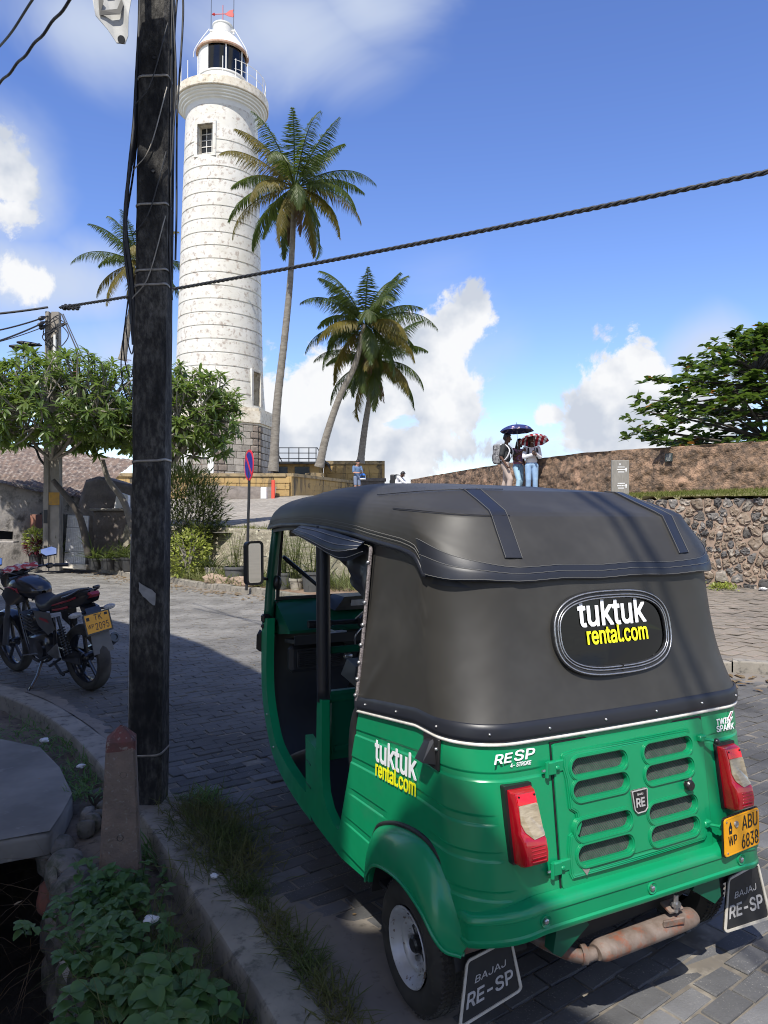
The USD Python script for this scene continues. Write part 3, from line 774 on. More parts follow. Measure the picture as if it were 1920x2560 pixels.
mat('black_metal', (0.014, 0.015, 0.017), rough=0.45)
mat('tile_white', (0.60, 0.60, 0.60), (0.52, 0.52, 0.52), scale=5, rough=0.4, island=0.08)
mat('grout', (0.30, 0.30, 0.30), rough=0.9)
mat('guide_board', (0.24, 0.225, 0.20), (0.18, 0.17, 0.15), scale=20, rough=0.75, stretch=(4, 4, .4))
mat('plaque_dark', (0.035, 0.05, 0.048), rough=0.5)
mat('window_dark', (0.02, 0.022, 0.026), rough=0.2)
mat('lantern_inside', (0.10, 0.105, 0.11), (0.16, 0.165, 0.17), scale=3, rough=0.5)
mat('orange_red', (0.55, 0.06, 0.03), rough=0.6)
pane('lantern_pane', (0.34, 0.36, 0.38), 0.03, 1.5)

# ---- lighthouse
LX, LY = -9.60, 42.0
LH = thing('lighthouse', 'tall white lighthouse with ring grooves and a domed lantern', 'lighthouse', (LX, LY, 3.6), 0, tilt=(0.0, 0.32, 0))
Z0 = 3.6


def lp(name, mb, mtl, smooth=False, parent=LH, **k):
    return mb.build(name, mtl, parent, smooth, **k)


zb0, zb1 = 7.55 - Z0, 24.85 - Z0
RB = lambda z: 2.54 - (z - zb0) / (zb1 - zb0) * .50 + .10 * np.clip(1 - (z - zb0) / 2.5, 0, 1) ** 2
rings = [z for z in np.arange(zb0 + .75, zb1 - 1.9, .742)]
prof, cuts = [], []
for z in np.arange(zb0, zb1 + .01, .0928):
    prof.append((RB(z), z))
zs = sorted(set([p[1] for p in prof] + [r_ + d_ for r_ in rings for d_ in (-.045, -.035, .035, .045)]))
prof = [(RB(z) - (.035 if any(abs(z - r_) < .036 for r_ in rings) else 0), z) for z in zs]
NS = 96
a_ = np.arange(NS) * 2 * PI / NS
P = np.array([[(r_ * math.cos(t), r_ * math.sin(t), z) for t in a_] for r_, z in prof])
C = (P[:-1] + P[1:]) / 2; C = (C + np.roll(C, -1, 1)) / 2
ang = np.degrees(np.arctan2(C[..., 1], C[..., 0]))
# openings: angle measured from +X; the camera side is around -77 degrees
WINDOWS = [(-103.0, 22.45 - Z0, .98, 1.75), (-22.0, 8.75 - Z0, .80, 1.95)]
mask = np.ones(C.shape[:2], bool)
for wa, wz, ww, wh in WINDOWS:
    mask &= ~((np.abs(ang - wa) < math.degrees(ww / 2 / 2.2)) & (np.abs(C[..., 2] - wz) < wh / 2))
lp('tower', MB().grid(P, wrap=True, mask=mask, flip=False), 'whitewash', 30)
# plain surround strip where the ring grooves stop short
for wa, wz, ww, wh in WINDOWS:
    t = math.radians(wa); n_ = np.array([math.cos(t), math.sin(t), 0]); sx_ = np.array([-n_[1], n_[0], 0])
    r0 = RB(wz)
    T = np.stack([sx_, np.array([0, 0, 1.0]), n_], 1)
    Fw = lambda v, T=T, n_=n_, wz=wz, r0=r0: v @ T.T + n_ * (r0 - .0) + [0, 0, wz]
    m = MB()
    m.poly(sbox(-ww / 2 - .16, -wh / 2 - .10, ww / 2 + .16, wh / 2 + .10).difference(sbox(-ww / 2 + .02, -wh / 2 + .02, ww / 2 - .02, wh / 2 - .02)), -.20, .004, Fw)
    lp('window_surround', m, 'whitewash')
    m = MB()
    # splayed reveal
    m.poly(sbox(-ww / 2 - .04, -wh / 2 - .04, ww / 2 + .04, wh / 2 + .04).difference(sbox(-ww / 2 + .02, -wh / 2 + .02, ww / 2 - .02, wh / 2 - .02)), -.62, -.05, Fw)
    w_ = lp('window', m, 'whitewash_stained')
    lp('glazing', MB().poly(sbox(-ww / 2, -wh / 2, ww / 2, wh / 2), -.60, -.57, Fw), 'window_dark' if wa < -60 else 'whitewash_stained', False, w_)
    if wa > -60:
        continue
    bars = MB()
    for k in range(1, 3):
        x = -ww / 2 + k * ww / 3; bars.poly(sbox(x - .018, -wh / 2, x + .018, wh / 2), -.58, -.53, Fw)
    for k in range(0, 6):
        y = -wh / 2 + k * wh / 5; bars.poly(sbox(-ww / 2, y - .018, ww / 2, y + .018), -.58, -.531, Fw)
    lp('glazing_bars', bars, 'whitewash_clean', False, w_)
zg = 24.75 - Z0
gp = [(2.05, zg - .35), (2.06, zg - .02)]
for k in range(4):
    gp += [(2.10 + k * .125, zg + k * .115), (2.17 + k * .125, zg + .02 + k * .115), (2.20 + k * .125, zg + .065 + k * .115), (2.18 + k * .125, zg + .10 + k * .115)]
lp('corbel_rings', MB().lathe(gp, 96), 'whitewash_clean', 25)
lp('gallery', MB().lathe([(2.3, zg + .42), (2.66, zg + .44), (2.68, zg + .47), (2.68, zg + .92), (2.62, zg + .97), (1.2, zg + .97)], 96), 'whitewash_stained', 30)
zl = zg + .97
lp('lantern_base', MB().lathe([(1.40, zl), (1.40, zl + .98), (1.44, zl + 1.0), (1.44, zl + 1.08), (1.36, zl + 1.10)], 64), 'whitewash_clean', 30)
za, zc = zl + 1.10, zl + 2.55
lp('lantern_glass', MB().lathe([(1.33, za), (1.33, zc)], 48), 'lantern_pane', True)
lp('optic', MB().lathe([(.01, za - .2), (.42, za - .1), (.62, za + .4), (.66, za + .8), (.60, za + 1.2), (.3, zc)], 24), 'lantern_inside', 30)
lp('lantern_floor', MB().lathe([(.01, za + .02), (1.32, za + .02)], 32), 'lantern_inside')
lp('lantern_ceiling', MB().lathe([(.01, zc - .02), (1.32, zc - .02)], 32), 'lantern_inside')
for k in range(8):
    t = math.radians(-77 + 8 + k * 45)
    lp('glazing_bar', MB().box((1.345 * math.cos(t), 1.345 * math.sin(t), (za + zc) / 2), (.06, .06, zc - za), rotz(t)), 'whitewash_clean')
t0 = math.radians(-77 - 62)
lp('blind_panel', MB().lathe([(1.36, za), (1.37, za), (1.37, zc), (1.36, zc)], 16, arc=(t0 - 1.6, t0 + .42)), 'whitewash_clean', 40)
lp('eave_rim', MB().lathe([(1.38, zc - .03), (1.50, zc - .01), (1.52, zc + .05), (1.50, zc + .11), (1.40, zc + .13)], 64), 'copper_rim', 40)
lp('dome', MB().lathe([(1.46, zc + .12), (1.34, zc + .36), (1.16, zc + .64), (.93, zc + .92), (.74, zc + 1.10), (.58, zc + 1.20)], 64), 'whitewash_clean', True)
zt = zc + 1.18
lp('ventilator', MB().lathe([(.56, zt), (.58, zt + .08), (.56, zt + .10), (.56, zt + .52), (.60, zt + .55), (.60, zt + .62), (.42, zt + .70), (.01, zt + .74)], 40), 'whitewash_clean', 30)
for sx in (-1, 1):
    lp('vent_bracket', MB().box((.62 * sx, -.1, zt + .30), (.22, .10, .10)).box((.66 * sx, -.1, zt + .14), (.10, .10, .10)), 'whitewash_clean')
    lp('dome_stay', MB().tube(spline([(.72 * sx, -.3, zt + .28), (1.15 * sx, -.5, zc + .7), (1.48 * sx, -.55, zc + .1), (1.56 * sx, -.55, zc - .35)], 14), .022, 5), 'whitewash_clean', True)
    lp('aerial', MB().rod((.66 * sx, -.1, zt + .3), (.66 * sx, -.1, zt + 2.6), .016, 5), 'black_metal')
zv = zt + .72
V_ = lp('wind_vane', MB().rod((0, 0, zv), (0, 0, zv + 1.15), .022, 6).rod((-.45, 0, zv + .62), (.2, 0, zv + .66), .025, 6), 'vane_red')
lp('vane_tail', MB().poly(Polygon([(.10, .62), (.40, .86), (.62, .90), (.58, .74), (.66, .60), (.60, .46), (.36, .50)]), -.012, .012, lambda v: np.column_stack([v[:, 0], v[:, 2], zv + v[:, 1]])), 'vane_red', False, V_)
lp('vane_point', MB().lathe([(0, 0), (.09, .08), (.02, .22)], 10, (-.42, 0, zv + .62), frame((-1, 0, 0))), 'vane_red', False, V_)
for k in range(22):
    t = math.radians(k * 360 / 22 + 5)
    if (-170 < math.degrees(t) - 360 * (t > PI) < -60):
        if k % 2 == 0 and k not in (14, 18):
            continue
    lp('railing_post', MB().rod((2.5 * math.cos(t), 2.5 * math.sin(t), zl), (2.5 * math.cos(t), 2.5 * math.sin(t), zl + 1.1), .024, 5), 'whitewash_clean')
for h in (.55, 1.05):
    th = np.linspace(math.radians(-62), math.radians(150), 40)
    lp('railing_bar', MB().tube(np.column_stack([2.5 * np.cos(th), 2.5 * np.sin(th), np.full(40, zl + h)]), .016, 5), 'whitewash_clean', True)
# octagonal base of dressed stone
oc = lambda r_, k: np.array([r_ * math.cos(math.radians(k * 45 + OCR)), r_ * math.sin(math.radians(k * 45 + OCR))])
OCR = -33.0
R8 = 3.02
o8 = [oc(R8, k) for k in range(8)]
lp('cornice', MB().poly(Polygon([p * 1.055 for p in o8]), 6.72 - Z0, 7.38 - Z0).poly(Polygon([p * 1.02 for p in o8]), 7.38 - Z0, 7.56 - Z0).poly(Polygon([p * 1.02 for p in o8]), 6.60 - Z0, 6.72 - Z0), 'whitewash_stained')
lp('base_core', MB().poly(Polygon([p * .985 for p in o8]), -1.2, 6.62 - Z0), 'mortar')
nb = 0
for k in (5, 6, 7, 0):
    p, q = o8[k], o8[(k + 1) % 8]
    L = np.linalg.norm(q - p); e = (q - p) / L; n2_ = np.array([e[1], -e[0]])
    if n2_ @ (p + q) < 0:
        n2_ = -n2_
    Tt = np.stack([np.r_[e, 0], [0, 0, 1.0], np.r_[n2_, 0]], 1)
    for row in range(8):
        z = 6.58 - Z0 - (row + 1) * .375
        x = 0.0
        widths = [.34 if row % 2 else .48] + list(rng.uniform(.40, .62, 3)) + [.48 if row % 2 else .34]
        widths = np.array(widths); widths[1:-1] *= (L - widths[0] - widths[-1]) / widths[1:-1].sum()
        for j, w in enumerate(widths):
            rough_ = j in (0, len(widths) - 1)
            if k == 5 and row > 3 and .55 < (x + w / 2) / L < 1.3 and False:
                x += w; continue
            d = .09 if rough_ else .035
            m = MB().box((0, 0, 0), (w - .03, .345, .16 + d), None, .05 if rough_ else .012)
            if rough_:
                m.v[-1] = m.v[-1] + .05 * fb(m.v[-1] + nb, 4, 2, nb)[:, None]
            m.v[-1] = m.v[-1] @ Tt.T + np.r_[p + e * (x + w / 2), z + .18]
            lp('stone_block', m, 'quoin' if rough_ else 'ashlar')
            x += w; nb += 1
# white portal with the year over a dark door
pa = math.radians(-33 + 6 * 45 + 22.5)
pn = np.array([math.cos(pa), math.sin(pa), 0]); px_ = np.array([-pn[1], pn[0], 0])
pr = R8 * math.cos(math.radians(22.5))
Tp = np.stack([px_, [0, 0, 1.0], pn], 1)
Fp_ = lambda v: v @ Tp.T + pn * pr + [0, 0, 4.55 - Z0]
PT = lp('portal', MB().poly(Polygon([(-.95, -1.4), (.95, -1.4), (.95, .55), (.0, .85), (-.95, .55)]).difference(sbox(-.62, -1.5, .62, .15)), -.05, .18, Fp_), 'whitewash_clean')
lp('door', MB().poly(sbox(-.62, -1.4, .62, .15), -.03, .03, Fp_), 'terracotta', False, PT)
lp('year_lettering', MB().text('1938', .95, .24, (-.48, .24, .18), (1, 0, 0), (0, 1, 0), True, 0, .03, 0, Fp_), 'print_grey', parent=PT)
lp('vent_window', MB().poly(sbox(-.28, 1.25, .28, 1.65), .02, .06, Fp_), 'window_dark')

# ---- ochre walls round the lighthouse yard


def wall_run(name, label, cat, pts, zb, zt, th, mtl, cap=None, capmat='ochre_cap', over=.10, caph=.16, seg=.9):
    W_ = thing(name, label, cat)
    ln = LineString(pts)
    pg = ln.buffer(th / 2, cap_style=2, join_style=2)
    MB().poly(pg.segmentize(.5), zb, zt).build('wall_body', mtl, W_)
    MB().poly(ln.buffer(th / 2 + over, cap_style=2, join_style=2), zt, zt + caph).build('coping', capmat, W_)
    return W_


def plaster_blocks(W_, p, q, zb, zt, rows, w, mtl, seed):
    """Shallow raised courses on the face from p to q (towards the camera)."""
    r = np.random.default_rng(seed)
    p, q = np.array(p, float), np.array(q, float); L = np.linalg.norm(q - p); e = (q - p) / L; n_ = np.array([e[1], -e[0]])
    if n_[1] > 0: n_ = -n_
    Tt = np.stack([np.r_[e, 0], np.r_[-n_, 0], [0, 0, 1.0]], 1)
    h = (zt - zb) / rows
    for j in range(rows):
        x = (.5 if j % 2 else 0) * w - w
        while x < L:
            a_, b_ = max(x, 0), min(x + w, L)
            if b_ - a_ > .15:
                m = MB().box((0, 0, 0), (b_ - a_ - .035, .05, h - .035), None, .012)
                m.v[-1] = m.v[-1] @ Tt.T + np.r_[p + e * (a_ + b_) / 2 + n_ * .012, zb + h * (j + .5)]
                m.build('block', mtl, W_)
            x += w


c1, c2 = at(545, 1184, 36), at(716, 1186, 36)
W1 = wall_run('yard_wall', 'low ochre plastered wall with coping in front of the lighthouse base', 'wall', [(c1[0] - 6, 36), (c2[0], 36)], 2.1, 3.48, .45, 'ochre_wall')
plaster_blocks(W1, (c1[0] - 2, 35.77), (c2[0] + .2, 35.77), 2.5, 3.46, 3, 1.2, 'ochre_wall', 4)
e2 = at(884, 1204, 44.5)
W2 = wall_run('yard_wall', 'stained ochre wall running away from the square pillar', 'wall', [(c2[0] + .05, 36), (e2[0], 44.5)], 2.1, 3.50, .45, 'ochre_wall')
nv = np.array([e2[0] - c2[0], 8.5]); nv /= np.linalg.norm(nv); nv = np.array([nv[1], -nv[0]])
plaster_blocks(W2, np.array([c2[0], 36]) + nv * .23, np.array([e2[0], 44.5]) + nv * .23, 2.6, 3.48, 3, 1.4, 'ochre_wall', 5)
p3 = at(787, 1200, 40)
tag(MB().poly(Point(p3[0], 40).buffer(.42, cap_style=3, quad_segs=1), 2.1, 3.72).poly(Point(p3[0], 40).buffer(.52, quad_segs=1), 3.72, 3.90).build('wall_pillar', 'ochre_cap'), 'square weathered pillar halfway along the ochre yard wall', 'pillar')
b1, b2 = at(810, 1155, 46), at(962, 1153, 46)
W3 = wall_run('bastion_wall', 'tall ochre end wall standing right of the two leaning palms', 'wall', [(b1[0], 46), (b2[0], 46)], 2.2, 4.78, .7, 'ochre_wall', over=.12, caph=.22)
plaster_blocks(W3, (b1[0], 45.64), (b2[0], 45.64), 2.6, 4.75, 4, 1.5, 'ochre_wall', 6)
lb = at(935, 1190, 45)
tag(MB().box((lb[0] - .1, 45.2, 2.9), (1.5, .5, 1.6), None, .03).box((lb[0] - .1, 45.2, 3.78), (1.7, .7, .2), None, .02).build('wall_buttress', 'dark_masonry'), 'low dark buttress block at the end of the ochre wall', 'buttress')
s1_, s2_ = at(690, 1160, 44), at(800, 1160, 44)
BD = thing('store_building', 'small flat roofed ochre store with a black roof railing', 'building')
MB().box(((s1_[0] + s2_[0]) / 2, 45, 3.6), (s2_[0] - s1_[0], 2.4, 2.3)).build('wall', 'ochre_wall', BD)
MB().box(((s1_[0] + s2_[0]) / 2 + .1, 44.8, 4.72), (s2_[0] - s1_[0] + .8, 3.2, .12)).build('roof', 'black_metal', BD)
for u in (700, 755):
    q = at(u, 1172, 43.7); MB().box((q[0], 43.78, 4.25), (.9, .06, .5)).build('window', 'window_dark', BD)
for u in (697, 722, 747, 772, 790):
    q = at(u, 1150, 43.4); MB().rod((q[0], 43.4, 4.75), (q[0], 43.4, 5.65), .03, 5).build('railing_post', 'black_metal', BD)
q1, q2 = at(690, 1130, 43.4), at(792, 1130, 43.4)
for z in (4.98, 5.30, 5.62):
    MB().rod((q1[0], 43.4, z), (q2[0], 43.4, z), .026, 5).build('railing_bar', 'black_metal', BD)
MB().rod((q1[0] - .3, 43.4, 6.1), (q1[0] + .4, 43.4, 4.7), .03, 5).build('stair_rail', 'black_metal', BD)
MB().rod((q2[0], 43.4, 5.65), (q2[0] + .9, 43.3, 4.2), .03, 5).build('stair_rail', 'black_metal', BD)
bs_ = at(660, 1240, 34)
tag(MB().box((bs_[0], 34, 2.6), (.28, .28, .55), None, .03).build('marker_block', 'whitewash_clean'), 'small white marker block on the ramp in front of the yard wall', 'marker')
bs_ = at(683, 1240, 34)
tag(MB().box((bs_[0], 34, 2.75), (.16, .16, .95), rotx(-.05), .02).build('barrier_post', 'orange_red'), 'short orange red barrier post before the ochre wall', 'barrier')
# rough dark bank under the yard wall
rows = []
x0, x1 = at(470, 1240, 35)[0], at(690, 1240, 35)[0]
for u in np.linspace(0, 1, 26):
    t = np.linspace(0, PI / 2, 14)
    h = .95 - .10 * u
    q = np.column_stack([np.full(14, x0 + (x1 - x0) * u), 34.6 + .9 * (1 - np.cos(t)) * 1.0, 2.1 + h * np.sin(t)])
    q += .10 * fb(q, 1.5, 4, 77)[:, None]
    rows.append(q)
tag(MB().grid(np.array(rows)).build('stone_bank', 'dark_masonry', smooth=True), 'rounded dark stone bank at the foot of the ochre yard wall', 'bank')

# ---- rampart wall on the right and the rubble retaining wall below it
RWP = [(1.15, 31.0), (2.2, 26.0), (3.4, 21.0), (4.7, 17.3), (6.1, 15.6), (7.56, 14.2), (10, 12.9), (14, 11.3)]
rw = spline(RWP, 420)[:, :2]
zt_ = np.interp(rw[:, 1], [11, 14.2, 17.3, 21, 31], [3.06, 3.02, 3.04, 3.03, 3.07])
zb_ = np.array([tz(*p) for p in rw]) - .25
tg = np.gradient(rw, axis=0); nr = np.column_stack([-tg[:, 1], tg[:, 0]]); nr /= np.linalg.norm(nr, axis=1, keepdims=True)
nr *= np.sign(-(nr[:, 1:2]))
rows = []
for u in np.linspace(0, 1, 64):
    q = np.column_stack([rw + nr * (.02 + .10 * (1 - u)), zb_ + (zt_ - zb_) * u])
    k = .15 * fb(q, 1.8, 5, 41) + .13 * fb(q, 6, 4, 42)
    q[:, :2] += nr * k[:, None]
    rows.append(q)
for w, dz in ((.03, .03), (-.2, .05), (-.45, .04), (-.5, -.1), (-.5, -1.0)):
    q = np.column_stack([rw + nr * w, zt_ + dz]); q += .05 * fb(q, 4, 4, 43)[:, None]
    rows.append(q)
tag(MB().grid(np.array(rows)).build('rampart_wall', 'rampart', smooth=True), 'long weathered brown rampart wall along the top of the slope', 'wall')


def on_rw(u):
    """Foot point and outward normal of the rampart wall where column u looks."""
    uu = 960 + rw[:, 0] / rw[:, 1] * FPX
    i = np.argmin(np.abs(uu - u)); return rw[i], nr[i], zt_[i]


p, n_, zt1 = on_rw(1678)
T = np.stack([[-n_[1], n_[0], 0], [0, 0, 1.0], [n_[0], n_[1], 0]], 1)
if T[0, 0] < 0: T[:, 0] *= -1
Fq = lambda v: v @ T.T + np.r_[p + n_ * .12, zt1 - .20]
PQ = tag(MB().poly(sbox(-.08, -.085, .08, .085), 0, .02, Fq).build('wall_plaque', 'plaque_dark'), 'small dark inscribed plaque fixed high on the brown rampart wall', 'plaque')
m = MB()
for k, (a_, b_) in enumerate(((-.05, .06), (-.06, .05), (-.07, .06), (-.055, .05), (-.06, .055), (-.03, .03))):
    x = a_
    while x < b_ - .01:
        w = rng.uniform(.012, .03); m.poly(sbox(x, .06 - k * .026, min(x + w, b_), .071 - k * .026), .02, .023, Fq); x += w + .006
m.build('inscription', 'print_grey', PQ)
# guide board
gb = at(1550, 1190, 15.2)
GB = thing('guide_board', 'grey wooden guide board with two white arrows before the rampart wall', 'sign', (gb[0], 15.2, 1.85), math.radians(-6))
MB().box((0, 0, .44), (.36, .07, .92), None, .006).box((0, -.037, .44), (.30, .006, .88), None, .002).build('board', 'guide_board', GB)
m = MB()
Fg = lambda v: np.column_stack([v[:, 0], -.042 - v[:, 2], v[:, 1]])
for zz_, l1 in ((.70, 'Rampart walk'), (.655, 'Lighthouse'), (.61, 'Bastion'), (.38, 'Old wall'), (.335, 'Sea walk'), (.29, 'Bastion')):
    pass
for zz_, w, h in ((.745, .13, .014), (.690, .15, .020), (.640, .12, .018), (.40, .13, .018), (.350, .15, .020), (.300, .11, .018)):
    x = .03 - w / 2 - .02
    while x < .03 + w / 2 - .02:
        ww = rng.uniform(.010, .022); m.poly(sbox(x, zz_, x + ww, zz_ + h), 0, .002, Fg); x += ww + .005
m.poly(Point(-.01, .81).buffer(.02, 4).difference(Point(-.01, .81).buffer(.013, 4)), 0, .002, Fg)
for zz_ in (.655, .315):
    m.poly(Polygon([(.105, zz_), (.125, zz_), (.125, zz_ + .05), (.14, zz_ + .05), (.115, zz_ + .085), (.09, zz_ + .05), (.105, zz_ + .05)]), 0, .002, Fg)
m.build('board_lettering', 'print_white', GB)
# rubble wall
RW = thing('rubble_wall', 'rough retaining wall of mixed stones with pink mortar below the grass', 'wall')
wlp = spline(WL, 120)[:, :2]
sl = np.r_[0, np.cumsum(np.linalg.norm(np.diff(wlp, axis=0), axis=1))]


def onwall(s_, h):
    x = np.interp(s_, sl, wlp[:, 0]); y = np.interp(s_, sl, wlp[:, 1])
    x2 = np.interp(s_ + .05, sl, wlp[:, 0]); y2 = np.interp(s_ + .05, sl, wlp[:, 1])
    t = np.stack([x2 - x, y2 - y], -1); t /= np.linalg.norm(t, axis=-1, keepdims=True)
    n_ = np.stack([t[..., 1], -t[..., 0]], -1)
    top = np.interp(x, [1.6, 3.2, 4.6, 7, 14], [1.45, 1.70, 1.86, 1.88, 1.95])
    z0 = swz(np.column_stack([np.ravel(x), np.ravel(y)])).reshape(np.shape(x)) - .05
    return np.stack([x, y, z0 + (top - z0) * h], -1), n_


S_, Hh = np.meshgrid(np.linspace(0, sl[-1] - .06, 260), np.linspace(0, 1, 50))
Pw, Nw = onwall(S_, Hh)
kk = .05 * fb(Pw, 5, 4, 51) - .005
Pw[..., :2] += Nw * kk[..., None] + Nw * (.10 * (1 - Hh))[..., None]
top = np.array([Pw[-1], Pw[-1] + np.column_stack([-Nw[-1] * .5, np.zeros(len(S_[0]))])])
MB().grid(Pw).grid(top).build('mortar_face', 'mortar_pink', RW, True)
r = np.random.default_rng(7)
# stones: relaxed cells of uneven size
s0, s1 = 3.0, 7.9
pts = []
for _ in range(9000):
    c = np.array([r.uniform(s0, s1), r.uniform(.0, 1.62)])
    rad = .080 + .34 * r.random() ** 3.6
    if all(np.hypot(*(c - q[:2])) > (rad + q[2]) * .57 for q in pts):
        pts.append((*c, rad))
pts = np.array(pts)
vor = Voronoi(np.vstack([pts[:, :2], pts[:, :2] * [1, -1], pts[:, :2] * [1, -1] + [0, 3.3], pts[:, :2] * [-1, 1] + [2 * s0, 0], pts[:, :2] * [-1, 1] + [2 * s1, 0]]))
ns = 0
rest = MB()
for i in np.argsort(-pts[:, 2]):
    reg = vor.regions[vor.point_region[i]]
    if -1 in reg or len(reg) < 3:
        continue
    pg = Polygon(vor.vertices[reg])  .buffer(-.014, join_style=1)
    if pg.is_empty or pg.geom_type != 'Polygon' or pg.area < .004 or r.random() < .04:
        continue
    pg = pg.buffer(-.012).buffer(.012, 2) if pg.area > .01 else pg
    if pg.is_empty or pg.geom_type != 'Polygon': continue
    L = pg.exterior; n0 = 14
    o = np.array([L.interpolate(t, normalized=True).coords[0] for t in np.linspace(0, 1, n0, endpoint=False)])
    o += r.normal(0, .010, o.shape)
    c = o.mean(0); hgt = r.uniform(.004, .030) + .022 * min(1, pg.area / .06)
    R_ = []
    for sc, d in ((1.0, -.03), (.97, hgt * .45), (.86, hgt * .85), (.55, hgt)):
        q = c + (o - c) * sc
        Pp, Nn = onwall(q[:, 0], q[:, 1] / 1.62)
        dd = d + r.normal(0, .010, n0) + .10 * (1 - q[:, 1] / 1.62)
        Pp[:, :2] += Nn * dd[:, None]
        R_.append(Pp)
    Pc, Nc = onwall(c[0], c[1] / 1.62); Pc = Pc + np.r_[Nc * (hgt * 1.03 + .10 * (1 - c[1] / 1.62)), 0]
    m = MB().grid(np.array(R_), wrap=True, flip=False)
    m.add(np.vstack([R_[-1], Pc]), [[k, (k + 1) % n0, n0] for k in range(n0)])
    kind_ = int(r.choice(4, p=[.3, .3, .2, .2]))
    if ns < 298:
        m.build('stone', f'rubble_{kind_}', RW, 60)
    else:
        rest.add(*m.mesh())
    ns += 1
if rest.n:
    rest.build('small_stones', 'rubble_1', RW, 60, kind='stuff')
# planted bank left of it: rough old retaining wall with lichen
mat('lichen_wall', (0.30, 0.265, 0.20), (0.20, 0.18, 0.13), scale=4, detail=9, rough=0.95, c3=(0.44, 0.41, 0.30), scale3=9, ramp3=(0.54, 0.66), bump=1.0, bscale=22, bdist=0.03)
BL = np.array([(-7.4, 20.6), (-6, 19.5), (-4.9, 18.3), (-3.6, 17.1), (-2.4, 15.9), (-.9, 15.1), (.5, 14.5), (1.7, 14.15)])
bl = spline(BL, 130)[:, :2]
tg = np.gradient(bl, axis=0); nb2 = np.column_stack([tg[:, 1], -tg[:, 0]]); nb2 /= np.linalg.norm(nb2, axis=1, keepdims=True); nb2 *= np.sign(-nb2[:, 1:2])
rows = []
for u in np.linspace(0, 1, 26):
    q = np.column_stack([bl + nb2 * (.12 + .20 * (1 - u)), np.full(130, .05) + u * (np.array([tz(p[0], p[1] + .25) for p in bl]) + .03)])
    k = .16 * fb(q, 2.2, 5, 61) + .05 * fb(q, 9, 3, 62); q[:, :2] += nb2 * k[:, None]
    rows.append(q)
q = rows[-1].copy(); q[:, :2] -= nb2 * .6; rows.append(q)
tag(MB().grid(np.array(rows)).build('garden_wall', 'lichen_wall', smooth=True), 'low lichen covered retaining wall behind the potted plants', 'wall')

# ---- old house on the left
HS = thing('old_house', 'old low house with a lichen grey tiled roof and crumbling plaster', 'house')
e0, e1 = at(-160, 1180, 18.6), at(215, 1247, 21.6)
r0_, r1_ = at(-160, 1085, 24.5), at(345, 1150, 26.5)
N1, N2 = 150, 50
rows = []
for v_ in np.linspace(0, 1, N2):
    a_ = e0 * (1 - v_) + r0_ * v_; b_ = e1 * (1 - v_) + r1_ * v_
    t = np.linspace(0, 1, N1)[:, None]
    q = a_ + (b_ - a_) * t
    q[:, 2] += .014 * np.sin(t[:, 0] * 2 * PI * 36) + .16 * fb(q, 1.2, 5, 14) - .05 * math.sin(PI * v_) + .035 * ((v_ * 14) % 1)
    rows.append(q)
MB().grid(np.array(rows)).build('roof', 'old_roof', HS, 60)
# wall under the eave
w0, w1 = e0 + [0, .25, 0], e1 + [0, .2, 0]
t = np.linspace(0, 1, 90)
rows = []
for u in np.linspace(0, 1, 34):
    q = w0 + (w1 - w0) * t[:, None]
    q[:, 2] = 0 + (q[:, 2] + .05) * u
    k = .14 * fb(q, 1.6, 5, 71); q[:, 1] += k - .15 * (1 - u)
    rows.append(q)
P = np.array(rows)
uu = 960 + P[..., 0] / P[..., 1] * FPX; vv = 1287 - (P[..., 2] - EYE) / P[..., 1] * FPX
C = lambda A: (A[:-1, :-1] + A[1:, 1:]) / 2
op = ((np.abs(C(uu) - 14) < 17) & (np.abs(C(vv) - 1341) < 11)) | ((np.abs(C(uu) - 92) < 10) & (np.abs(C(vv) - 1311) < 24))
MB().grid(P, mask=~op).build('wall', 'old_plaster', HS, True)
MB().box((e0[0] * .5 + e1[0] * .5, 21.4, 1.1), (abs(e1[0] - e0[0]), .1, 2.2), rotz(math.atan2(e1[1] - e0[1], e1[0] - e0[0]))).build('inner_wall', 'window_dark', HS)
q = at(84, 1311, 20.2); MB().box((q[0], 20.35, q[2]), (.16, .4, .55), None, .01).build('door_jamb', 'terracotta', HS)
q = at(14, 1357, 19.3); MB().box((q[0], 19.45, q[2] + .02), (.42, .3, .05), None, .01).build('window_sill', 'old_plaster', HS)
# gable end wall, nearer on the left
g0 = at(-200, 1215, 17.6); g1 = at(20, 1230, 18.2)
rows = []
for u in np.linspace(0, 1, 24):
    t = np.linspace(0, 1, 40)[:, None]; q = g0 + (g1 - g0) * t; q[:, 2] = u * (2.35 - .45 * t[:, 0] ** 3)
    q[:, 1] += .12 * fb(q, 1.6, 4, 81); rows.append(q)
# ruined masonry block behind the pots
r_ = []
x0, x1 = at(216, 1230, 21.5)[0], at(372, 1230, 21.5)[0]
rows = []
for u in np.linspace(0, 1, 30):
    q = np.array([(x0 - .1 + (x1 - x0) * u, 21.0 + .02 * k, .1) for k in range(22)])
    hgt = np.interp(u, [0, .1, .3, .6, 1], [1.9, 2.5, 2.62, 2.45, 2.3])
    zz_ = np.linspace(0, 1, 22)
    q[:, 2] = .1 + zz_ * hgt; q[:, 1] = 20.9 + .35 * zz_ ** 2
    q[:, 1] += .28 * fb(q, 1.1, 5, 91)
    e_ = q[-1].copy(); e_[1] += 1.2
    rows.append(np.vstack([q, e_]))
tag(MB().grid(np.array(rows), flip=True).build('ruined_wall', 'dark_masonry', smooth=True), 'dark ruined stone wall beside the old house roof', 'wall')
q0, q1 = at(232, 1270, 20.4), at(318, 1270, 20.4)
LWL = thing('garden_bench_wall', 'low mossy wall with a pale top slab behind the black pots', 'wall')
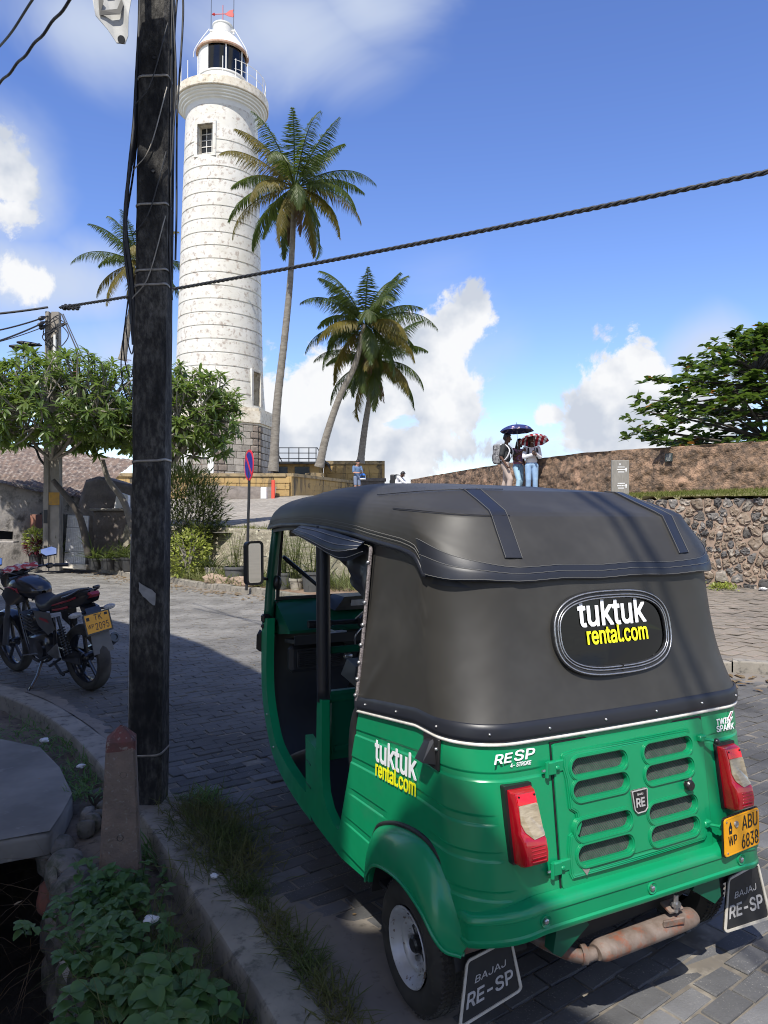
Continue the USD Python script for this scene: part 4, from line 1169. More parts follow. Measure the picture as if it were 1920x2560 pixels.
MB().box(((q0[0] + q1[0]) / 2, 20.6, .85), (q1[0] - q0[0], .45, 1.7), None, .03).build('wall_body', 'dark_masonry', LWL)
MB().box(((q0[0] + q1[0]) / 2, 20.55, 1.73), (q1[0] - q0[0] + .1, .6, .07), None, .02).build('coping', 'kerb_concrete', LWL)
q = at(300, 1250, 20.4)
tag(MB().poly(Polygon([(-.17, 0), (.22, 0), (.22, .36), (-.02, .44), (-.10, .38)]), -.1, .1, lambda v: np.column_stack([q[0] + v[:, 0], 20.5 + v[:, 2], 1.77 + v[:, 1]])).build('white_post', 'whitewash_clean'), 'small white painted stone standing on the low mossy wall', 'stone')
# tiled stele
ST = thing('tiled_slab', 'upright slab faced with rows of small white tiles beside the pots', 'slab', (at(187, 1330, 19.6)[0], 19.6, .12), .05, tilt=(-3, 3.0, 0))
MB().box((0, 0, .72), (.56, .08, 1.46), None, .01).build('slab_core', 'grout', ST)
MB().box((0, 0, .06), (.75, .3, .14), None, .02).build('plinth', 'whitewash_stained', ST)
m = MB()
nt = 0
for j in range(38):
    if j in (9, 28): continue
    for i_ in range(11):
        x, z = -.255 + i_ * .051, .16 + j * .034
        b = MB().box((x, -.044, z), (.046, .012, .029), None, .003)
        if nt < 300:
            b.build('tile', 'tile_white', ST); nt += 1
        else:
            m.add(*b.mesh())
m.build('tile_field', 'tile_white', ST, kind='stuff')
for k in range(5):
    q = at(141 + k * 6, 1325, 20.0)
    tag(MB().box((q[0], 20.0 + k * .03, .82), (.07, .03, 1.55), roty(.05 + .01 * k), .005).build('black_plank', 'black_metal'), ['black metal strip leaning nearest the concrete lamp pole', 'second black metal strip from the lamp pole', 'middle one of five leaning black metal strips', 'fourth black metal strip from the lamp pole', 'black metal strip leaning nearest the tiled slab'][k], 'metal strip', 'black metal strips leaning by the wall')

# ---- foreground pole
PB = np.array([-1.305, 4.0, -.14]); PTOP = np.array([-1.235, 4.0, 7.4])
PO_ = thing('utility_pole', 'black weathered concrete utility pole hung with cables in the foreground', 'utility pole', PB)
tz_ = np.linspace(0, 1, 150)
rows = []
for u in tz_:
    c = (PTOP - PB) * u
    w = .094 - .020 * u; d = .085 - .018 * u; b_ = .022
    sec_ = [(-w + b_, -d), (0, -d - .002), (w - b_, -d), (w, -d + b_), (w, d - b_), (w - b_, d), (-w + b_, d), (-w, d - b_), (-w, -d + b_)]
    q = np.array([(c[0] + x, c[1] + y, c[2]) for x, y in sec_])
    q[:, :2] += .006 * fb(q * [1, 1, .6], 9, 3, 17)[:, None]
    rows.append(q)
MB().grid(np.array(rows), wrap=True, flip=True).build('shaft', 'pole_concrete', PO_, 35)
pc_ = lambda z: (PTOP - PB) * (z / (PTOP - PB)[2])
for z in (4.12, 3.42, 3.06, 2.98, 2.02, .42):
    w = .096 - .020 * z / 7.5
    th = np.linspace(0, 2 * PI, 28, endpoint=False)
    q = np.column_stack([np.sign(np.cos(th)) * np.abs(np.cos(th)) ** .3 * w, np.sign(np.sin(th)) * np.abs(np.sin(th)) ** .3 * w * .92, .01 * np.cos(th)]) + pc_(z)
    MB().tube(q, .007, 6, closed=True, flat=.35).build('strap', 'strap_steel', PO_, True)
MB().tube([pc_(z) + [-.098 + .002 * z, -.02, 0] for z in (.35, .8, 1.2, 1.62)], .013, 8).build('conduit', 'grey_pvc', PO_, True)
MB().poly(Polygon([(-.035, 1.36), (.02, 1.33), (.06, 1.30), (.055, 1.235), (.02, 1.26), (-.03, 1.31)]).segmentize(.01), 0, .003, lambda v: np.column_stack([v[:, 0] + .012 + .01 * fb(np.column_stack([v[:, 0], v[:, 1], 0 * v[:, 0]]), 30, 2, 3), -.090 - v[:, 2], v[:, 1] + .02 * fb(np.column_stack([v[:, 0], v[:, 1], 0 * v[:, 0]]), 40, 2, 5)])).build('paint_patch', 'pole_paint', PO_)
for i_ in range(7):
    sd = -1 if i_ < 3 else 1
    pts_ = []
    for z in np.arange(2.2 if i_ == 0 else 2.55 + .12 * i_, 7.3, .28):
        bulge = .020 * math.sin(z * 2.1 + i_) + (.05 * math.exp(-((z - 3.35) / .35) ** 2) if sd < 0 else .012 * math.sin(z * 5 + i_ * 2))
        pts_.append(pc_(z) + [sd * (.098 - .0025 * z + .010 * (i_ % 3) + max(0, bulge)), -.03 + .025 * (i_ % 3), 0])
    MB().tube(spline(pts_, 70), .011 if i_ in (0, 1) else .006, 6).build('cable', 'cable_black', PO_, True)
for i_ in range(4):
    z0 = 2.9 + .35 * i_
    MB().tube(spline([pc_(z0) + [-.09, -.09, 0], pc_(z0 + .12) + [0, -.098, 0], pc_(z0 + .45) + [.085, -.09, 0]], 14), .0035, 5).build('tie_wire', 'cable_black' if i_ % 2 else 'strap_steel', PO_, True)
for i_ in range(3):
    MB().tube(spline([pc_(3.1) + [-.12, 0, 0], pc_(2.8 - .12 * i_) + [-.155 - .012 * i_, 0, 0], pc_(2.62 - .13 * i_) + [-.125, .01, 0], pc_(2.75) + [-.10, 0, 0]], 20), .0035, 5).build('cable_loop', 'cable_black', PO_, True)
for z in (4.22, 3.6, 1.98, 1.28):
    MB().lathe([(.011, 0), (.010, -.004), (0, -.005)], 10, pc_(z) + [.012, -.0925 + .0024 * z, 0], rotx(PI / 2)).build('bolt_hole', 'print_black', PO_)
# boundary stone
BSC = 1.06
BO = thing('boundary_stone', 'tapered concrete boundary stone with a dull red pointed top', 'bollard', (-1.22, 3.36, -.16), .30)
rows = []
for u in np.linspace(0, 1, 30):
    w = .094 - .030 * u; b_ = .010
    sec_ = [(-w + b_, -w), (w - b_, -w), (w, -w + b_), (w, w - b_), (w - b_, w), (-w + b_, w), (-w, w - b_), (-w, -w + b_)]
    q = np.array([(x, y, u * .70) for x, y in sec_]); q += .006 * fb(q, 14, 3, 29)[:, None]
    rows.append(q)
MB().grid(np.array(rows), wrap=True, flip=True).build('shaft', 'obelisk', BO, 35)
top = np.array(rows)[-1]
ap = top * [.10, .10, 1] + [0, 0, .068]
midr = top * [.60, .60, 1] + [0, 0, .034] + .004 * fb(top, 30, 2, 8)[:, None]
MB().grid(np.array([top + [0, 0, -.035] + (top * [.035, .035, 0]), top + [0, 0, .006], midr, ap]), wrap=True, flip=True).build('painted_cap', 'obelisk_red', BO, 25)
for z, x in ((.56, .012), (.28, .0)):
    MB().lathe([(.015, .002), (.011, -.002), (0, -.004)], 10, (x, -.094 + .03 * z / .66 - .001, z), rotx(PI / 2)).build('pit', 'print_black', BO)

# ---- second pole with street lamps
p2 = at(131, 1406, 19.4)
P2 = thing('street_light_pole', 'pale concrete street light pole with a yellow band behind the frangipani tree', 'street light', (p2[0], 19.4, .08))
H2 = 6.95
for sx, y, mt in ((-.125, -.02, 'pole_far'), (.07, .02, 'pole_far')):
    MB().tri(trimesh.convex.convex_hull(np.array([(sx + a_ * (.16 if sx > 0 else .075) * s_, y + b_ * .12 * s_, z) for a_ in (-1, 1) for b_ in (-1, 1) for z, s_ in ((0, 1), (H2, .62))]))).build('shaft', mt, P2)
MB().box((-.04, .02, H2 / 2), (.06, .08, H2 - .1)).build('web', 'dark_masonry', P2)
for z in (.5, 1.45):
    MB().box((-.125, -.135, z), (.10, .02, .35)).build('slot', 'print_black', P2)
MB().box((.085, -.098, 1.93), (.28, .03, .34)).build('painted_band', 'yellow_band', P2)
for k, (dx, dz, up) in enumerate(((-1.05, 5.85, .22), (-.85, 5.95, .32))):
    q = spline([(-.1, -.1, 5.35), (-.30, -.2, 5.65), (-.42, -.3, dz), (dx + .66, -.36, dz + .05)], 16)
    MB().tube(q, .035, 6).build('lamp_arm', 'black_metal', P2, True)
    MB().lathe([(.02, 0), (.06, .05), (.10, .25), (.10, .50), (.05, .62), (0, .64)], 12, (dx + .72, -.36, dz + .02), frame((-1, -.15, .10), (0, 1, 0)) * np.array([1, .55, 1])).build('lamp_head', 'black_plastic', P2, 40)
MB().rod((.12, -.16, 5.4), (.12, -.16, 6.3), .04, 8).build('conduit', 'whitewash_clean', P2)
for k in range(9):
    a_ = rng.uniform(-.18, .3); z = rng.uniform(6.1, 6.75)
    MB().tube(spline([(a_, -.15, z), (a_ + rng.normal(0, .12), -.2, z - .2), (a_ + rng.normal(.05, .14), -.18, z + .1), (rng.uniform(.1, .5), -.15, 6.6)], 18), .014, 5).build('wiring', 'cable_black', P2, True)
q = at(95, 1100, 19.4) - [p2[0], 19.4, .08]
MB().tube(spline([(-.12, -.05, 2.75), (-.30, -.1, 3.0), (-.42, -.1, 3.28), (-.62, -.1, 3.36)], 12), .03, 6).box((-.52, -.1, 3.40), (.42, .16, .05)).build('bracket', 'black_metal', P2, True)

# ---- no parking sign
sg = at(624, 1163, 14.2)
NP = thing('no_parking_sign', 'round blue no parking sign with red border and bar on a black post', 'sign', (sg[0] - .01, 14.2, 0), 0)
MB().rod((-.05, .02, .1), (.005, .02, sg[2] - .1), .028, 10).build('post', 'black_metal', NP)
Rs = frame((-.89, -.455, 0), (.455, -.89, 0))
Fs_ = lambda v: v @ Rs.T + [0, 0, sg[2]]
D = MB().poly(Point(0, 0).buffer(.305, 16), -.006, .006, Fs_).build('disc', 'sign_red', NP)
MB().poly(Point(0, 0).buffer(.258, 16), .006, .008, Fs_).build('blue_field', 'sign_blue', NP)
MB().poly(LineString([(-.19, .19), (.19, -.19)]).buffer(.030, cap_style=2).intersection(Point(0, 0).buffer(.27, 16)), .008, .0105, Fs_).build('red_bar', 'sign_red', NP)

# ---- sheet metal sign hanging into the top left corner
hs_ = at(278, 20, 3.6)
HSG = thing('hanging_sign', 'weathered white sheet metal sign hanging from above at the upper left', 'sign', hs_, .15)
pg = Polygon([(-.14, .60), (-.10, .10), (-.075, -.045), (-.02, -.10), (.02, -.155), (.062, -.155), (.078, -.12), (.085, -.02), (.098, .06), (.102, .60)])
Fh = lambda v: np.column_stack([v[:, 0], .0 - v[:, 2] + .25 * np.clip(-.04 - v[:, 1], 0, 1), v[:, 1]])
mat('sign_sheet', (0.46, 0.46, 0.44), (0.36, 0.36, 0.35), scale=12, rough=0.55)
MB().poly(pg.segmentize(.02), -.004, .004, Fh).build('sheet', 'sign_sheet', HSG, 30)
MB().poly(Polygon([(-.06, .04), (-.035, .03), (-.045, -.02), (.03, -.005), (.05, .05), (.06, .02), (.045, -.03), (-.055, -.045)]), .004, .006, Fh).build('black_mark', 'print_black', HSG)
MB().poly(LineString([(-.10, .10), (-.03, .085), (.05, .10)]).buffer(.008), .004, .006, Fh).build('black_mark', 'print_black', HSG)
MB().poly(Point(.045, -.14).buffer(.018), .004, .006, Fh).build('black_mark', 'print_black', HSG)
MB().rod((0, 0, .5), (.02, .1, 1.6), .02, 8).build('hanger', 'black_metal', HSG)
# ================================================================ plants
leaf('frond_green', (0.050, 0.085, 0.016), (0.085, 0.115, 0.022), (0.16, 0.22, 0.03), 0.42, 1.5, 0.35)
leaf('frond_olive', (0.13, 0.115, 0.022), (0.20, 0.16, 0.03), (0.30, 0.25, 0.05), 0.5, 1.5, 0.3)
leaf('frond_dry', (0.16, 0.10, 0.05), (0.10, 0.065, 0.035), (0.16, 0.10, 0.04), 0.7, 2, 0.3)
leaf('frangipani_leaf', (0.11, 0.18, 0.035), (0.165, 0.225, 0.055), (0.26, 0.38, 0.06), 0.34, 1.4, 0.42, 0.5, (0.19, 0.22, 0.04))
leaf('almond_leaf', (0.045, 0.095, 0.018), (0.085, 0.14, 0.03), (0.15, 0.24, 0.03), 0.30, 1.2, 0.45, 0.5)
leaf('almond_old_leaf', (0.42, 0.17, 0.03), (0.30, 0.12, 0.03), (0.4, 0.18, 0.03), 0.4)
leaf('weed_leaf', (0.085, 0.185, 0.055), (0.125, 0.225, 0.075), (0.15, 0.28, 0.06), 0.45, 3, 0.22, 0.4)
leaf('grass_blade', (0.11, 0.15, 0.045), (0.20, 0.19, 0.075), (0.10, 0.14, 0.03), 0.6, 3, 0.35, 0.25)
leaf('lawn_blade', (0.13, 0.16, 0.035), (0.21, 0.20, 0.065), (0.20, 0.24, 0.05), 0.6, 1.2, 0.3, 0.2)
leaf('dark_narrow_leaf', (0.035, 0.055, 0.016), (0.060, 0.075, 0.022), (0.08, 0.11, 0.02), 0.4, 2, 0.35)
leaf('croton_leaf', (0.34, 0.42, 0.06), (0.56, 0.58, 0.16), (0.38, 0.45, 0.08), 0.35, 4, 0.3, 0.5)
leaf('sword_leaf', (0.085, 0.125, 0.03), (0.14, 0.17, 0.05), (0.18, 0.24, 0.05), 0.4, 2, 0.3)
leaf('reed_leaf', (0.16, 0.20, 0.06), (0.26, 0.27, 0.10), (0.24, 0.29, 0.08), 0.5, 2, 0.3)
leaf('maroon_leaf', (0.11, 0.02, 0.035), (0.16, 0.03, 0.045), (0.2, 0.03, 0.05), 0.4)
leaf('dry_leaf', (0.36, 0.24, 0.12), (0.48, 0.37, 0.22), (0.3, 0.2, 0.1), 0.7, 5, 0.4)
mat('flower_pink', (0.62, 0.25, 0.34), (0.75, 0.5, 0.5), scale=20, rough=0.6)
mat('palm_bark', (0.22, 0.20, 0.17), (0.135, 0.12, 0.10), scale=3, rough=0.95, bump=0.8, bscale=10, bdist=0.03, stretch=(1, 1, 3))
mat('grey_bark', (0.175, 0.155, 0.13), (0.26, 0.235, 0.20), scale=5, rough=0.9, bump=0.6, bscale=20, bdist=0.01)
mat('dark_bark', (0.05, 0.042, 0.034), (0.085, 0.072, 0.06), scale=6, rough=0.9)
mat('coconut', (0.14, 0.11, 0.035), (0.09, 0.075, 0.03), scale=4, rough=0.6)
mat('pot_black', (0.022, 0.022, 0.024), (0.04, 0.04, 0.04), scale=8, rough=0.6)
mat('pot_grey', (0.075, 0.077, 0.08), (0.10, 0.10, 0.10), scale=8, rough=0.7)
mat('pot_white', (0.44, 0.40, 0.35), (0.30, 0.27, 0.23), scale=8, rough=0.85)
mat('coral_rock', (0.36, 0.27, 0.20), (0.24, 0.175, 0.13), scale=9, rough=0.95, bump=1.0, bscale=30, bdist=0.02)


def unit(a):
    a = np.asarray(a, float)
    return a / (np.linalg.norm(a, axis=-1, keepdims=True) + 1e-12)


def leaves(mb, P, D, U, L, Wd, curl=.25, fold=.18, n=2):
    """Leaves from base points P along D with upper side U: a folded, curling blade each."""
    P, D, U = np.asarray(P, float), unit(D), np.asarray(U, float)
    S = unit(np.cross(D, U)); U = np.cross(S, D)
    N = len(P); L = np.broadcast_to(L, (N,))[:, None]; Wd = np.broadcast_to(Wd, (N,))[:, None]
    rows = []
    if n == 2:
        st = ((.0, .12), (.38, 1.0), (.75, .72), (1.0, .0))
    else:
        st = ((.0, .7), (.5, 1.0), (1.0, .0))
    V = []
    for t, w in st:
        c = P + D * L * t - U * L * curl * t * t
        if w == 0:
            V.append(c)
        else:
            V += [c - S * Wd * w / 2 + U * fold * Wd * w, c, c + S * Wd * w / 2 + U * fold * Wd * w]
    V = np.stack(V, 1); k = V.shape[1]
    F = []
    for r in range(len(st) - 2):
        a = 3 * r
        F += [[a, a + 1, a + 4], [a, a + 4, a + 3], [a + 1, a + 2, a + 5], [a + 1, a + 5, a + 4]]
    a = 3 * (len(st) - 2)
    F += [[a, a + 1, k - 1], [a + 1, a + 2, k - 1]]
    F = np.array(F)
    mb.add(V.reshape(-1, 3), (np.arange(N)[:, None, None] * k + F[None]).reshape(-1, 3))
    return mb


def frond_mesh(r, L, az, el, droop, swept=.0, nl=84, wl=.95):
    """One feather leaf of a palm, starting at the origin."""
    n = 26
    p = np.zeros(3); pts = [p]; a = el
    for k in range(n - 1):
        a -= droop / n * (0.35 + 1.5 * k / n)
        az_ = az + swept * (k / n) ** 2
        p = p + L / n * np.array([math.cos(az_) * math.cos(a), math.sin(az_) * math.cos(a), math.sin(a)])
        pts.append(p)
    pts = np.array(pts)
    m = MB().tube(pts, np.linspace(.042, .008, n), 5)
    t = np.linspace(.14, .995, nl)
    q = np.column_stack([np.interp(t * (n - 1), np.arange(n), pts[:, k]) for k in range(3)])
    tg = unit(np.gradient(q, axis=0))
    sd = unit(np.cross(tg, [0, 0, 1.0])); up = np.cross(sd, tg)
    ll = wl * np.clip(np.sin(np.clip(t * 1.02, 0, 1) ** .75 * PI * .93), .16, 1) * r.uniform(.85, 1.1, nl)
    for s_ in (1, -1):
        fwd = .55 + .5 * t[:, None]
        dr = r.normal(.45, .18, nl)[:, None] + .45
        D = unit(sd * s_ + tg * fwd - np.array([0, 0, 1.0]) * dr + up * .15)
        leaves(m, q, D, up + .2 * r.normal(size=(nl, 3)), ll, .046, curl=.38, fold=.1, n=3)
    return m


def palm(label, trunk, crown, seed, L=4.2, nf=24, lean=0.0, dead=3, r0=.21, r1=.12, bias=None, wl=.85):
    r = np.random.default_rng(seed)
    trunk = np.array(trunk)
    T = thing('coconut_palm', label, 'palm tree', trunk[0])
    q = spline(np.vstack([trunk, crown]), 60) - trunk[0]
    rr = np.interp(np.linspace(0, 1, 60), [0, .06, .15, 1], [r0 * 1.35, r0 * 1.05, r0, r1])
    rr = rr * (1 + .05 * (np.arange(60) % 2))
    MB().tube(q, rr, 12).build('trunk', 'palm_bark', T, 60)
    c = np.array(crown) - trunk[0]
    for k in range(nf):
        u = (k + .5) / nf
        az = k * 2.399 + r.normal(0, .18)
        el = math.radians(np.interp(u, [0, .25, .55, .8, 1], [80, 52, 18, -14, -42]) + r.normal(0, 6))
        Lk = L * (1.0 - .12 * abs(u - .5)) * r.uniform(.86, 1.08) * (.85 if u < .12 else 1)
        if bias is not None:
            az = az + .35 * math.sin(bias - az)
        m = frond_mesh(r, Lk, az, el, math.radians(np.interp(u, [0, .5, 1], [38, 80, 62])), .25 * r.normal(), wl=wl)
        m.xf(t=c + np.array([math.cos(az), math.sin(az), .25]) * .12)
        mt = 'frond_olive' if (u > .62 and r.random() < .55) or r.random() < .10 else 'frond_green'
        m.build('frond', mt, T)
    for k in range(dead):
        az = r.uniform(0, 2 * PI)
        frond_mesh(r, L * .55, az, math.radians(-62), math.radians(30), nl=30, wl=.5).xf(t=c + [0, 0, -.3]).build('frond', 'frond_dry', T, label='dry brown hanging frond')
    for k in range(10):
        a = r.uniform(0, 2 * PI); d = r.uniform(.18, .42)
        MB().tri(trimesh.creation.icosphere(2, .12)).xf(R=np.diag([1, 1, 1.25]), t=c + [d * math.cos(a), d * math.sin(a), -.35 - r.uniform(0, .35)]).build('coconut', 'coconut', T, True)
    return T


A = lambda u, v, Y: at(u, v, Y)
palm('tallest coconut palm whose fronds cross the lighthouse', [A(683, 1178, 36), A(693, 1010, 36), A(712, 840, 36), A(727, 680, 36)], A(737, 470, 36), 3, L=4.6, nf=30)
palm('leaning coconut palm in the middle with its trunk bending left at the foot', [A(798, 1168, 38), A(816, 1090, 38), A(850, 990, 38), A(888, 910, 38)], A(912, 812, 38), 14, L=4.2, nf=28, r0=.2)
palm('shorter coconut palm behind the leaning one, right above the walker in blue', [A(901, 1158, 41), A(912, 1070, 41), A(925, 990, 41)], A(938, 905, 41), 25, L=3.9, nf=24, r0=.19)
palm('coconut palm on the left seen behind the utility pole', [A(306, 900, 47), A(318, 830, 47), A(330, 760, 47)], A(347, 660, 47), 36, L=4.3, nf=22, r0=.22)


def twig(mb, a, b, r0, r1, sag=.0, sides=5):
    a, b = np.asarray(a), np.asarray(b)
    m = (a + b) / 2 + np.array([0, 0, sag]) + rng.normal(0, .05, 3) * np.linalg.norm(b - a)
    mb.tube(spline([a, m, b], 7), np.linspace(r0, r1, 7), sides, cap=False)


def frangipani(label, base, trunkpts, fork, centre, rad, tips, seed, nl=13, L=.29, flowers=3, bark='dark_bark'):
    r = np.random.default_rng(seed)
    T = thing('frangipani_tree', label, 'tree', base)
    b = np.array(base)
    q = spline(np.vstack(trunkpts), 24) - b
    MB().tube(q, np.linspace(.105, .065, 24), 9).build('trunk', bark, T, True)
    fork, centre, rad = np.array(fork) - b, np.array(centre) - b, np.array(rad)
    # tip points: on an umbrella, denser at the rim and top
    d = unit(r.normal(size=(tips * 3, 3))); d = d[d[:, 2] > -.72][:tips]
    k = r.uniform(.30, 1.0, len(d)) ** .55
    tip = centre + d * rad * k[:, None] * (1 + .25 * fb(d * 2, 1, 3, seed))[:, None]
    nodes = [fork]; par = [-1]
    lim = unit(r.normal(size=(9, 3)) * [1, 1, .35] + [0, 0, .35])
    br = MB()
    ends = []
    for l_ in lim:
        e = fork * .35 + (centre + l_ * rad * .45) * .65
        twig(br, fork, e, .050, .034); ends.append(e)
        for _ in range(4):
            e2 = e + unit(l_ + r.normal(0, .75, 3) * [1, 1, .5] + [0, 0, .15]) * rad * r.uniform(.22, .40)
            twig(br, e, e2, .032, .022); ends.append(e2)
    ends = np.array(ends); tr = cKDTree(ends)
    dd, ii = tr.query(tip)
    for t_, i_ in zip(tip, ii):
        twig(br, ends[i_], t_, .022, .014, .0, 4)
    br.build('branches', 'grey_bark', T, True)
    m = MB()
    P, D, U, Ls = [], [], [], []
    for t_, i_ in zip(tip, ii):
        ax = unit(unit(t_ - ends[i_]) + [0, 0, .55])
        F_ = frame(ax)
        n_ = int(r.integers(nl - 4, nl + 4))
        for j in range(n_):
            a = j * 2.399; e = r.uniform(-.25, .95)
            dv = F_[:, 0] * math.cos(a) * math.cos(e) + F_[:, 1] * math.sin(a) * math.cos(e) + ax * math.sin(e)
            P.append(t_ - ax * r.uniform(0, .10)); D.append(dv - [0, 0, .12]); U.append(ax + [0, 0, .6]); Ls.append(L * r.uniform(.6, 1.12))
    Ls = np.array(Ls)
    leaves(m, P, D, np.array(U), Ls, Ls * .27, curl=.22, fold=.16)
    m.build('crown', 'frangipani_leaf', T)
    for k in range(flowers):
        t_ = tip[r.integers(len(tip))]
        f = MB(); a = np.arange(5) * 2 * PI / 5
        for j in range(4):
            o = r.normal(0, .05, 3)
            leaves(f, np.repeat([t_ + o + [0, 0, .08]], 5, 0), np.column_stack([np.cos(a), np.sin(a), .3 + 0 * a]), np.tile([0, 0, 1.0], (5, 1)), .07, .045)
        f.build('flower', 'flower_pink', T)
    return T


fb_ = A(223, 1392, 19.0)
frangipani('wide frangipani tree spreading over the old house on the left', fb_, [A(223, 1392, 19), A(206, 1312, 18.9), A(185, 1266, 18.8), A(132, 1200, 18.7)], A(128, 1150, 18.6), A(165, 1025, 18.6), (2.85, 2.1, 1.60), 640, 5, flowers=4)
fb2 = A(352, 1400, 18.6)
frangipani('frangipani tree right of the utility pole in front of the lighthouse foot', fb2, [A(352, 1400, 18.6), A(365, 1310, 18.6), A(400, 1220, 18.5)], A(425, 1170, 18.4), A(468, 1045, 18.3), (1.42, 1.3, 1.42), 270, 6, flowers=2)
fb3 = A(334, 1330, 20)
frangipani('pale trunked frangipani leaning left beside the ruined wall', fb3, [A(334, 1330, 20), A(310, 1255, 20), A(272, 1200, 20), A(256, 1150, 20)], A(248, 1105, 20), A(290, 1060, 20), (1.5, 1.2, 1.0), 150, 7, flowers=1, bark='grey_bark')


def shrub(name, label, cat, base, rad, n, mtl, L, Wd, seed, stems=7, stemmat='grey_bark', up=.5, curl=.2, dense=.4, fold=.15):
    r = np.random.default_rng(seed)
    T = thing(name, label, cat, base)
    rad = np.array(rad)
    st = MB(); tips = []
    for k in range(stems):
        a = r.uniform(0, 2 * PI); e = np.array([math.cos(a) * rad[0] * r.uniform(.2, .8), math.sin(a) * rad[1] * r.uniform(.2, .8), rad[2] * r.uniform(1.2, 1.9)])
        q = spline([np.zeros(3), e * [.3, .3, .5], e], 10); st.tube(q, np.linspace(.022, .007, 10), 5); tips.append(q)
    st.build('stems', stemmat, T, True)
    d = unit(r.normal(size=(n, 3))); k = r.uniform(dense, 1, n) ** .5
    P = d * rad * k[:, None] * (1 + .5 * fb(d * 2.5, 1, 3, seed))[:, None] + [0, 0, rad[2]]
    P[:, 2] = np.maximum(P[:, 2], .05)
    D = unit(d * [1, 1, .5] + r.normal(0, .5, (n, 3)) + [0, 0, up])
    Ls = L * r.uniform(.6, 1.15, n)
    leaves(MB(), P, D, np.tile([0, 0, 1.0], (n, 1)) + .3 * r.normal(size=(n, 3)), Ls, Wd * Ls / L, curl, fold).build('foliage', mtl, T)
    return T


shrub('oleander_shrub', 'tall dark oleander shrub right of the utility pole below the ochre wall', 'shrub', A(455, 1395, 17.4), (.95, .7, 1.12), 4200, 'dark_narrow_leaf', .21, .034, 8, stems=11, up=.6)
shrub('oleander_shrub', 'thin outer oleander stems reaching toward the no parking sign', 'shrub', A(505, 1390, 17.3), (.75, .6, .98), 1100, 'dark_narrow_leaf', .19, .030, 9, stems=7, up=.5, dense=.1)
shrub('croton_shrub', 'bright yellow green shrub beside the foot of the utility pole by the kerb', 'shrub', A(470, 1446, 16.6), (.52, .42, .55), 900, 'croton_leaf', .10, .050, 10, stems=9)
shrub('croton_shrub', 'smaller yellow green shrub above the bright one, under the oleander', 'shrub', A(492, 1415, 17.0), (.36, .3, .52), 380, 'croton_leaf', .10, .048, 11)
shrub('croton_shrub', 'variegated yellow plant in a pot against the house wall', 'plant', A(88, 1378, 19.7), (.30, .28, .33), 320, 'croton_leaf', .12, .06, 12)


def tuft(mb, base, n, h, spread, wd, r, droop=.5):
    a = r.uniform(0, 2 * PI, n); e = r.uniform(.45, 1.4, n)
    D = np.column_stack([np.cos(a) * np.cos(e), np.sin(a) * np.cos(e), np.sin(e)])
    P = np.asarray(base) + np.column_stack([r.normal(0, spread, (n, 2)), np.zeros(n)])
    leaves(mb, P, D, np.tile([0, 0, 1.0], (n, 1)) + .3 * r.normal(size=(n, 3)), h * r.uniform(.5, 1.1, n), wd, droop, .15, n=2)


def pot(name_label, base, r_, h, mtl, plant, seed, ptype):
    r = np.random.default_rng(seed)
    T = thing('potted_plant', name_label, 'potted plant', base)
    MB().lathe([(0, .0), (r_ * .76, .0), (r_ * .80, .02), (r_ * .98, h - .05), (r_ * 1.06, h - .05), (r_ * 1.06, h), (r_ * .95, h), (r_ * .93, h - .06), (0, h - .06)], 24).build('pot', mtl, T, 35)
    m = MB()
    if ptype == 'sword':
        tuft(m, (0, 0, h - .05), 46, .72, .04, .035, r, .45)
    elif ptype == 'fern':
        tuft(m, (0, 0, h - .05), 90, .50, .07, .022, r, .7)
    elif ptype == 'reed':
        for k in range(16):
            b_ = r.normal(0, .06, 2); hh = r.uniform(.7, 1.35)
            q = spline([(b_[0], b_[1], h - .05), (b_[0] * 1.6, b_[1] * 1.6, hh * .6), (b_[0] * 3 + r.normal(0, .05), b_[1] * 3, hh)], 8)
            m.tube(q, np.linspace(.008, .003, 8), 4)
            for z in np.linspace(.35, 1, 7):
                i_ = int(z * 7); a = r.uniform(0, 2 * PI)
                leaves(m, [q[i_]], [(math.cos(a), math.sin(a), .6)], np.array([[0, 0, 1.0]]), .26 * r.uniform(.6, 1.2), .024, .5, .15)
    else:
        n = 170; d = unit(r.normal(size=(n, 3))) * [1, 1, .8]
        leaves(m, d * .20 + [0, 0, h + .18], d + [0, 0, .4], np.tile([0, 0, 1.0], (n, 1)), .16, .06, .3)
    m.build('foliage', plant, T)
    return T


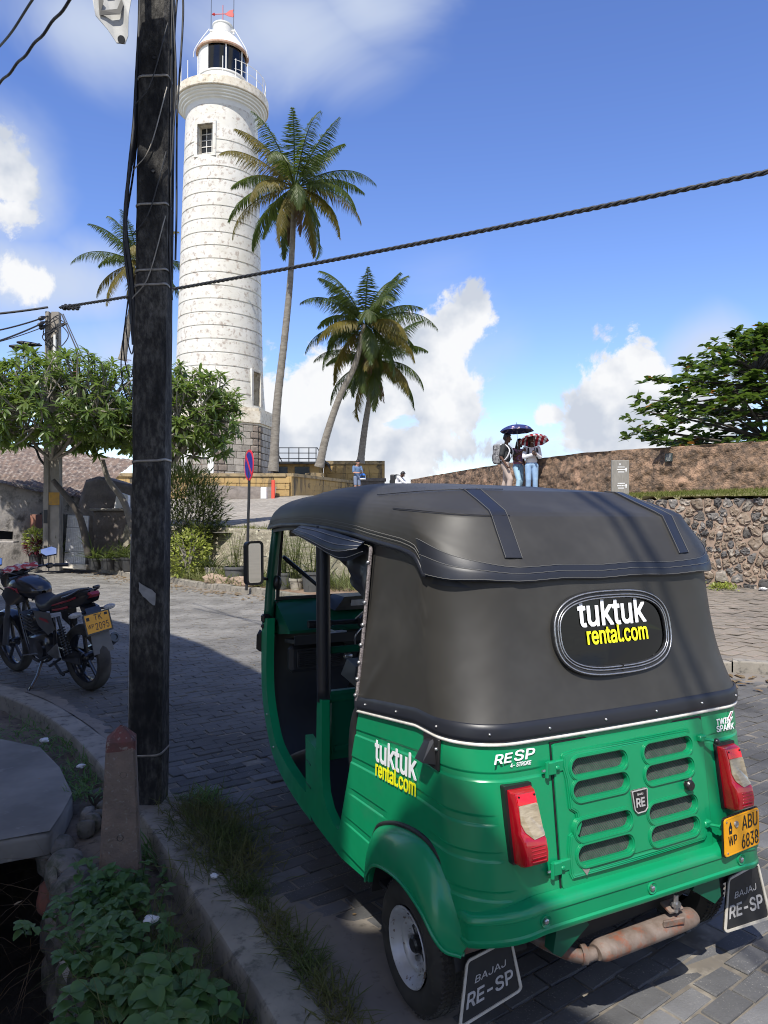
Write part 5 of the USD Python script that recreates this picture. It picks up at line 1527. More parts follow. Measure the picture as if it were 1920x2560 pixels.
PL_ = [('black pot at the house wall under the yellow plant', A(88, 1416, 19.6), .17, .34, 'pot_black', 'maroon_leaf', 'bush'),
       ('sword leaved plant in a black pot half hidden by the lamp pole', A(150, 1412, 19.7), .17, .32, 'pot_black', 'dark_narrow_leaf', 'sword'),
       ('rusty leaved spiky plant in the pot right of the tiled slab', A(238, 1424, 19.0), .17, .30, 'pot_black', 'sword_leaf', 'sword'),
       ('arching green spider plant in a wide black pot', A(270, 1424, 18.8), .20, .30, 'pot_black', 'sword_leaf', 'fern'),
       ('bushy dark plant in a black pot left of the utility pole', A(300, 1426, 18.9), .20, .34, 'pot_black', 'dark_narrow_leaf', 'sword'),
       ('dense green plant in the big black pot touching the utility pole', A(326, 1428, 18.5), .23, .36, 'pot_black', 'sword_leaf', 'fern'),
       ('grassy plant in a pale chipped pot beside the yellow green shrub', A(531, 1450, 16.2), .17, .30, 'pot_white', 'dark_narrow_leaf', 'fern'),
       ('bamboo like plant in a dark grey pot left of the wing mirror', A(588, 1458, 15.5), .24, .36, 'pot_grey', 'reed_leaf', 'reed'),
       ('small dark pot seen at the left edge of the windscreen', A(712, 1478, 14.4), .17, .34, 'pot_grey', 'reed_leaf', 'reed'),
       ('low pale pot between the two dark pots behind the windscreen', A(741, 1481, 14.2), .14, .24, 'pot_white', 'reed_leaf', 'reed'),
       ('largest dark pot with tall reeds seen through the windscreen', A(782, 1490, 13.9), .22, .40, 'pot_grey', 'reed_leaf', 'reed')]
for k, (lb_, b_, r_, h_, mt, pl_, ty) in enumerate(PL_):
    b_ = b_.copy(); b_[2] = max(.10, min(b_[2], .2))
    pot(lb_, b_, r_, h_, mt, pl_, 40 + k, ty)
for k, (u, v, Y, s_) in enumerate(((535, 1462, 15.5, .34), (556, 1462, 15.3, .26), (598, 1466, 15.1, .30), (612, 1470, 14.9, .22), (632, 1472, 14.8, .2))):
    q = A(u, v, Y); f = stone_blob(rng, (s_ * 1.3, s_, s_ * .8), 100 + k, .35, 3)
    MBx = MB().add(f[0] + [q[0], q[1], .18], f[1])
    tag(MBx.build('coral_rock', 'coral_rock', smooth=True), ['pale coral rock left of the grey pot, largest of the row', 'coral rock touching the foot of the grey pot', 'coral rock below the right side of the grey pot', 'small coral rock next to the wing mirror', 'smallest coral rock behind the wing mirror'][k], 'rock', 'coral rocks along the far kerb')
# wild growth on the bank: what nobody could count
r = np.random.default_rng(91)
m = MB()
for k in range(1500):
    i_ = r.integers(len(bl)); o = r.uniform(-.35, 1.0)
    p = bl[i_] + nb2[i_] * (.35 + .9 * r.random() ** 2)
    if 430 < 960 + p[0] / p[1] * FPX < 1000:
        tuft(m, (p[0], p[1], .12), 5, r.uniform(.2, .55), .05, .016, r, .4)
m.build('bank_weeds', 'reed_leaf', label='dry green weeds growing along the foot of the garden wall', cat='weeds', kind='stuff')
m = MB()
for k in range(900):
    i_ = r.integers(len(bl)); p = bl[i_] - nb2[i_] * r.uniform(.0, .5)
    tuft(m, (p[0], p[1], tz(p[0], p[1] + .3)), 5, r.uniform(.06, .16), .05, .012, r, .4)
m.build('bank_grass', 'lawn_blade', label='short grass on top of the garden wall', cat='grass', kind='stuff')
# lawn strip between the rubble wall and the rampart wall
LWN = Polygon([tuple(p) for p in wlp if 2.6 < p[0] < 13.5] + [tuple(p) for p in rw[::-1] if 2.6 < p[0] < 13.5]).buffer(0)
gx, gy = np.meshgrid(np.arange(2.5, 13.6, .1), np.arange(9.6, 23, .1), indexing='ij')
zz_ = np.nan_to_num(_ti(gx, gy), nan=1.9) + .012 + .05 * fb(np.dstack([gx, gy, 0 * gx]), 1.5, 3, 3) + .02
path = np.hypot(0, 0)
lw = LWN.intersection(Polygon([(4.2, 9), (14, 9), (14, 20), (5.4, 17.4), (4.4, 15.2)]))
cm = shapely.contains_xy(lw, (gx[:-1, :-1] + gx[1:, 1:]) / 2, (gy[:-1, :-1] + gy[1:, 1:]) / 2)
mat('lawn_earth', (0.16, 0.15, 0.055), (0.24, 0.20, 0.10), scale=3, rough=0.95)
tag(MB().grid(np.dstack([gx, gy, zz_]), mask=cm).build('lawn', 'lawn_earth', smooth=True), kind='structure')
x0, y0, x1, y1 = lw.bounds
c = np.column_stack([r.uniform(x0, x1, 60000), r.uniform(y0, y1, 60000)])
c = c[shapely.contains_xy(lw, c[:, 0], c[:, 1]) & (c[:, 0] < .62 * c[:, 1] + .3)][:26000]
zc_ = _ti(c) + .02; ok = ~np.isnan(zc_); c, zc_ = c[ok], zc_[ok]
a = r.uniform(0, 2 * PI, len(c)); e = r.uniform(.5, 1.4, len(c))
leaves(MB(), np.column_stack([c, zc_]), np.column_stack([np.cos(a) * np.cos(e), np.sin(a) * np.cos(e), np.sin(e)]), np.tile([0, 0, 1.0], (len(c), 1)), r.uniform(.04, .11, len(c)), .012, .4, .1, n=3).build('lawn_grass', 'lawn_blade', label='strip of dry sunlit grass between the rubble wall and the rampart', cat='grass', kind='stuff')
# litter of weeds at the foot of the rubble wall
m = MB()
for k in range(150):
    s__ = r.uniform(3.6, 7.4); P0, N0 = onwall(np.array(s__), np.array(0.0))
    dn = r.random() ** 2 * .35
    cl_ = P0 + np.r_[N0 * (.16 + dn), .06]
    n_ = 12; d = unit(r.normal(size=(n_, 3)) + [0, 0, .5])
    if fb(np.array([[s__ * 1.5, 0, 0]]), 1, 2, 8)[0] > -.02:
        leaves(m, cl_ + d * .05, d, np.tile([0, 0, 1.0], (n_, 1)), .07, .035, .2)
m.build('wall_foot_weeds', 'croton_leaf', label='small bright weeds along the foot of the rubble wall', cat='weeds', kind='stuff')
for k, (s__, h_) in enumerate(((6.35, .80), (6.9, .42))):
    P0, N0 = onwall(np.array(s__), np.array(h_)); mm = MB(); n_ = 40; d = unit(r.normal(size=(n_, 3)) + np.r_[N0, .3])
    leaves(mm, P0 + np.r_[N0 * .12, 0] + d * .06, d, np.tile([0, 0, 1.0], (n_, 1)), .08, .04, .3)
    tag(mm.build('wall_plant', 'weed_leaf'), ['small green plant sprouting high in the rubble wall', 'small green plant sprouting low in the rubble wall'][k], 'plant')

# sea almond tree over the rampart wall
r = np.random.default_rng(17)
tb = np.array([9.6, 17.2, 1.9])
AT = thing('sea_almond_tree', 'broad sea almond tree with tiered branches over the rampart wall', 'tree', tb)
MB().tube(spline([(0, 0, 0), (.1, 0, 1.6), (.0, .1, 2.8), (.1, 0, 4.1)], 20), np.linspace(.26, .10, 20), 10).build('trunk', 'dark_bark', AT, True)
br = MB(); P, D, U = [], [], []
RZ = lambda z: np.interp(z, [.9, 1.3, 1.9, 2.6, 3.1, 3.5, 3.85, 4.15], [3.55, 3.9, 3.75, 3.3, 2.75, 1.95, 1.35, .6])
hubs = [np.array([r.normal(0, .25), r.normal(0, .25), z]) for z in (.6, 1.1, 1.5, 2.0, 2.6, 3.2)]
for k in range(430):
    z = .85 + 3.3 * r.random() ** 1.15
    z = z * .45 + .55 * (round((z + .15) / .58) * .58 - .1)
    a = r.uniform(0, 2 * PI); rr_ = RZ(z) * np.sqrt(r.uniform(.08, 1.0)) * r.uniform(.86, 1.06)
    c = np.array([math.cos(a) * rr_, math.sin(a) * rr_, z + r.normal(0, .07) + .10 * (rr_ / 3.5)])
    h_ = hubs[int(np.argmin([abs(z - .35 - q_[2]) for q_ in hubs]))]
    if k % 2 == 0:
        br.tube(spline([h_, h_ * .45 + c * .55 + [0, 0, .05], c], 8), np.linspace(.045, .010, 8), 5, cap=False)
    for t_ in range(int(r.integers(3, 6))):
        cc = c + np.array([r.normal(0, .24), r.normal(0, .24), r.normal(.0, .045)])
        n_ = int(r.integers(7, 11)); aa = np.arange(n_) * 2.399 + r.uniform(0, 6); ee = r.uniform(-.15, .75, n_)
        tl_ = np.array([math.cos(a), math.sin(a), 0]) * .35
        for x in range(n_):
            P.append(cc); D.append(np.array([math.cos(aa[x]) * math.cos(ee[x]), math.sin(aa[x]) * math.cos(ee[x]), math.sin(ee[x])]) + tl_); U.append((r.normal(0, .2), r.normal(0, .2) , 1.0))
br.build('branches', 'dark_bark', AT, True)
P, D, U = np.array(P), np.array(D), np.array(U)
Ls = r.uniform(.13, .25, len(P))
old = r.random(len(P)) < .018
leaves(MB(), P[~old], D[~old], U[~old] + .25 * r.normal(size=(int((~old).sum()), 3)), Ls[~old], Ls[~old] * .58, .18, .10).build('crown', 'almond_leaf', AT)
leaves(MB(), P[old], D[old], U[old], Ls[old], Ls[old] * .55, .2, .12).build('old_leaves', 'almond_old_leaf', AT, kind='stuff')

# ---- foreground weeds and grass
r = np.random.default_rng(23)
P, D, U, L_ = [], [], [], []
st = MB()
spine = spline([(-1.20, 3.25, 0), (-1.16, 3.02, 0), (-1.03, 2.80, 0), (-.92, 2.60, 0), (-.80, 2.42, 0), (-.69, 2.27, 0), (-.56, 2.05, 0)], 200)
for k in range(190):
    i_ = int(r.integers(0, 200)); sp_ = spine[i_]
    off = r.normal(0, .080)
    nx = np.array([.86, .52, 0])
    p = sp_ + nx * off; p[2] = -.13
    h_ = r.uniform(.05, .21) * (1 - .25 * abs(off) / .2)
    lean = np.array([r.normal(0, .05), r.normal(0, .05), h_])
    q = spline([p, p + lean * .6, p + lean], 5)
    st.tube(q, .0022, 4)
    a0_ = r.uniform(0, PI)
    sz = r.uniform(.042, .082) * (1.15 if i_ > 110 else .85)
    for lev, (t_, s_) in enumerate(((1.0, .75), (.99, .8), (.78, 1.0), (.55, .95), (.3, .7))):
        a = a0_ + (lev % 2) * PI / 2
        for sgn in (0, PI):
            P.append(p + lean * t_); D.append((math.cos(a + sgn), math.sin(a + sgn), r.uniform(-.05, .45))); U.append((r.normal(0, .15), r.normal(0, .15), 1)); L_.append(sz * s_ * r.uniform(.75, 1.1))
WD = tag(UsdGeom.Xform.Define(stage, '/World/weed_patch').GetPrim(), 'patch of broad leaved green weeds growing over the drain wall', 'weeds')
st.build('stems', 'weed_leaf', WD, kind='stuff')
P, D, U, L_ = np.array(P), np.array(D), np.array(U), np.array(L_)
rows = []


def broad_leaves(P, D, U, L_, W_=.76):
    """Rounder leaves with a visible midrib fold; returns (points, faces per leaf)."""
    D = unit(D); S = unit(np.cross(D, U)); U = np.cross(S, D)
    N = len(P); L = L_[:, None]
    V = []
    for t, w in ((0, .10), (.12, .66), (.36, 1.0), (.64, .90), (.87, .50), (1.0, 0)):
        c = P + D * L * t - U * L * (.34 * t * t - .04)
        if w == 0: V.append(c)
        else:
            o = S * L * W_ * w / 2; V += [c - o + U * .14 * L * w, c, c + o + U * .14 * L * w]
    V = np.stack(V, 1); F = []
    for r_ in range(4):
        a = 3 * r_; F += [[a, a + 1, a + 4, a + 3], [a + 1, a + 2, a + 5, a + 4]]
    F = np.array(F); F3 = np.array([[12, 13, 15], [13, 14, 15]])
    return V, F, F3


V, F, F3 = broad_leaves(P, D, U, L_)
order = np.argsort(-L_ / np.linalg.norm(P - [0, 0, EYE], axis=1))
for i_ in order[:300]:
    MB().add(V[i_], F).add(V[i_], F3).build('leaf', 'weed_leaf', WD, 80)
m = MB()
for i_ in order[300:]:
    m.add(V[i_], F).add(V[i_], F3)
m.build('small_leaves', 'weed_leaf', WD, 80, kind='stuff')
# grass: the big tuft by the pole, the fringe along the kerb, wisps in the verge


def grass(label, pts, n, h, wd, mtl='grass_blade', droop=.7, seed=1):
    r = np.random.default_rng(seed)
    m = MB()
    P = []; H = []
    for (x, y, z, s_, k, hh) in pts:
        c = np.column_stack([r.normal(x, s_, k), r.normal(y, s_, k), np.full(k, z)]); P.append(c); H.append(np.full(k, hh))
    P, H = np.vstack(P), np.concatenate(H)
    a = r.uniform(0, 2 * PI, len(P)); e = r.uniform(.25, 1.35, len(P))
    D = np.column_stack([np.cos(a) * np.cos(e), np.sin(a) * np.cos(e), np.sin(e)])
    leaves(m, P, D, np.tile([0, 0, 1.0], (len(P), 1)) + .4 * r.normal(size=(len(P), 3)), H * r.uniform(.4, 1.15, len(P)), wd, droop, .2)
    return m.build('grass_tuft', mtl, label=label, cat='grass', kind='stuff')


tp_ = []
for t_ in np.linspace(0, 1, 26):
    c = np.array([-1.10, 3.98]) * (1 - t_) + np.array([-.60, 3.02]) * t_
    w_ = math.sin(PI * min(1, t_ * .8 + .15))
    tp_.append((c[0] + .05 * w_, c[1] + .02, -.01, .045 + .055 * w_, int(60 + 90 * w_), .07 + .075 * w_))
grass('large tuft of fine dark grass at the foot of the utility pole', tp_, 0, 0, .0042, seed=4)
tp_ = []
for t_ in np.linspace(0, 1, 46):
    i_ = int(np.interp(np.interp(t_, [0, 1], [3.0, 1.75]), kout[::-1, 1] * 0 + np.sort(kout[:, 1]), np.arange(len(kout))))
    c = kout[np.argmin(np.abs(kout[:, 1] - np.interp(t_, [0, 1], [3.05, 1.75])))]
    g_ = .5 + fb(np.array([[t_ * 7, 3, 1]]), 1, 3, 5)[0] * 2.2
    if g_ > .25:
        tp_.append((c[0] + .035, c[1] + .01, .0, .032, int(70 * min(g_, 1.1)), .06 + .05 * g_))
grass('fringe of fresh grass along the near kerb edge', tp_, 0, 0, .0046, 'grass_blade', seed=5)
tp_ = [(-1.02, 4.05, .0, .05, 60, .10), (-.98, 3.9, .0, .05, 50, .12), (-1.16, 3.55, -.1, .05, 60, .14), (-1.95, 4.75, -.08, .10, 120, .09), (-1.85, 4.45, -.08, .07, 110, .08), (-2.3, 5.2, -.08, .14, 160, .10), (-2.7, 5.55, -.08, .2, 160, .09), (-1.78, 4.2, -.05, .05, 90, .07)]
grass('sparse low weeds between the slab and the kerb', tp_, 0, 0, .010, 'weed_leaf', .5, seed=6)
tp_ = [(s[0] + o, s[1] + o * .4, -.13, .05, 26, .24) for s in spine[60::10] for o in (-.06, .09, .16)]
grass('long thin grass stalks standing among the broad leaved weeds', tp_, 0, 0, .0030, 'grass_blade', .45, seed=7)
tp_ = [(-1.55 + .02 * k, 3.55 - .1 * k, -.16 - .01 * k, .05, 14, .30) for k in range(0, 12, 3)]
grass('dry wisps hanging from the drain wall', tp_, 0, 0, .0026, 'frond_dry', 1.4, seed=8)
# leaf litter and scraps
m = MB()
n_ = 900
i_ = r.integers(0, len(far), n_); o = np.abs(r.normal(0, .35, n_)) + .02
tg = np.gradient(far[:, :2], axis=0); nf_ = np.column_stack([tg[:, 1], -tg[:, 0]]); nf_ /= np.linalg.norm(nf_, axis=1, keepdims=True)
P = np.column_stack([far[i_, :2] + nf_[i_] * o[:, None], np.full(n_, .012)])
a = r.uniform(0, 2 * PI, n_)
leaves(m, P, np.column_stack([np.cos(a), np.sin(a), .1 * np.ones(n_)]), np.tile([0, 0, 1.0], (n_, 1)), r.uniform(.05, .15, n_), .045, .1, .15, n=3)
m.build('leaf_litter', 'dry_leaf', label='dry leaves scattered in the gutter of the far kerb', cat='leaves', kind='stuff')
m = MB(); n_ = 120
P = np.column_stack([r.uniform(-5, 0, n_), r.uniform(2.6, 11, n_), np.full(n_, .006)]); a = r.uniform(0, 2 * PI, n_)
leaves(m, P, np.column_stack([np.cos(a), np.sin(a), .05 * np.ones(n_)]), np.tile([0, 0, 1.0], (n_, 1)), r.uniform(.015, .05, n_), .012, .1, .1, n=3)
m.build('road_litter', 'dry_leaf', label='tiny dry leaf bits strewn over the setts', cat='leaves', kind='stuff')
mat('litter_white', (0.62, 0.62, 0.63), (0.5, 0.5, 0.5), scale=40, rough=0.6)
for k, (x, y, z, s_, lb_) in enumerate(((-2.42, 5.15, -.02, .06, 'crumpled white paper cup lying by the bend of the kerb'), (-1.96, 4.68, -.04, .05, 'white plastic scrap among weeds beside the slab'), (-1.45, 4.30, -.07, .04, 'small white paper scrap near the boundary stone'), (-.90, 2.80, .02, .05, 'torn white wrapper caught in the broad leaved weeds'), (-.73, 3.12, .03, .035, 'pale scrap in the grass at the kerb edge'), (7.05, 13.05, 2.02, .12, 'crumpled white paper on the sunlit grass strip'), (6.35, 12.1, .36, .12, 'white scrap at the foot of the rubble wall'))):
    v, f = stone_blob(r, (s_, s_ * .8, s_ * .5), 140 + k, .6, 2)
    tag(MB().add(v + [x, y, z], f).build('litter', 'litter_white', smooth=25), lb_, 'litter')
# ================================================================ three-wheeler
TUK = thing('three_wheeler', 'green three-wheeler taxi with a black canvas hood parked beside the drain', 'auto rickshaw', (0.634, 2.6006, 0.0), math.radians(26.65))


def tp(name, mb, mtl, smooth=False, parent=TUK, label=None, **k):
    return mb.build(name, mtl, parent, smooth, label=label, **k)


def bead_z(y):
    return np.minimum(0.922, 0.915 - 0.14 * (np.asarray(y) - 0.0))


def rear_y(z):
    return -0.326 - (0.915 - np.asarray(z)) * 0.118


XS, CR = 0.612, 0.17


def plan(xs, yr, r, yf, n=(26, 18, 40), bow=0.010):
    """Points of a U seen from above: left front, rear corner, across the back, right front; with outward normals."""
    a = [(-xs, y) for y in np.linspace(yf, yr + r, n[0])]
    na = [(-1, 0)] * n[0]
    th = np.linspace(PI, 1.5 * PI, n[1] + 2)[1:-1]
    a += [(-xs + r + r * math.cos(t), yr + r + r * math.sin(t)) for t in th]
    na += [(math.cos(t), math.sin(t)) for t in th]
    xr = np.linspace(-xs + r, xs - r, n[2])
    a += [(x, yr) for x in xr]; na += [(0, -1)] * n[2]
    th = np.linspace(1.5 * PI, 2 * PI, n[1] + 2)[1:-1]
    a += [(xs - r + r * math.cos(t), yr + r + r * math.sin(t)) for t in th]
    na += [(math.cos(t), math.sin(t)) for t in th]
    a += [(xs, y) for y in np.linspace(yr + r, yf, n[0])]
    na += [(1, 0)] * n[0]
    a, na = np.array(a), np.array(na, float)
    a[:, 1] -= bow * np.clip(1 - (a[:, 0] / (xs - r + .02)) ** 2, 0, 1) * (a[:, 1] < yr + 0.02)
    return a, na


def body_shell():
    tf = np.unique(np.round(np.concatenate([np.linspace(0, 1, 60)] + [c + np.linspace(-.035, .035, 15) for c in (.85, .66, .44, .22, .50, .33)]), 5))
    tf = tf[(tf >= 0) & (tf <= 1)]
    P = []
    for t in tf:
        zr = 0.30 + t * 0.62
        a, na = plan(XS + 0.012 * (1 - t), float(rear_y(zr)), CR, 0.0)
        k = 26
        yf = 0.40 + 0.135 * (1 - t) / 0.75
        a[:k, 1] = np.linspace(yf, float(rear_y(zr)) + CR, k)
        a[-k:, 1] = a[:k, 1][::-1]
        z = 0.30 + t * (bead_z(a[:, 1]) - 0.30)
        d = np.zeros(len(a))
        x, y = a[:, 0], a[:, 1]
        side = np.abs(x) > 0.50

        def chan(c, hw, win):
            e = np.clip((hw + .004 - abs(t - c)) / .007, 0, 1)
            return 0.0038 * e * win
        sm = lambda v, lo, hi: np.clip((v - lo) / (hi - lo), 0, 1)
        hatch = sm(np.abs(x), .352, .366)
        d += chan(.853, .018, hatch)
        d += chan(.66, .020, sm(np.abs(x), .515, .53))
        d += chan(.44, .020, side * sm(y, .165, .185) * sm(-y, -.465, -.445))
        d += chan(.22, .020, side * sm(y, .26, .28) * sm(-y, -.505, -.485))
        d += chan(.50, .020, sm(np.abs(x), .505, .52) * sm(-y, .13, .15))
        d += chan(.33, .020, sm(np.abs(x), .48, .495) * sm(-y, .20, .22))
        P.append(np.column_stack([x - na[:, 0] * d, y - na[:, 1] * d, z]))
    P = np.array(P)
    C = (P[:-1, :-1] + P[1:, 1:]) / 2
    inarch = (np.abs(C[..., 0]) > .5) & (np.hypot(C[..., 1] - 0.0, C[..., 2] - 0.2) < .335) & (C[..., 1] > -.30)
    low = (C[..., 2] < .40) & (C[..., 1] < -.28)
    return MB().grid(P, mask=~(inarch | low))


tp('body_tub', body_shell(), 'green_paint', 40)

# bead, vinyl band and rivets round the top of the tub
a, na = plan(XS, float(rear_y(.915)), CR, .40)
zb = bead_z(a[:, 1])
tp('trim_bead', MB().tube(np.column_stack([a + na * .006, zb + .002]), .0062, 8), 'cream_bead', True)
prof = [(0.004, .006), (0.013, .012), (0.015, .024), (0.012, .045), (0.008, .058), (0.001, .060)]
tp('vinyl_band', MB().grid(np.array([np.column_stack([a + na * o, zb + h]) for o, h in prof])), 'canvas_trim', True)
tp('band_end', MB().box((-XS - .006, .402, .895), (.018, .02, .065), rotx(-.12), .004), 'canvas_trim')
for s_ in (.03, .115, .21, .30, .385, .46, .535, .61, .69):
    k = s_ * (len(a) - 1); i = int(k); q = a[i] + (a[i + 1] - a[i]) * (k - i)
    tp('band_rivet', MB().tri(trimesh.creation.icosphere(1, .0045), np.block([[np.eye(3), (np.array([q[0], q[1], bead_z(q[1]) + .034]) + np.r_[na[i] * .0145, 0])[:, None]], [0, 0, 0, 1]])), 'bare_steel', True)

# canvas back: from the band up to the roof lip
HT = np.r_[np.linspace(0, .3, 14), np.linspace(.34, 1, 22)]
WIN = sbox(-.10, 0, .10, 0).buffer(.1)


def win_shape(off=0.0, a_=.125, r_=.112):
    """The oval pane in (x, height) of the back, centred at 0."""
    w, h = .222, .104
    th = np.linspace(0, 2 * PI, 96, endpoint=False)
    e = 2.9
    x = w * np.sign(np.cos(th)) * np.abs(np.cos(th)) ** (2 / e); y = h * np.sign(np.sin(th)) * np.abs(np.sin(th)) ** (2 / e)
    return Polygon(np.column_stack([x, y])).buffer(off)


WC = (-.012, 1.213)


def back_path(h):
    """Plan of the canvas at height fraction h with its z."""
    g = (1 - h) ** 2.6
    xs = .604 + .016 * g
    yr = -.236 - (1 - h) * .052 - .040 * g
    r = .235 - .05 * g
    yf = .385 - .10 * h
    aa, nn = plan(xs, yr, r, yf, n=(26, 22, 70))
    z0 = bead_z(aa[:, 1]) + .057
    z1 = np.where(aa[:, 1] > -.06, 1.50, 1.42)
    return aa, nn, z0 + h * (z1 - z0)


def back_y(x, z):
    h = (z - .979) / (1.42 - .979)
    return -.236 - (1 - h) * .052 - .040 * np.clip(1 - h, 0, 1) ** 2.6 - .010 * np.clip(1 - (x / .43) ** 2, 0, 1)


P = []
for h in HT:
    aa, nn, z = back_path(h)
    # slack cloth
    w = .004 * np.sin(aa[:, 0] * 9 + 3 * h) * np.sin(PI * h) + .016 * fb(np.column_stack([aa * 4, z * 3]), 1, 4, 3) * np.sin(PI * h) + .006 * np.exp(-(((aa[:, 1] - .30) * 1.0 + (h - .05) * .55) / .035) ** 2) * np.exp(-((h - .12) / .14) ** 2) * (aa[:, 0] < 0)
    P.append(np.column_stack([aa + nn * w[:, None], z]))
P = np.array(P)
C = (P[:-1, :-1] + P[1:, 1:]) / 2
hole = win_shape(.004)
inw = shapely.contains_xy(hole, C[..., 0] - WC[0], C[..., 2] - WC[1]) & (C[..., 1] < -.15)
tp('canvas_back', MB().grid(P, mask=~inw), 'canvas', True)
FB = lambda v: np.column_stack([v[:, 0] + WC[0], back_y(v[:, 0] + WC[0], v[:, 1] + WC[1]) - v[:, 2], v[:, 1] + WC[1]])
frame_ = tp('rear_window', MB().poly(win_shape(.030).difference(win_shape(.0)).segmentize(.02), -.004, .010, FB), 'black_rubber', 50)
for off, rr in ((.025, .0028), (.012, .0022), (.004, .0022)):
    ring = np.array(win_shape(off).exterior.coords)[:-1]
    tp('chrome_line', MB().tube(FB(np.column_stack([ring, np.full(len(ring), .0115)])), rr, 6, closed=True), 'bare_steel', True, frame_)
tp('pane', MB().sheet(win_shape(.002).segmentize(.02), .003, FB), 'tinted_pane', False, frame_)
tp('frame_joint', MB().box((WC[0] + .005, float(back_y(0, 1.10)) - .006, 1.093), (.006, .014, .034)), 'black_plastic', False, frame_)
wu = np.array([0.999, 0, .012]); wv = np.array([0.02, .105, .99])
t = MB().text('tuktuk', .292, .088, (0, 0, 0), (1, 0, 0), (.02, 1, 0), True, 0, .0012, .0045)
tp('window_lettering', t.xf(t=(-.158 - WC[0], 1.231 - WC[1], 0), F=FB), 'print_white', parent=frame_)
t = MB().text('rental.com', .262, .056, (0, 0, 0), (1, 0, 0), (.02, 1, 0), True, 0, .0012, .0045)
tp('window_lettering', t.xf(t=(-.130 - WC[0], 1.176 - WC[1], 0), F=FB), 'print_yellow', parent=frame_)

# roof hood: nested U-shaped paths from the hem up to the ridge
YST = np.array([2.03, 2.01, 1.97, 1.9, 1.8, 1.65, 1.5, 1.38, 1.28, 1.2, 1.1, .95, .8, .7, .6, .5, .4, .3, .2, .12, .06, .0, -.03, -.05, -.065, -.08])
HEM = lambda y: np.interp(y, [-.08, -.065, -.05, -.03, .0, .06, .25, .43, .7, 1.05, 1.6, 2.03], [1.400, 1.418, 1.437, 1.458, 1.468, 1.479, 1.498, 1.518, 1.535, 1.546, 1.537, 1.512])
WID = lambda y: np.interp(y, [-.08, .0, .3, .7, 1.1, 1.5, 1.85, 1.97, 2.03], [.606, .612, .620, .610, .580, .535, .478, .458, .445])
CROWN = lambda y: np.interp(y, [-.1, .1, .35, .6, .8, .95, 1.1, 1.22, 1.30, 1.6, 1.8, 1.9, 1.96, 2.0, 2.03], [1.696, 1.708, 1.718, 1.728, 1.734, 1.734, 1.728, 1.714, 1.706, 1.704, 1.694, 1.678, 1.65, 1.62, 1.575])
#          rear y, rear x half, rear z   (the side profile is a superellipse taken at even turns)
_t = np.linspace(0, PI / 2, 4001)
SEN = 3.3
_sx, _sz = np.cos(_t) ** (2 / SEN), np.sin(_t) ** (2 / SEN)
_ta = np.degrees(np.arctan2(-np.gradient(_sx * .60), np.gradient(_sz * .20)))
_turn = [0, 5, 12, 20, 29, 38, 46, 55, 64, 70, 78, 85, 90]
SIDE = [(np.interp(a_, _ta[1:-1], _sx[1:-1]), np.interp(a_, _ta[1:-1], _sz[1:-1])) for a_ in _turn]
SIDE[0] = (1.0, 0.0); SIDE[-1] = (0.0, 1.0)
_rear = [(-.246, .47, 1.392), (-.236, .47, 1.425), (-.220, .47, 1.452), (-.198, .475, 1.49), (-.172, .48, 1.535), (-.145, .495, 1.583), (-.118, .475, 1.600),
         (-.045, .44, 1.633), (.044, .40, 1.675), (.080, .36, 1.679), (.20, .30, 1.688), (.36, .15, 1.700), (.5, .0, 1.708)]
LEV = [(a_[0], a_[1], *b_) for a_, b_ in zip(SIDE, _rear)]
NC, NR = 16, 30


def roof_path(k):
    cx, cz, yk, xr, zr = LEV[k]
    r = min(.17 + .016 * k, .32)
    yend = yk + r + (.015 if k else .0)
    ys = 2.03 - (2.03 - YST) * (2.03 - yend) / (2.03 + .08)
    w = WID(ys) * cx
    # slight bows of the hoops under the cloth
    z = HEM(ys) + (CROWN(ys) - HEM(ys)) * cz
    hoop = .010 * np.exp(-((ys - 1.27) / .05) ** 2) * (cz > .3) - .006 * np.exp(-((ys - .42) / .10) ** 2) * (cz > .3) * (cz < .98)
    side = np.column_stack([-w, ys, z + hoop])
    e = side[-1]
    xr_ = max(xr - r * .55, 0.0)
    th = np.linspace(0, PI / 2, NC + 2)[1:-1]
    pe = np.interp(k, [0, 2, 5, 8], [1.0, .98, .90, .90])
    sn, cs_ = np.sin(th) ** pe, np.cos(th) ** pe
    x0, y0 = e[0], e[1]
    cor = np.column_stack([x0 + (-xr_ - x0) * (1 - cs_), y0 + (yk - y0) * sn, e[2] + (zr - e[2]) * np.sin(th) ** 1.3])
    xm = np.linspace(-xr_, 0, NR // 2)
    mid = np.column_stack([xm, np.full(len(xm), yk) - .012 * (1 - (xm / .5) ** 2) * min(1, (1.7 - zr) * 6), np.full(len(xm), zr)])
    half = np.vstack([side, cor, mid])
    other = half[:-1][::-1] * [-1, 1, 1]
    return np.vstack([half, other])


RP = np.array([roof_path(k) for k in range(len(LEV))])
# finer levels for a soft cloth, keeping the two folded edges at the back
sub = []
for k in range(len(LEV) - 1):
    for u in np.linspace(0, 1, 4, endpoint=False):
        sub.append(RP[k] * (1 - u) + RP[k + 1] * u)
sub.append(RP[-1])
RPs = np.array(sub)
RPs[..., 2] += .006 * fb(RPs, 3.0, 3, 9)
tp('roof_hood', MB().grid(RPs), 'canvas', 17)
# front lip closing
fr = RP[:, 0]; fr2 = RP[:, -1]
tp('front_lip', MB().grid(np.array([fr, fr * [1, 1, 1] + [0, .012, -.004], fr2 + [0, .012, -.004], fr2])), 'canvas_trim', 30)
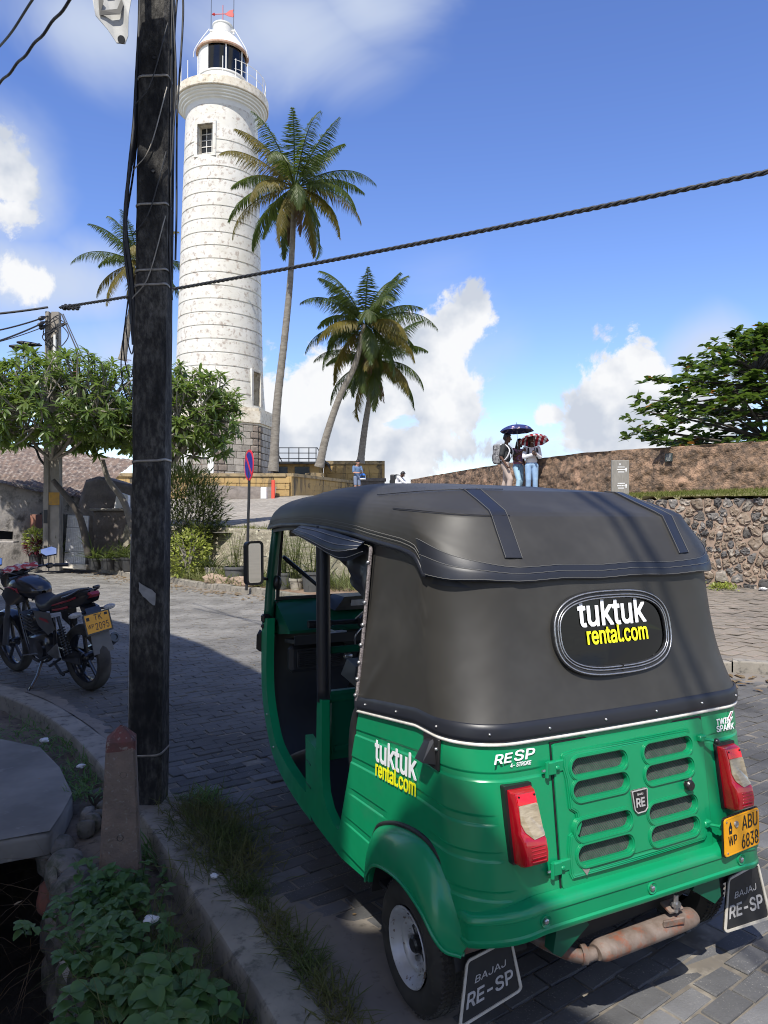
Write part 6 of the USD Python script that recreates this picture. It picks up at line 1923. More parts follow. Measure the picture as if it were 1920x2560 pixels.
# lip of the hood across the back, hem piping along the sides
N = len(YST)
j0 = N - 1
seg = slice(j0, RP.shape[1] - j0)
nrm = np.zeros((RP.shape[1], 3))
tang = np.gradient(RP[1], axis=0); nrm[:, 0] = tang[:, 1]; nrm[:, 1] = -tang[:, 0]
nrm /= np.linalg.norm(nrm, axis=1, keepdims=True); nrm *= np.sign((nrm * (RP[1] - [0, .6, 1.4])).sum(1, keepdims=True))
lip = []
seg = slice(N - 1, RP.shape[1] - N + 1)
for lev, dz, o in ((0, -.006, .001), (0, -.008, .004), (0, -.004, .0065), (0.35, 0, .0075), (.5, 0, .0050), (.55, 0, .0050), (.8, 0, .0045), (1.15, 0, .0035), (1.2, 0, .001)):
    k_ = int(lev); f_ = lev - k_
    q = RP[k_] * (1 - f_) + RP[k_ + 1] * f_
    q = q + nrm * o
    q[:, 2] += dz + .0022 * np.sin(np.arange(len(q)) * .55)
    lip.append(q[seg])
tp('roof_lip', MB().grid(np.array(lip)), 'canvas_trim', 30)
m = MB()
for r_ in (2, 5, 7):
    m.tube(np.array(lip)[r_] + [0, -.0008, .0008], .0007, 4)
tp('lip_stitching', m, 'thread_white', True)
hemL = RP[0][:j0 + 2]; 
for sx in (1, -1):
    q = hemL * [sx, 1, 1]
    tp('hem_roll', MB().tube(q + [-sx * .003, 0, -.003], .009, 8, flat=.7), 'canvas_trim', True)
    m = MB()
    for off in (.020, .032):
        qq = q.copy(); qq[:, 2] += off; qq[:, 0] -= sx * .003
        m.tube(qq, .0008, 4)
    tp('hem_stitching', m, 'thread_white')
# two darker straps sewn down the back, and the stitched curves of the rear panel
cidx = lambda k, x: RP[k][np.argmin(np.abs(RP[k][N + NC - 1:-(N + NC) + 1 or None, 0] - x)) + N + NC - 1]
for sx in (1, -1):
    rows = []
    for k in range(2, 10):
        c = np.array([np.interp(.40 - .0016 * k, [0, .7], [0, .7]) * -1 * sx, 0, 0])
        xc = (.372 if k < 6 else .372 - (k - 5) * .011) * -sx
        row = []
        for dx in (-.030, -.028, 0, .028, .030):
            x = xc + dx
            L = RP[k]; h = L[N - 2:len(L) - N + 2]
            i = np.argsort(h[:, 0]); row.append([x, np.interp(x, h[i, 0], h[i, 1]), np.interp(x, h[i, 0], h[i, 2])])
        rows.append(row)
    rows = np.array(rows)
    nn = np.array([0, -.7, .7])
    for q, o in enumerate((.0, .005, .006, .005, .0)):
        rows[:, q] += nn * o
    tp('roof_strap', MB().grid(rows), 'canvas_trim', 40)
    m = MB()
    for q in (1, 3):
        m.tube(rows[:, q] + nn * .0010, .0007, 4)
    tp('strap_stitching', m, 'thread_white', True)
for k, lo in ((5, N - 4), (8, N - 4)):
    q = RP[k][lo:N + NC + 2]; 
    tp('stitched_seam', MB().tube(q + [-.002, -.002, .004], .0016, 5), 'print_black', True)
# dash-like light lines of thread round the canvas corner flap
q = RP[0][j0 - 9:j0 + 5] + [-.003, 0, .05]
# ---------------------------------------------------------------- rear door with its louvres
slots = [(-.261, -.047, z_) for z_ in (.832, .766, .653, .582)] + [(.031, .244, z_) for z_ in (.835, .768, .651, .583)]
RY = lambda lift: (lambda v: np.column_stack([v[:, 0], rear_y(v[:, 1]) - .010 * (1 - (v[:, 0] / .46) ** 2) - lift - v[:, 2], v[:, 1]]))
hs = [LineString([(a_ + .026, z_ + (-.002)), (b_ - .026, z_ - .001)]).buffer(.026, 8) for a_, b_, z_ in slots]
door_pl = sbox(-.318, .494, .318, .904).buffer(-.012).buffer(.012, 4)
DOOR = tp('engine_door', MB().poly(door_pl.difference(unary_union(hs)).segmentize(.06), -.004, .004, RY(.004)), 'green_paint', 35)
tp('door_gap', MB().poly(sbox(-.324, .488, .324, .910).difference(sbox(-.3185, .4935, .3185, .9045)), -.002, .0015, RY(.002)), 'print_black', parent=DOOR)


def door_raised():
    o = [(-.285, .875), (-.243, .880), (.245, .882), (.262, .872), (.268, .70), (.285, .66), (.290, .54), (.272, .523), (-.285, .519), (-.293, .535), (-.293, .60), (-.285, .640), (-.262, .652), (-.252, .675), (-.255, .70), (-.277, .715), (-.282, .80), (-.291, .838), (-.291, .868)]
    return Polygon(o).buffer(.006).buffer(-.006)


rp = door_raised()
m = MB()
# pressed panel: rising rim in three steps, open at the slots
inner = rp.buffer(-.014)
lipz = [(rp, 0.004), (rp.buffer(-.004), .009), (rp.buffer(-.009), .0128), (inner, .014)]
m.poly(inner.difference(unary_union([h_.buffer(.008) for h_ in hs])).segmentize(.06), .004, .014, RY(.004))
for (p1, z1), (p2, z2) in zip(lipz[:-1], lipz[1:]):
    m.poly(p1.difference(p2).segmentize(.05), .003, z2, RY(.004))
tp('pressed_panel', m, 'green_paint', 50, DOOR)
for h_, (a_, b_, z_) in zip(hs, slots):
    m = MB()
    for o1, o2, hh in ((.012, .009, .017), (.009, .004, .0195), (.004, .0, .015)):
        m.poly(h_.buffer(o1).difference(h_.buffer(o2)), .002, hh, RY(.004))
    lou = tp('louvre', m, 'green_paint', 50, DOOR)
    g = MB()
    pitch = .0075
    x0, y0, x1, y1 = h_.bounds
    for sgn in (1, -1):
        for k in np.arange(-.06, (x1 - x0) + .06, pitch):
            ln = LineString([(x0 + k - sgn * .033 * .8, (y0 + y1) / 2 - .033), (x0 + k + sgn * .033 * .8, (y0 + y1) / 2 + .033)]).intersection(h_)
            if not ln.is_empty and ln.length > .003:
                g.poly(ln.buffer(.0009, cap_style=2), .0, .0012 + .0008 * sgn, RY(.001))
    tp('wire_mesh', g, 'mesh_wire', parent=DOOR, kind='stuff')
tp('engine_block', MB().box((0, -.20, .66), (.60, .10, .40)).box((-.1, -.26, .60), (.14, .06, .12), None, .02).box((.13, -.27, .62), (.18, .05, .16), None, .02), 'engine_dark')
mat("bottle_blue", (0.02, 0.05, 0.35), rough=0.4)
tp("coolant_bottle", MB().box((.10, -.315, .583), (.07, .05, .05), None, .012), "bottle_blue")
# emblem, knobs, hinges, latches
bs = Polygon([(-.036, .728), (.021, .729), (.017, .676), (.008, .668), (-.022, .667), (-.031, .676)]).buffer(.004)
em = tp('emblem', MB().poly(bs, .014, .021, RY(.004)), 'black_plastic', parent=DOOR)
tp('emblem_rim', MB().poly(bs.difference(bs.buffer(-.0028)), .014, .0225, RY(.004)), 'print_grey', parent=em)
Fd = RY(.004)
tp('emblem_lettering', MB().text('RE', .036, .027, (-.026, .681, .021), (1, 0, 0), (0, 1, 0), True, 0, .0012, 0, Fd).text('BAJAJ', .024, .006, (-.019, .716, .021), (1, 0, 0), (0, 1, 0), True, 0, .001, 0, Fd), 'print_grey', parent=em)
y_ = float(rear_y(.715)) - .014
tp('lock_knob', MB().lathe([(0, 0), (.011, 0), (.011, .018), (.017, .022), (.018, .030), (.014, .036), (0, .037)], 20, (.205, y_, .712), rotx(PI / 2)), 'black_plastic', 40, DOOR)
tp('lock_button', MB().lathe([(0, 0), (.010, 0), (.009, .012), (0, .014)], 14, (.225, y_, .722), rotx(PI / 2)), 'bare_steel', 40, DOOR)
for hx, hz in ((-.318, .840), (-.325, .560)):
    y_ = float(rear_y(hz)) - .012
    m = MB().box((hx - .014, y_ - .004, hz), (.036, .016, .040), None, .004).box((hx + .020, y_ - .002, hz + .002), (.040, .012, .034), None, .003).rod((hx - .032, y_ - .009, hz - .024), (hx - .032, y_ - .009, hz + .020), .006).box((hx + .005, y_ - .012, hz), (.014, .008, .012), None, .003)
    hg = tp('hinge', m, 'green_paint', 40, DOOR)
    tp('hinge_pin', MB().rod((hx - .048, y_ - .006, hz - .004), (hx - .030, y_ - .006, hz - .004), .004), 'bare_steel', False, hg)
for hx, hz, mm in ((.302, .843, 'black_plastic'), (.288, .572, 'green_paint')):
    y_ = float(rear_y(hz)) - .014
    lt = tp('latch', MB().box((hx, y_ - .006, hz), (.030, .022, .022), None, .004).rod((hx + .005, y_ - .012, hz - .002), (hx + .035, y_ - .030, hz - .008), .005), 'green_paint', 40, DOOR)
    tp('latch_knob', MB().tri(trimesh.creation.icosphere(2, .011), np.block([[np.eye(3), np.array([[hx + .040], [y_ - .034], [hz - .010]])], [0, 0, 0, 1]])), mm, True, lt)
tp('paint_chip', MB().poly(Polygon([(-.252, .545), (-.240, .552), (-.223, .538), (-.236, .523)]), .0, .0006, RY(.019)), 'sticker_grey', parent=DOOR)
# stickers
Fs = RY(.0032)
tp('sticker_lettering', MB().text('RE', .058, .027, (-.522, .872, 0), (1, 0, 0), (.02, 1, 0), True, .30, .0006, 0, Fs).text('SP', .072, .030, (-.455, .873, 0), (1, 0, 0), (.02, 1, 0), True, .25, .0006, 0, Fs).text('4- STROKE', .072, .012, (-.468, .857, 0), (1, 0, 0), (.02, 1, 0), True, .2, .0006, 0, Fs), 'print_white', label='white model lettering beside the rear door')
tp('sticker_lettering', MB().text('TWIN', .072, .020, (.398, .868, 0), (1, 0, 0), (0, 1, 0), True, .05, .0006, 0, RY(.0036)).text('SPARK', .092, .021, (.396, .845, 0), (1, 0, 0), (0, 1, 0), True, .05, .0006, 0, RY(.0036)), 'print_white', label='white sticker lettering above the right tail lamp')
bolt = Polygon([(.478, .905), (.452, .876), (.468, .879), (.452, .850), (.488, .887), (.473, .884), (.492, .905)])
tp('sticker_bolt', MB().poly(bolt, 0, .0012, RY(.004)), 'print_white')
tp('sticker_bolt', MB().poly(bolt.buffer(-.0035), 0, .0016, RY(.0045)), 'print_maroon')
xs_ = -XS - .003
FS = lambda v: np.column_stack([-XS - .0055 - v[:, 2], v[:, 0], v[:, 1]])
# the side text reads front to back
FSd = lambda v: np.column_stack([np.full(len(v), -XS - .0045) - .010 * (1 - (v[:, 1] - .3) / .6) - v[:, 2], .248 - v[:, 0], v[:, 1] + .085 * v[:, 0]])
SIDE_T = MB().text('tuktuk', .300, .083, (.000, .722, 0), (1, 0, 0), (0, 1, 0), True, 0, .0012, 0, FSd)
tp('side_lettering', SIDE_T, 'print_white', flip=True)
tp('side_lettering', MB().text('rental.com', .290, .056, (.008, .672, 0), (1, 0, 0), (0, 1, 0), True, 0, .0012, .0004, FSd), 'print_yellow', flip=True)
# side turn lamp
m = MB()
sec = [((-.140, .900), .0), ((-.170, .900), .0)]
lampv = np.array([[-XS, -.112, .905], [-XS, -.160, .915], [-XS - .002, -.176, .838], [-XS - .004, -.100, .842],
                  [-XS - .020, -.120, .900], [-XS - .018, -.152, .906], [-XS - .048, -.160, .846], [-XS - .048, -.112, .846]])
hull = trimesh.convex.convex_hull(lampv)
tl = tp('side_lamp', MB().tri(hull), 'black_plastic')
tp('lamp_gasket', MB().box((-XS - .004, -.140, .872), (.010, .094, .098), rotx(.06), .003), 'black_rubber', False, tl)
tp('lamp_screw', MB().tri(trimesh.creation.icosphere(1, .006), np.block([[np.eye(3), np.array([[-XS - .012], [-.180], [.888]])], [0, 0, 0, 1]])), 'bare_steel', True, tl)
# ---------------------------------------------------------------- tail lamps, plate, bumper, flaps


def tail_lamp(xc, label):
    m = MB()
    y0 = lambda z: float(rear_y(z))
    bx = Polygon([(xc - .050, .806), (xc + .034, .806), (xc + .040, .74), (xc + .046, .606), (xc - .040, .602), (xc - .046, .70)]).buffer(.006)
    Fl = lambda v: np.column_stack([v[:, 0], rear_y(v[:, 1]) - v[:, 2], v[:, 1]])
    T = tp('tail_lamp', m.poly(bx, -.01, .013, Fl), 'black_plastic', label=label)
    # lens body: thick at the bottom, with a step under the clear window
    prof = [(.802, .026), (.797, .040), (.768, .046), (.700, .052), (.690, .058), (.675, .070), (.640, .072), (.612, .066), (.603, .052), (.601, .015)]
    rows = []
    for z_, d in prof:
        u = (.806 - z_) / .2
        xl = xc - .048 + .009 * u; xr = xc + .036 + .011 * u
        y = float(rear_y(z_))
        rows.append([(xl, y - .01, z_), (xl + .001, y - d + .010, z_), (xl + .006, y - d + .002, z_), (xl + .014, y - d, z_), (xr - .014, y - d, z_), (xr - .006, y - d + .002, z_), (xr - .001, y - d + .010, z_), (xr, y - .01, z_)])
    rows = [[(a_, b_ + .012, c_) for a_, b_, c_ in rows[0]]] + rows
    tp('red_lens', MB().grid(np.array(rows)), 'red_lens', 35, T)
    Fq = lambda v: np.column_stack([v[:, 0], np.interp(-v[:, 1], [-.800, -.792, -.768, -.70, -.69, -.675, -.6], [rear_y(.8) - .034, rear_y(.792) - .041, rear_y(.768) - .046, rear_y(.70) - .052, rear_y(.69) - .058, rear_y(.675) - .070, rear_y(.6) - .071]) - v[:, 2], v[:, 1]])
    tp('reflector', MB().poly(sbox(xc - .036, .768, xc + .028, .795).segmentize(.01), 0, .002, Fq), 'red_reflector', 40, T)
    cl = Polygon([(xc - .033, .765), (xc + .028, .766), (xc + .036, .700), (xc + .036, .686), (xc - .004, .682), (xc - .022, .698), (xc - .033, .72)]).buffer(-.004).buffer(.006, 4)
    tp('clear_lens', MB().poly(cl.segmentize(.008), 0, .003, Fq), 'clear_lens', 40, T)
    for k in range(5):
        z_ = .662 - k * .010
        tp('lens_rib', MB().box((xc + .006, float(rear_y(z_)) - .0715, z_), (.050, .003, .004), None, .0012), 'red_lens', False, T)
    for sx in (-.030, .024):
        tp('lens_screw', MB().lathe([(0, 0), (.0035, 0), (.003, .002), (0, .001)], 8, (xc + sx, float(rear_y(.79)) - .043, .789), rotx(PI / 2)), 'print_black', False, T)


tail_lamp(-.444, 'tail lamp on the left beside the door hinges')
tail_lamp(.430, 'tail lamp on the right above the number plate')
pc = np.array([.405, -.428, .538])
Rp = frame((0.10, -1, .03), (1, -.02, .0))
F_pl = lambda v: v @ Rp.T + pc


def plate_frame(w, h, r=.012):
    return sbox(-w / 2, -h / 2, w / 2, h / 2).buffer(-r).buffer(r, 5)


PL = tp('number_plate', MB().poly(plate_frame(.196, .122), 0, .003, F_pl), 'plate_yellow')
# the plate's own frame: x to the right seen from behind
tp('plate_backing', MB().poly(plate_frame(.202, .128), -.006, -.001, F_pl), 'print_black', parent=PL)
tp('plate_rim', MB().poly(plate_frame(.194, .120).difference(plate_frame(.188, .114)), .003, .0038, F_pl), 'plate_yellow', parent=PL)
tx = MB().text('ABU', .088, .046, (0, .006, .003), (1, 0, 0), (0, 1, 0), False, 0, .0016, 0, F_pl).text('6838', .094, .046, (-.004, -.054, .003), (1, 0, 0), (0, 1, 0), False, 0, .0016, 0, F_pl).text('WP', .046, .030, (-.078, -.028, .003), (1, 0, 0), (0, 1, 0), False, 0, .0016, 0, F_pl)
tp('plate_lettering', tx, 'print_black', parent=PL)
tp('plate_emblem', MB().poly(Polygon([(-.073, .008), (-.058, .008), (-.056, .028), (-.0655, .048), (-.075, .028)]).difference(Point(-.0655, .022).buffer(.004)), .003, .0036, F_pl), 'print_black', parent=PL)
tp('plate_seal', MB().lathe([(0, 0), (.011, 0), (.010, .004), (.006, .003), (0, .004)], 14, F_pl(np.array([[-.034, .034, .003]]))[0], Rp), 'bare_steel', False, PL)
for bx_, by_ in ((-.086, .050), (-.083, -.050), (.088, .052), (.088, -.04)):
    tp('plate_bolt', MB().lathe([(0, 0), (.0035, 0), (.003, .002), (0, .0022)], 8, F_pl(np.array([[bx_, by_, .003]]))[0], Rp), 'bare_steel', False, PL)
# bumper, a pressed channel that wraps both corners
bt = np.linspace(-1, 1, 81)
bxx = .600 * np.sin(bt * PI / 2 * .98) ** 1
ab = []
for u in np.linspace(-1, 1, 97):
    x = .655 * np.sign(u) * (1 - (1 - abs(u)) ** 1.0)
    y = -.418 + .17 * np.clip((abs(x) - .44) / .22, 0, 1) ** 2.0 + .004 * abs(u)
    ab.append((x, y))
ab = np.array(ab); ab[:, 0] = np.clip(ab[:, 0], -.60, .645)
tg = np.gradient(ab, axis=0); nb_ = np.column_stack([tg[:, 1], -tg[:, 0]]); nb_ /= np.linalg.norm(nb_, axis=1, keepdims=True) + 1e-9
bprof = [(-.035, .497), (-.004, .495), (.006, .488), (.010, .478), (.010, .470), (.006, .466), (.006, .425), (.011, .420), (.011, .412), (.006, .404), (-.012, .400), (-.02, .402)]
kz = lambda x: -.052 * np.clip((np.abs(x) - .40) / .22, 0, 1.1) ** 1.5
BUMP = tp('bumper', MB().grid(np.array([np.column_stack([ab + nb_ * o, z_ + .8 * kz(ab[:, 0])]) for o, z_ in bprof])), 'green_paint', 40)
for x in (-.407, .002, .407):
    i = np.argmin(np.abs(ab[:, 0] - x)); q = np.r_[ab[i] + nb_[i] * .006, .444 + .8 * kz(x)]
    Rb = frame(np.r_[nb_[i], 0], (0, 0, 1))
    tp('bolt_cup', MB().lathe([(.018, 0), (.017, .005), (.012, .001), (0, .0005)], 18, q, Rb), 'green_paint', 50, BUMP)
    tp('bumper_bolt', MB().lathe([(0, 0), (.0085, 0), (.0085, .006), (.005, .008), (0, .008)], 6, q + Rb[:, 2] * .001, Rb), 'bare_steel', False, BUMP)
for sx in (-1, 1):
    tp('bumper_bracket', MB().poly(Polygon([(0, 0), (.13, .0), (.16, .05), (.02, .16), (-.02, .13)]), -.02, .02, lambda v: np.column_stack([(.34 - v[:, 0] * .75) * sx, -.37 + v[:, 2], .40 - v[:, 1] * .62])), 'green_dark_shade')


def flap(sx, P, lift):
    P = np.array(P)
    o, ux, uy = P[0], P[1] - P[0], P[3] - P[0]
    n_ = np.cross(ux, uy); n_ /= np.linalg.norm(n_)
    # bilinear patch over the four corners, u along the bottom, v upward
    Fp = lambda v: (P[0] * ((1 - v[:, :1]) * (1 - v[:, 1:2])) + P[1] * (v[:, :1] * (1 - v[:, 1:2])) + P[2] * (v[:, :1] * v[:, 1:2]) + P[3] * ((1 - v[:, :1]) * v[:, 1:2])) + v[:, 2:3] * n_
    sh = sbox(0, 0, 1, 1).buffer(-.09).buffer(.09, 6)
    f_ = tp('mud_flap', MB().poly(sh.segmentize(.1), -.003, .003, Fp), 'flap_black')
    tp('flap_rim', MB().poly(sh.difference(sh.buffer(-.042)).segmentize(.1), .0, .007, Fp), 'flap_edge', 40, f_)
    tp('flap_lettering', MB().text('BAJAJ', .58, .11, (.22, .56, .003), (1, 0, 0), (0, 1, 0), False, .15, .001, 0, Fp).text('RE-SP', .80, .245, (.10, .22, .003), (1, 0, 0), (0, 1, 0), True, .02, .001, 0, Fp), 'print_grey', parent=f_)
    tp('flap_hanger', MB().box(((P[2] + P[3]) / 2 + [0, .012, .03]), (.16, .012, .07), None, .004), 'rusty_muffler', False, f_)


flap(-1, [(-.632, -.312, .140), (-.415, -.322, .195), (-.440, -.300, .345), (-.590, -.290, .312)], 0)
flap(1, [(.462, -.312, .128), (.715, -.312, .118), (.672, -.29, .325), (.510, -.292, .300)], 0)
# ---------------------------------------------------------------- fenders and wheels
lipc = np.array([(-.650, .262, .300), (-.664, .225, .345), (-.672, .172, .395), (-.676, .115, .424), (-.682, .03, .445), (-.686, -.06, .455), (-.686, -.135, .445), (-.682, -.20, .418), (-.672, -.245, .375), (-.650, -.272, .342), (-.612, -.300, .332)])
topc = np.array([(-.615, .292, .360), (-.618, .262, .425), (-.618, .232, .478), (-.617, .20, .512), (-.616, .11, .552), (-.616, .015, .577), (-.616, -.08, .588), (-.613, -.150, .578), (-.604, -.215, .535), (-.588, -.262, .470), (-.558, -.312, .372)])
lp_, tq_ = spline(lipc, 60), spline(topc, 60)
rows = []
for u in np.linspace(0, 1, 12):
    b = np.sin(u * PI / 2); c_ = 1 - np.cos(u * PI / 2)
    rows.append(np.column_stack([tq_[:, 0] + (lp_[:, 0] - tq_[:, 0]) * b, tq_[:, 1] + (lp_[:, 1] - tq_[:, 1]) * c_, tq_[:, 2] + (lp_[:, 2] - tq_[:, 2]) * c_]))
rows.append(lp_ + [.010, 0, -.003]); rows.append(lp_ + [.012, 0, .010])
rows = np.array(rows)
for sx in (1, -1):
    f_ = tp('fender', MB().grid(rows * [sx, 1, 1]), 'green_paint', True)
    tp('fender_strip', MB().tube((tq_ + [-.004, 0, .004]) * [sx, 1, 1], .0085, 8), 'black_rubber', True, f_)
    tp('fender_lip', MB().tube(lp_ * [sx, 1, 1], .0055, 6), 'green_paint', True, f_)
    # dark wheel well
    th = np.linspace(.15, PI - .25, 24)
    tp('wheel_well', MB().grid(np.array([[(x * sx, .285 * math.cos(t), .2 + .30 * math.sin(t)) for t in th] for x in (-.615, -.36)])), 'engine_dark', True)


def wheel(cx, cy, sx, r=.203, w=.098):
    W_ = tp('wheel', MB(), 'tyre_rubber') if False else None
    R = np.array([[0, 0, 1.0], [1, 0, 0], [0, 1, 0]]) if sx > 0 else np.array([[0, 0, -1.0], [-1, 0, 0], [0, 1, 0]])
    c = (cx, cy, r)
    h = w / 2
    prof = [(.118, h - .010), (.126, h - .002), (.150, h + .006), (.172, h + .006), (.186, h - .002), (.192, h - .010), (.2015, h - .018), (.203, 0), (.2015, -h + .018), (.192, -h + .010), (.172, -h - .006), (.126, -h + .002), (.118, -h + .010)]
    T = tp('wheel', MB().lathe(prof, 64, c, R), 'tyre_rubber', 40)
    m = MB()
    for k in range(72):
        t = 2 * PI * k / 72
        for s_ in (1, -1):
            m.box((0, 0, 0), (.010, .006, .024), None, .002)
            m.v[-1] = m.v[-1] @ rotx(s_ * .35).T + [.1985, 0, s_ * (h - .022)]
            m.v[-1] = (m.v[-1] @ rotz(t).T) @ R.T + c
        for s_ in (.012, -.012):
            m.box((0, 0, 0), (.004, .013, .014), None, .001)
            m.v[-1] = m.v[-1] + [.203, 0, s_]
            m.v[-1] = (m.v[-1] @ rotz(t + .02).T) @ R.T + c
    tp('tread', m, 'tyre_rubber', False, T, kind='stuff')
    prof = [(.117, h - .004), (.121, h + .002), (.119, h + .005), (.113, h + .001), (.110, h - .010), (.103, h - .014), (.100, h - .026), (.088, h - .040), (.084, h - .030), (.078, h - .022), (.070, h - .022), (.062, h - .030), (.055, h - .046), (.036, h - .048), (.034, h - .042)]
    rim = tp('rim', MB().lathe(prof, 48, c, R), 'rim_steel', 50, T)
    hub = MB().lathe([(0, h - .018), (.020, h - .018), (.026, h - .024), (.028, h - .055), (.036, h - .056)], 20, c, R)
    for k in range(4):
        t = PI / 4 + k * PI / 2
        hub.box((0, 0, 0), (.05, .022, .016), None, .004)
        hub.v[-1] = ((hub.v[-1] + [.045, 0, h - .050]) @ rotz(t).T) @ R.T + c
    tp('hub', hub, 'black_plastic', False, rim)
    for k in range(4):
        t = k * PI / 2
        tp('wheel_nut', MB().lathe([(0, .016), (.009, .014), (.009, 0)], 6, np.array([.046 * math.cos(t), .046 * math.sin(t), h - .046]) @ R.T + c, R), 'bare_steel', False, rim)
    return T


wheel(-.575, 0, -1); wheel(.575, 0, 1); wheel(0, 2.0, -1)
tp('axle_housing', MB().rod((-.5, .02, .21), (.5, .02, .21), .035, 12).box((0, .02, .26), (.4, .3, .16), None, .03).box((0, -.30, .36), (.74, .05, .05), None, .01), 'engine_dark', 40)
# silencer under the bumper
m = MB()
sec = np.array([(.040 * math.cos(t), .030 * math.sin(t)) for t in np.linspace(0, 2 * PI, 14, endpoint=False)])
rows = [[(x, -.385 + s_ * p[0], .280 + s_ * p[1] + .02 * x) for p in sec] for x, s_ in ((-.190, .0), (-.190, .7), (-.170, .96), (-.15, 1), (.16, 1), (.20, .95), (.222, .8), (.222, 0))]
MUF = tp('silencer', m.grid(np.array(rows), wrap=True), 'rusty_muffler', 40)
tp('exhaust_pipe', MB().tube(spline([(-.19, -.385, .275), (-.25, -.36, .27), (-.33, -.26, .30), (-.36, -.1, .33)], 16), .020, 10), 'rusty_muffler', True, MUF)
tp('clamp', MB().lathe([(.021, -.008), (.028, -.008), (.028, .008), (.021, .008)], 16, (-.225, -.372, .272), frame((1, -.4, 0))), 'rusty_muffler', 40, MUF)
tp('silencer_bracket', MB().box((.13, -.385, .338), (.06, .045, .012), rotx(.3), .003).box((.10, -.420, .312), (.08, .010, .022), rotz(-.15), .003), 'rusty_muffler', False, MUF)
tp('bracket_bolt', MB().rod((.125, -.405, .33), (.125, -.405, .385), .008, 8).lathe([(0, 0), (.016, 0), (.016, .01), (0, .012)], 8, (.125, -.405, .35)), 'bare_steel', False, MUF)
tp('rear_member', MB().poly(Polygon([(-.27, .33), (-.23, .300), (.20, .325), (.30, .37), (.30, .41), (-.30, .41)]), 0, .01, lambda v: np.column_stack([v[:, 0], -.345 + v[:, 2], v[:, 1]])), 'engine_dark')
# ---------------------------------------------------------------- door openings, cabin and front
BP = Polygon([(.815, .815), (.760, .815), (.757, .50), (.742, .435), (.70, .385), (.63, .352), (.53, .345), (.45, .40), (.36, .36), (.30, .30), (.30, .27), (.55, .25), (.95, .285), (.985, .315), (.995, .607), (.90, .600), (.825, .595)])
SIDEF = lambda sx: (lambda v: np.column_stack([sx * (XS + .004 + v[:, 2] - .055 * np.clip((v[:, 0] - .85) / .5, 0, 1)), v[:, 0], v[:, 1]]))
for sx in (-1, 1):
    b = tp('sill_panel', MB().poly(BP.segmentize(.05), -.035, .0, SIDEF(sx)), 'green_paint', 40)
    for z_ in (.50, .40):
        tp('panel_crease', MB().poly(sbox(.90, z_, .985, z_ + .006), 0, .002, SIDEF(sx)), 'green_dark_shade', parent=b)
    # front sill that runs up into the cowl edge
    q = spline([(-.585, .93, .275), (-.565, 1.15, .270), (-.545, 1.40, .285), (-.530, 1.62, .335), (-.520, 1.76, .44), (-.512, 1.86, .58), (-.500, 1.92, .76), (-.488, 1.945, 1.0)], 40)
    q[:, 0] *= -sx
    wv_ = np.linspace(.07, .075, 40)
    tn = np.gradient(q, axis=0); tn /= np.linalg.norm(tn, axis=1, keepdims=True)
    inn = np.cross(tn, [1, 0, 0]); inn /= np.linalg.norm(inn, axis=1, keepdims=True)
    inn *= np.sign((inn @ np.array([0, -.6, .8])))[:, None]
    edge = np.array([q + [sx * .012, 0, 0] - inn * .03, q + [sx * .016, 0, 0], q + [sx * .014, 0, 0] + inn * wv_[:, None], q - [sx * .03, 0, 0] + inn * wv_[:, None]])
    tp('cowl_edge', MB().grid(edge), 'green_paint', 40)
    for k in (17, 24):
        tp('edge_screw', MB().tri(trimesh.creation.icosphere(1, .006), np.block([[np.eye(3), (q[k] + [sx * .016, 0, 0] + inn[k] * .03)[:, None]], [0, 0, 0, 1]])), 'bare_steel', True)
    # windscreen post
    pq = spline([(-sx * -.470, 1.945, 1.0), (sx * .452, 1.945, 1.25), (sx * .418, 1.945, 1.53)], 12)
    tp('windscreen_post', MB().tube(pq, .030, 8, flat=.8), 'green_dark_shade', True)
    # padded hood post between driver and passengers
    tp('hood_post', MB().tube(spline([(sx * .590, .80, .80), (sx * .592, .805, 1.15), (sx * .585, .83, 1.54)], 14), .030, 12), 'canvas_trim', True)
    tp('rear_hood_post', MB().tube(spline([(sx * .590, .36, .86), (sx * .590, .325, 1.2), (sx * .590, .27, 1.50)], 14), .016, 8), 'black_plastic', True)
# canvas edge on the door side: rubber lip, fastener strip and studs
ce = spline([(-.612, .400, .900), (-.610, .345, 1.15), (-.608, .285, 1.475)], 24)
tp('canvas_edge', MB().tube(ce + [-.002, .012, 0], .012, 8, flat=.5), 'black_rubber', True)
tp('fastener_strip', MB().tube(ce + [-.010, -.002, 0], .0075, 6, flat=.6), 'velcro', True)
for u in (.06, .20, .33, .46, .60, .72, .93):
    q = ce[int(u * 23)]
    tp('canvas_stud', MB().tri(trimesh.creation.icosphere(1, .008), np.block([[np.eye(3), (q + [-.016, 0, 0])[:, None]], [0, 0, 0, 1]])), 'bare_steel', True)
tp('seat_edge_pad', MB().tube(spline([(-.600, .40, .875), (-.602, .445, .83), (-.604, .47, .76), (-.605, .475, .68), (-.605, .468, .62)], 20), .026, 10, flat=.35), 'black_rubber', True)
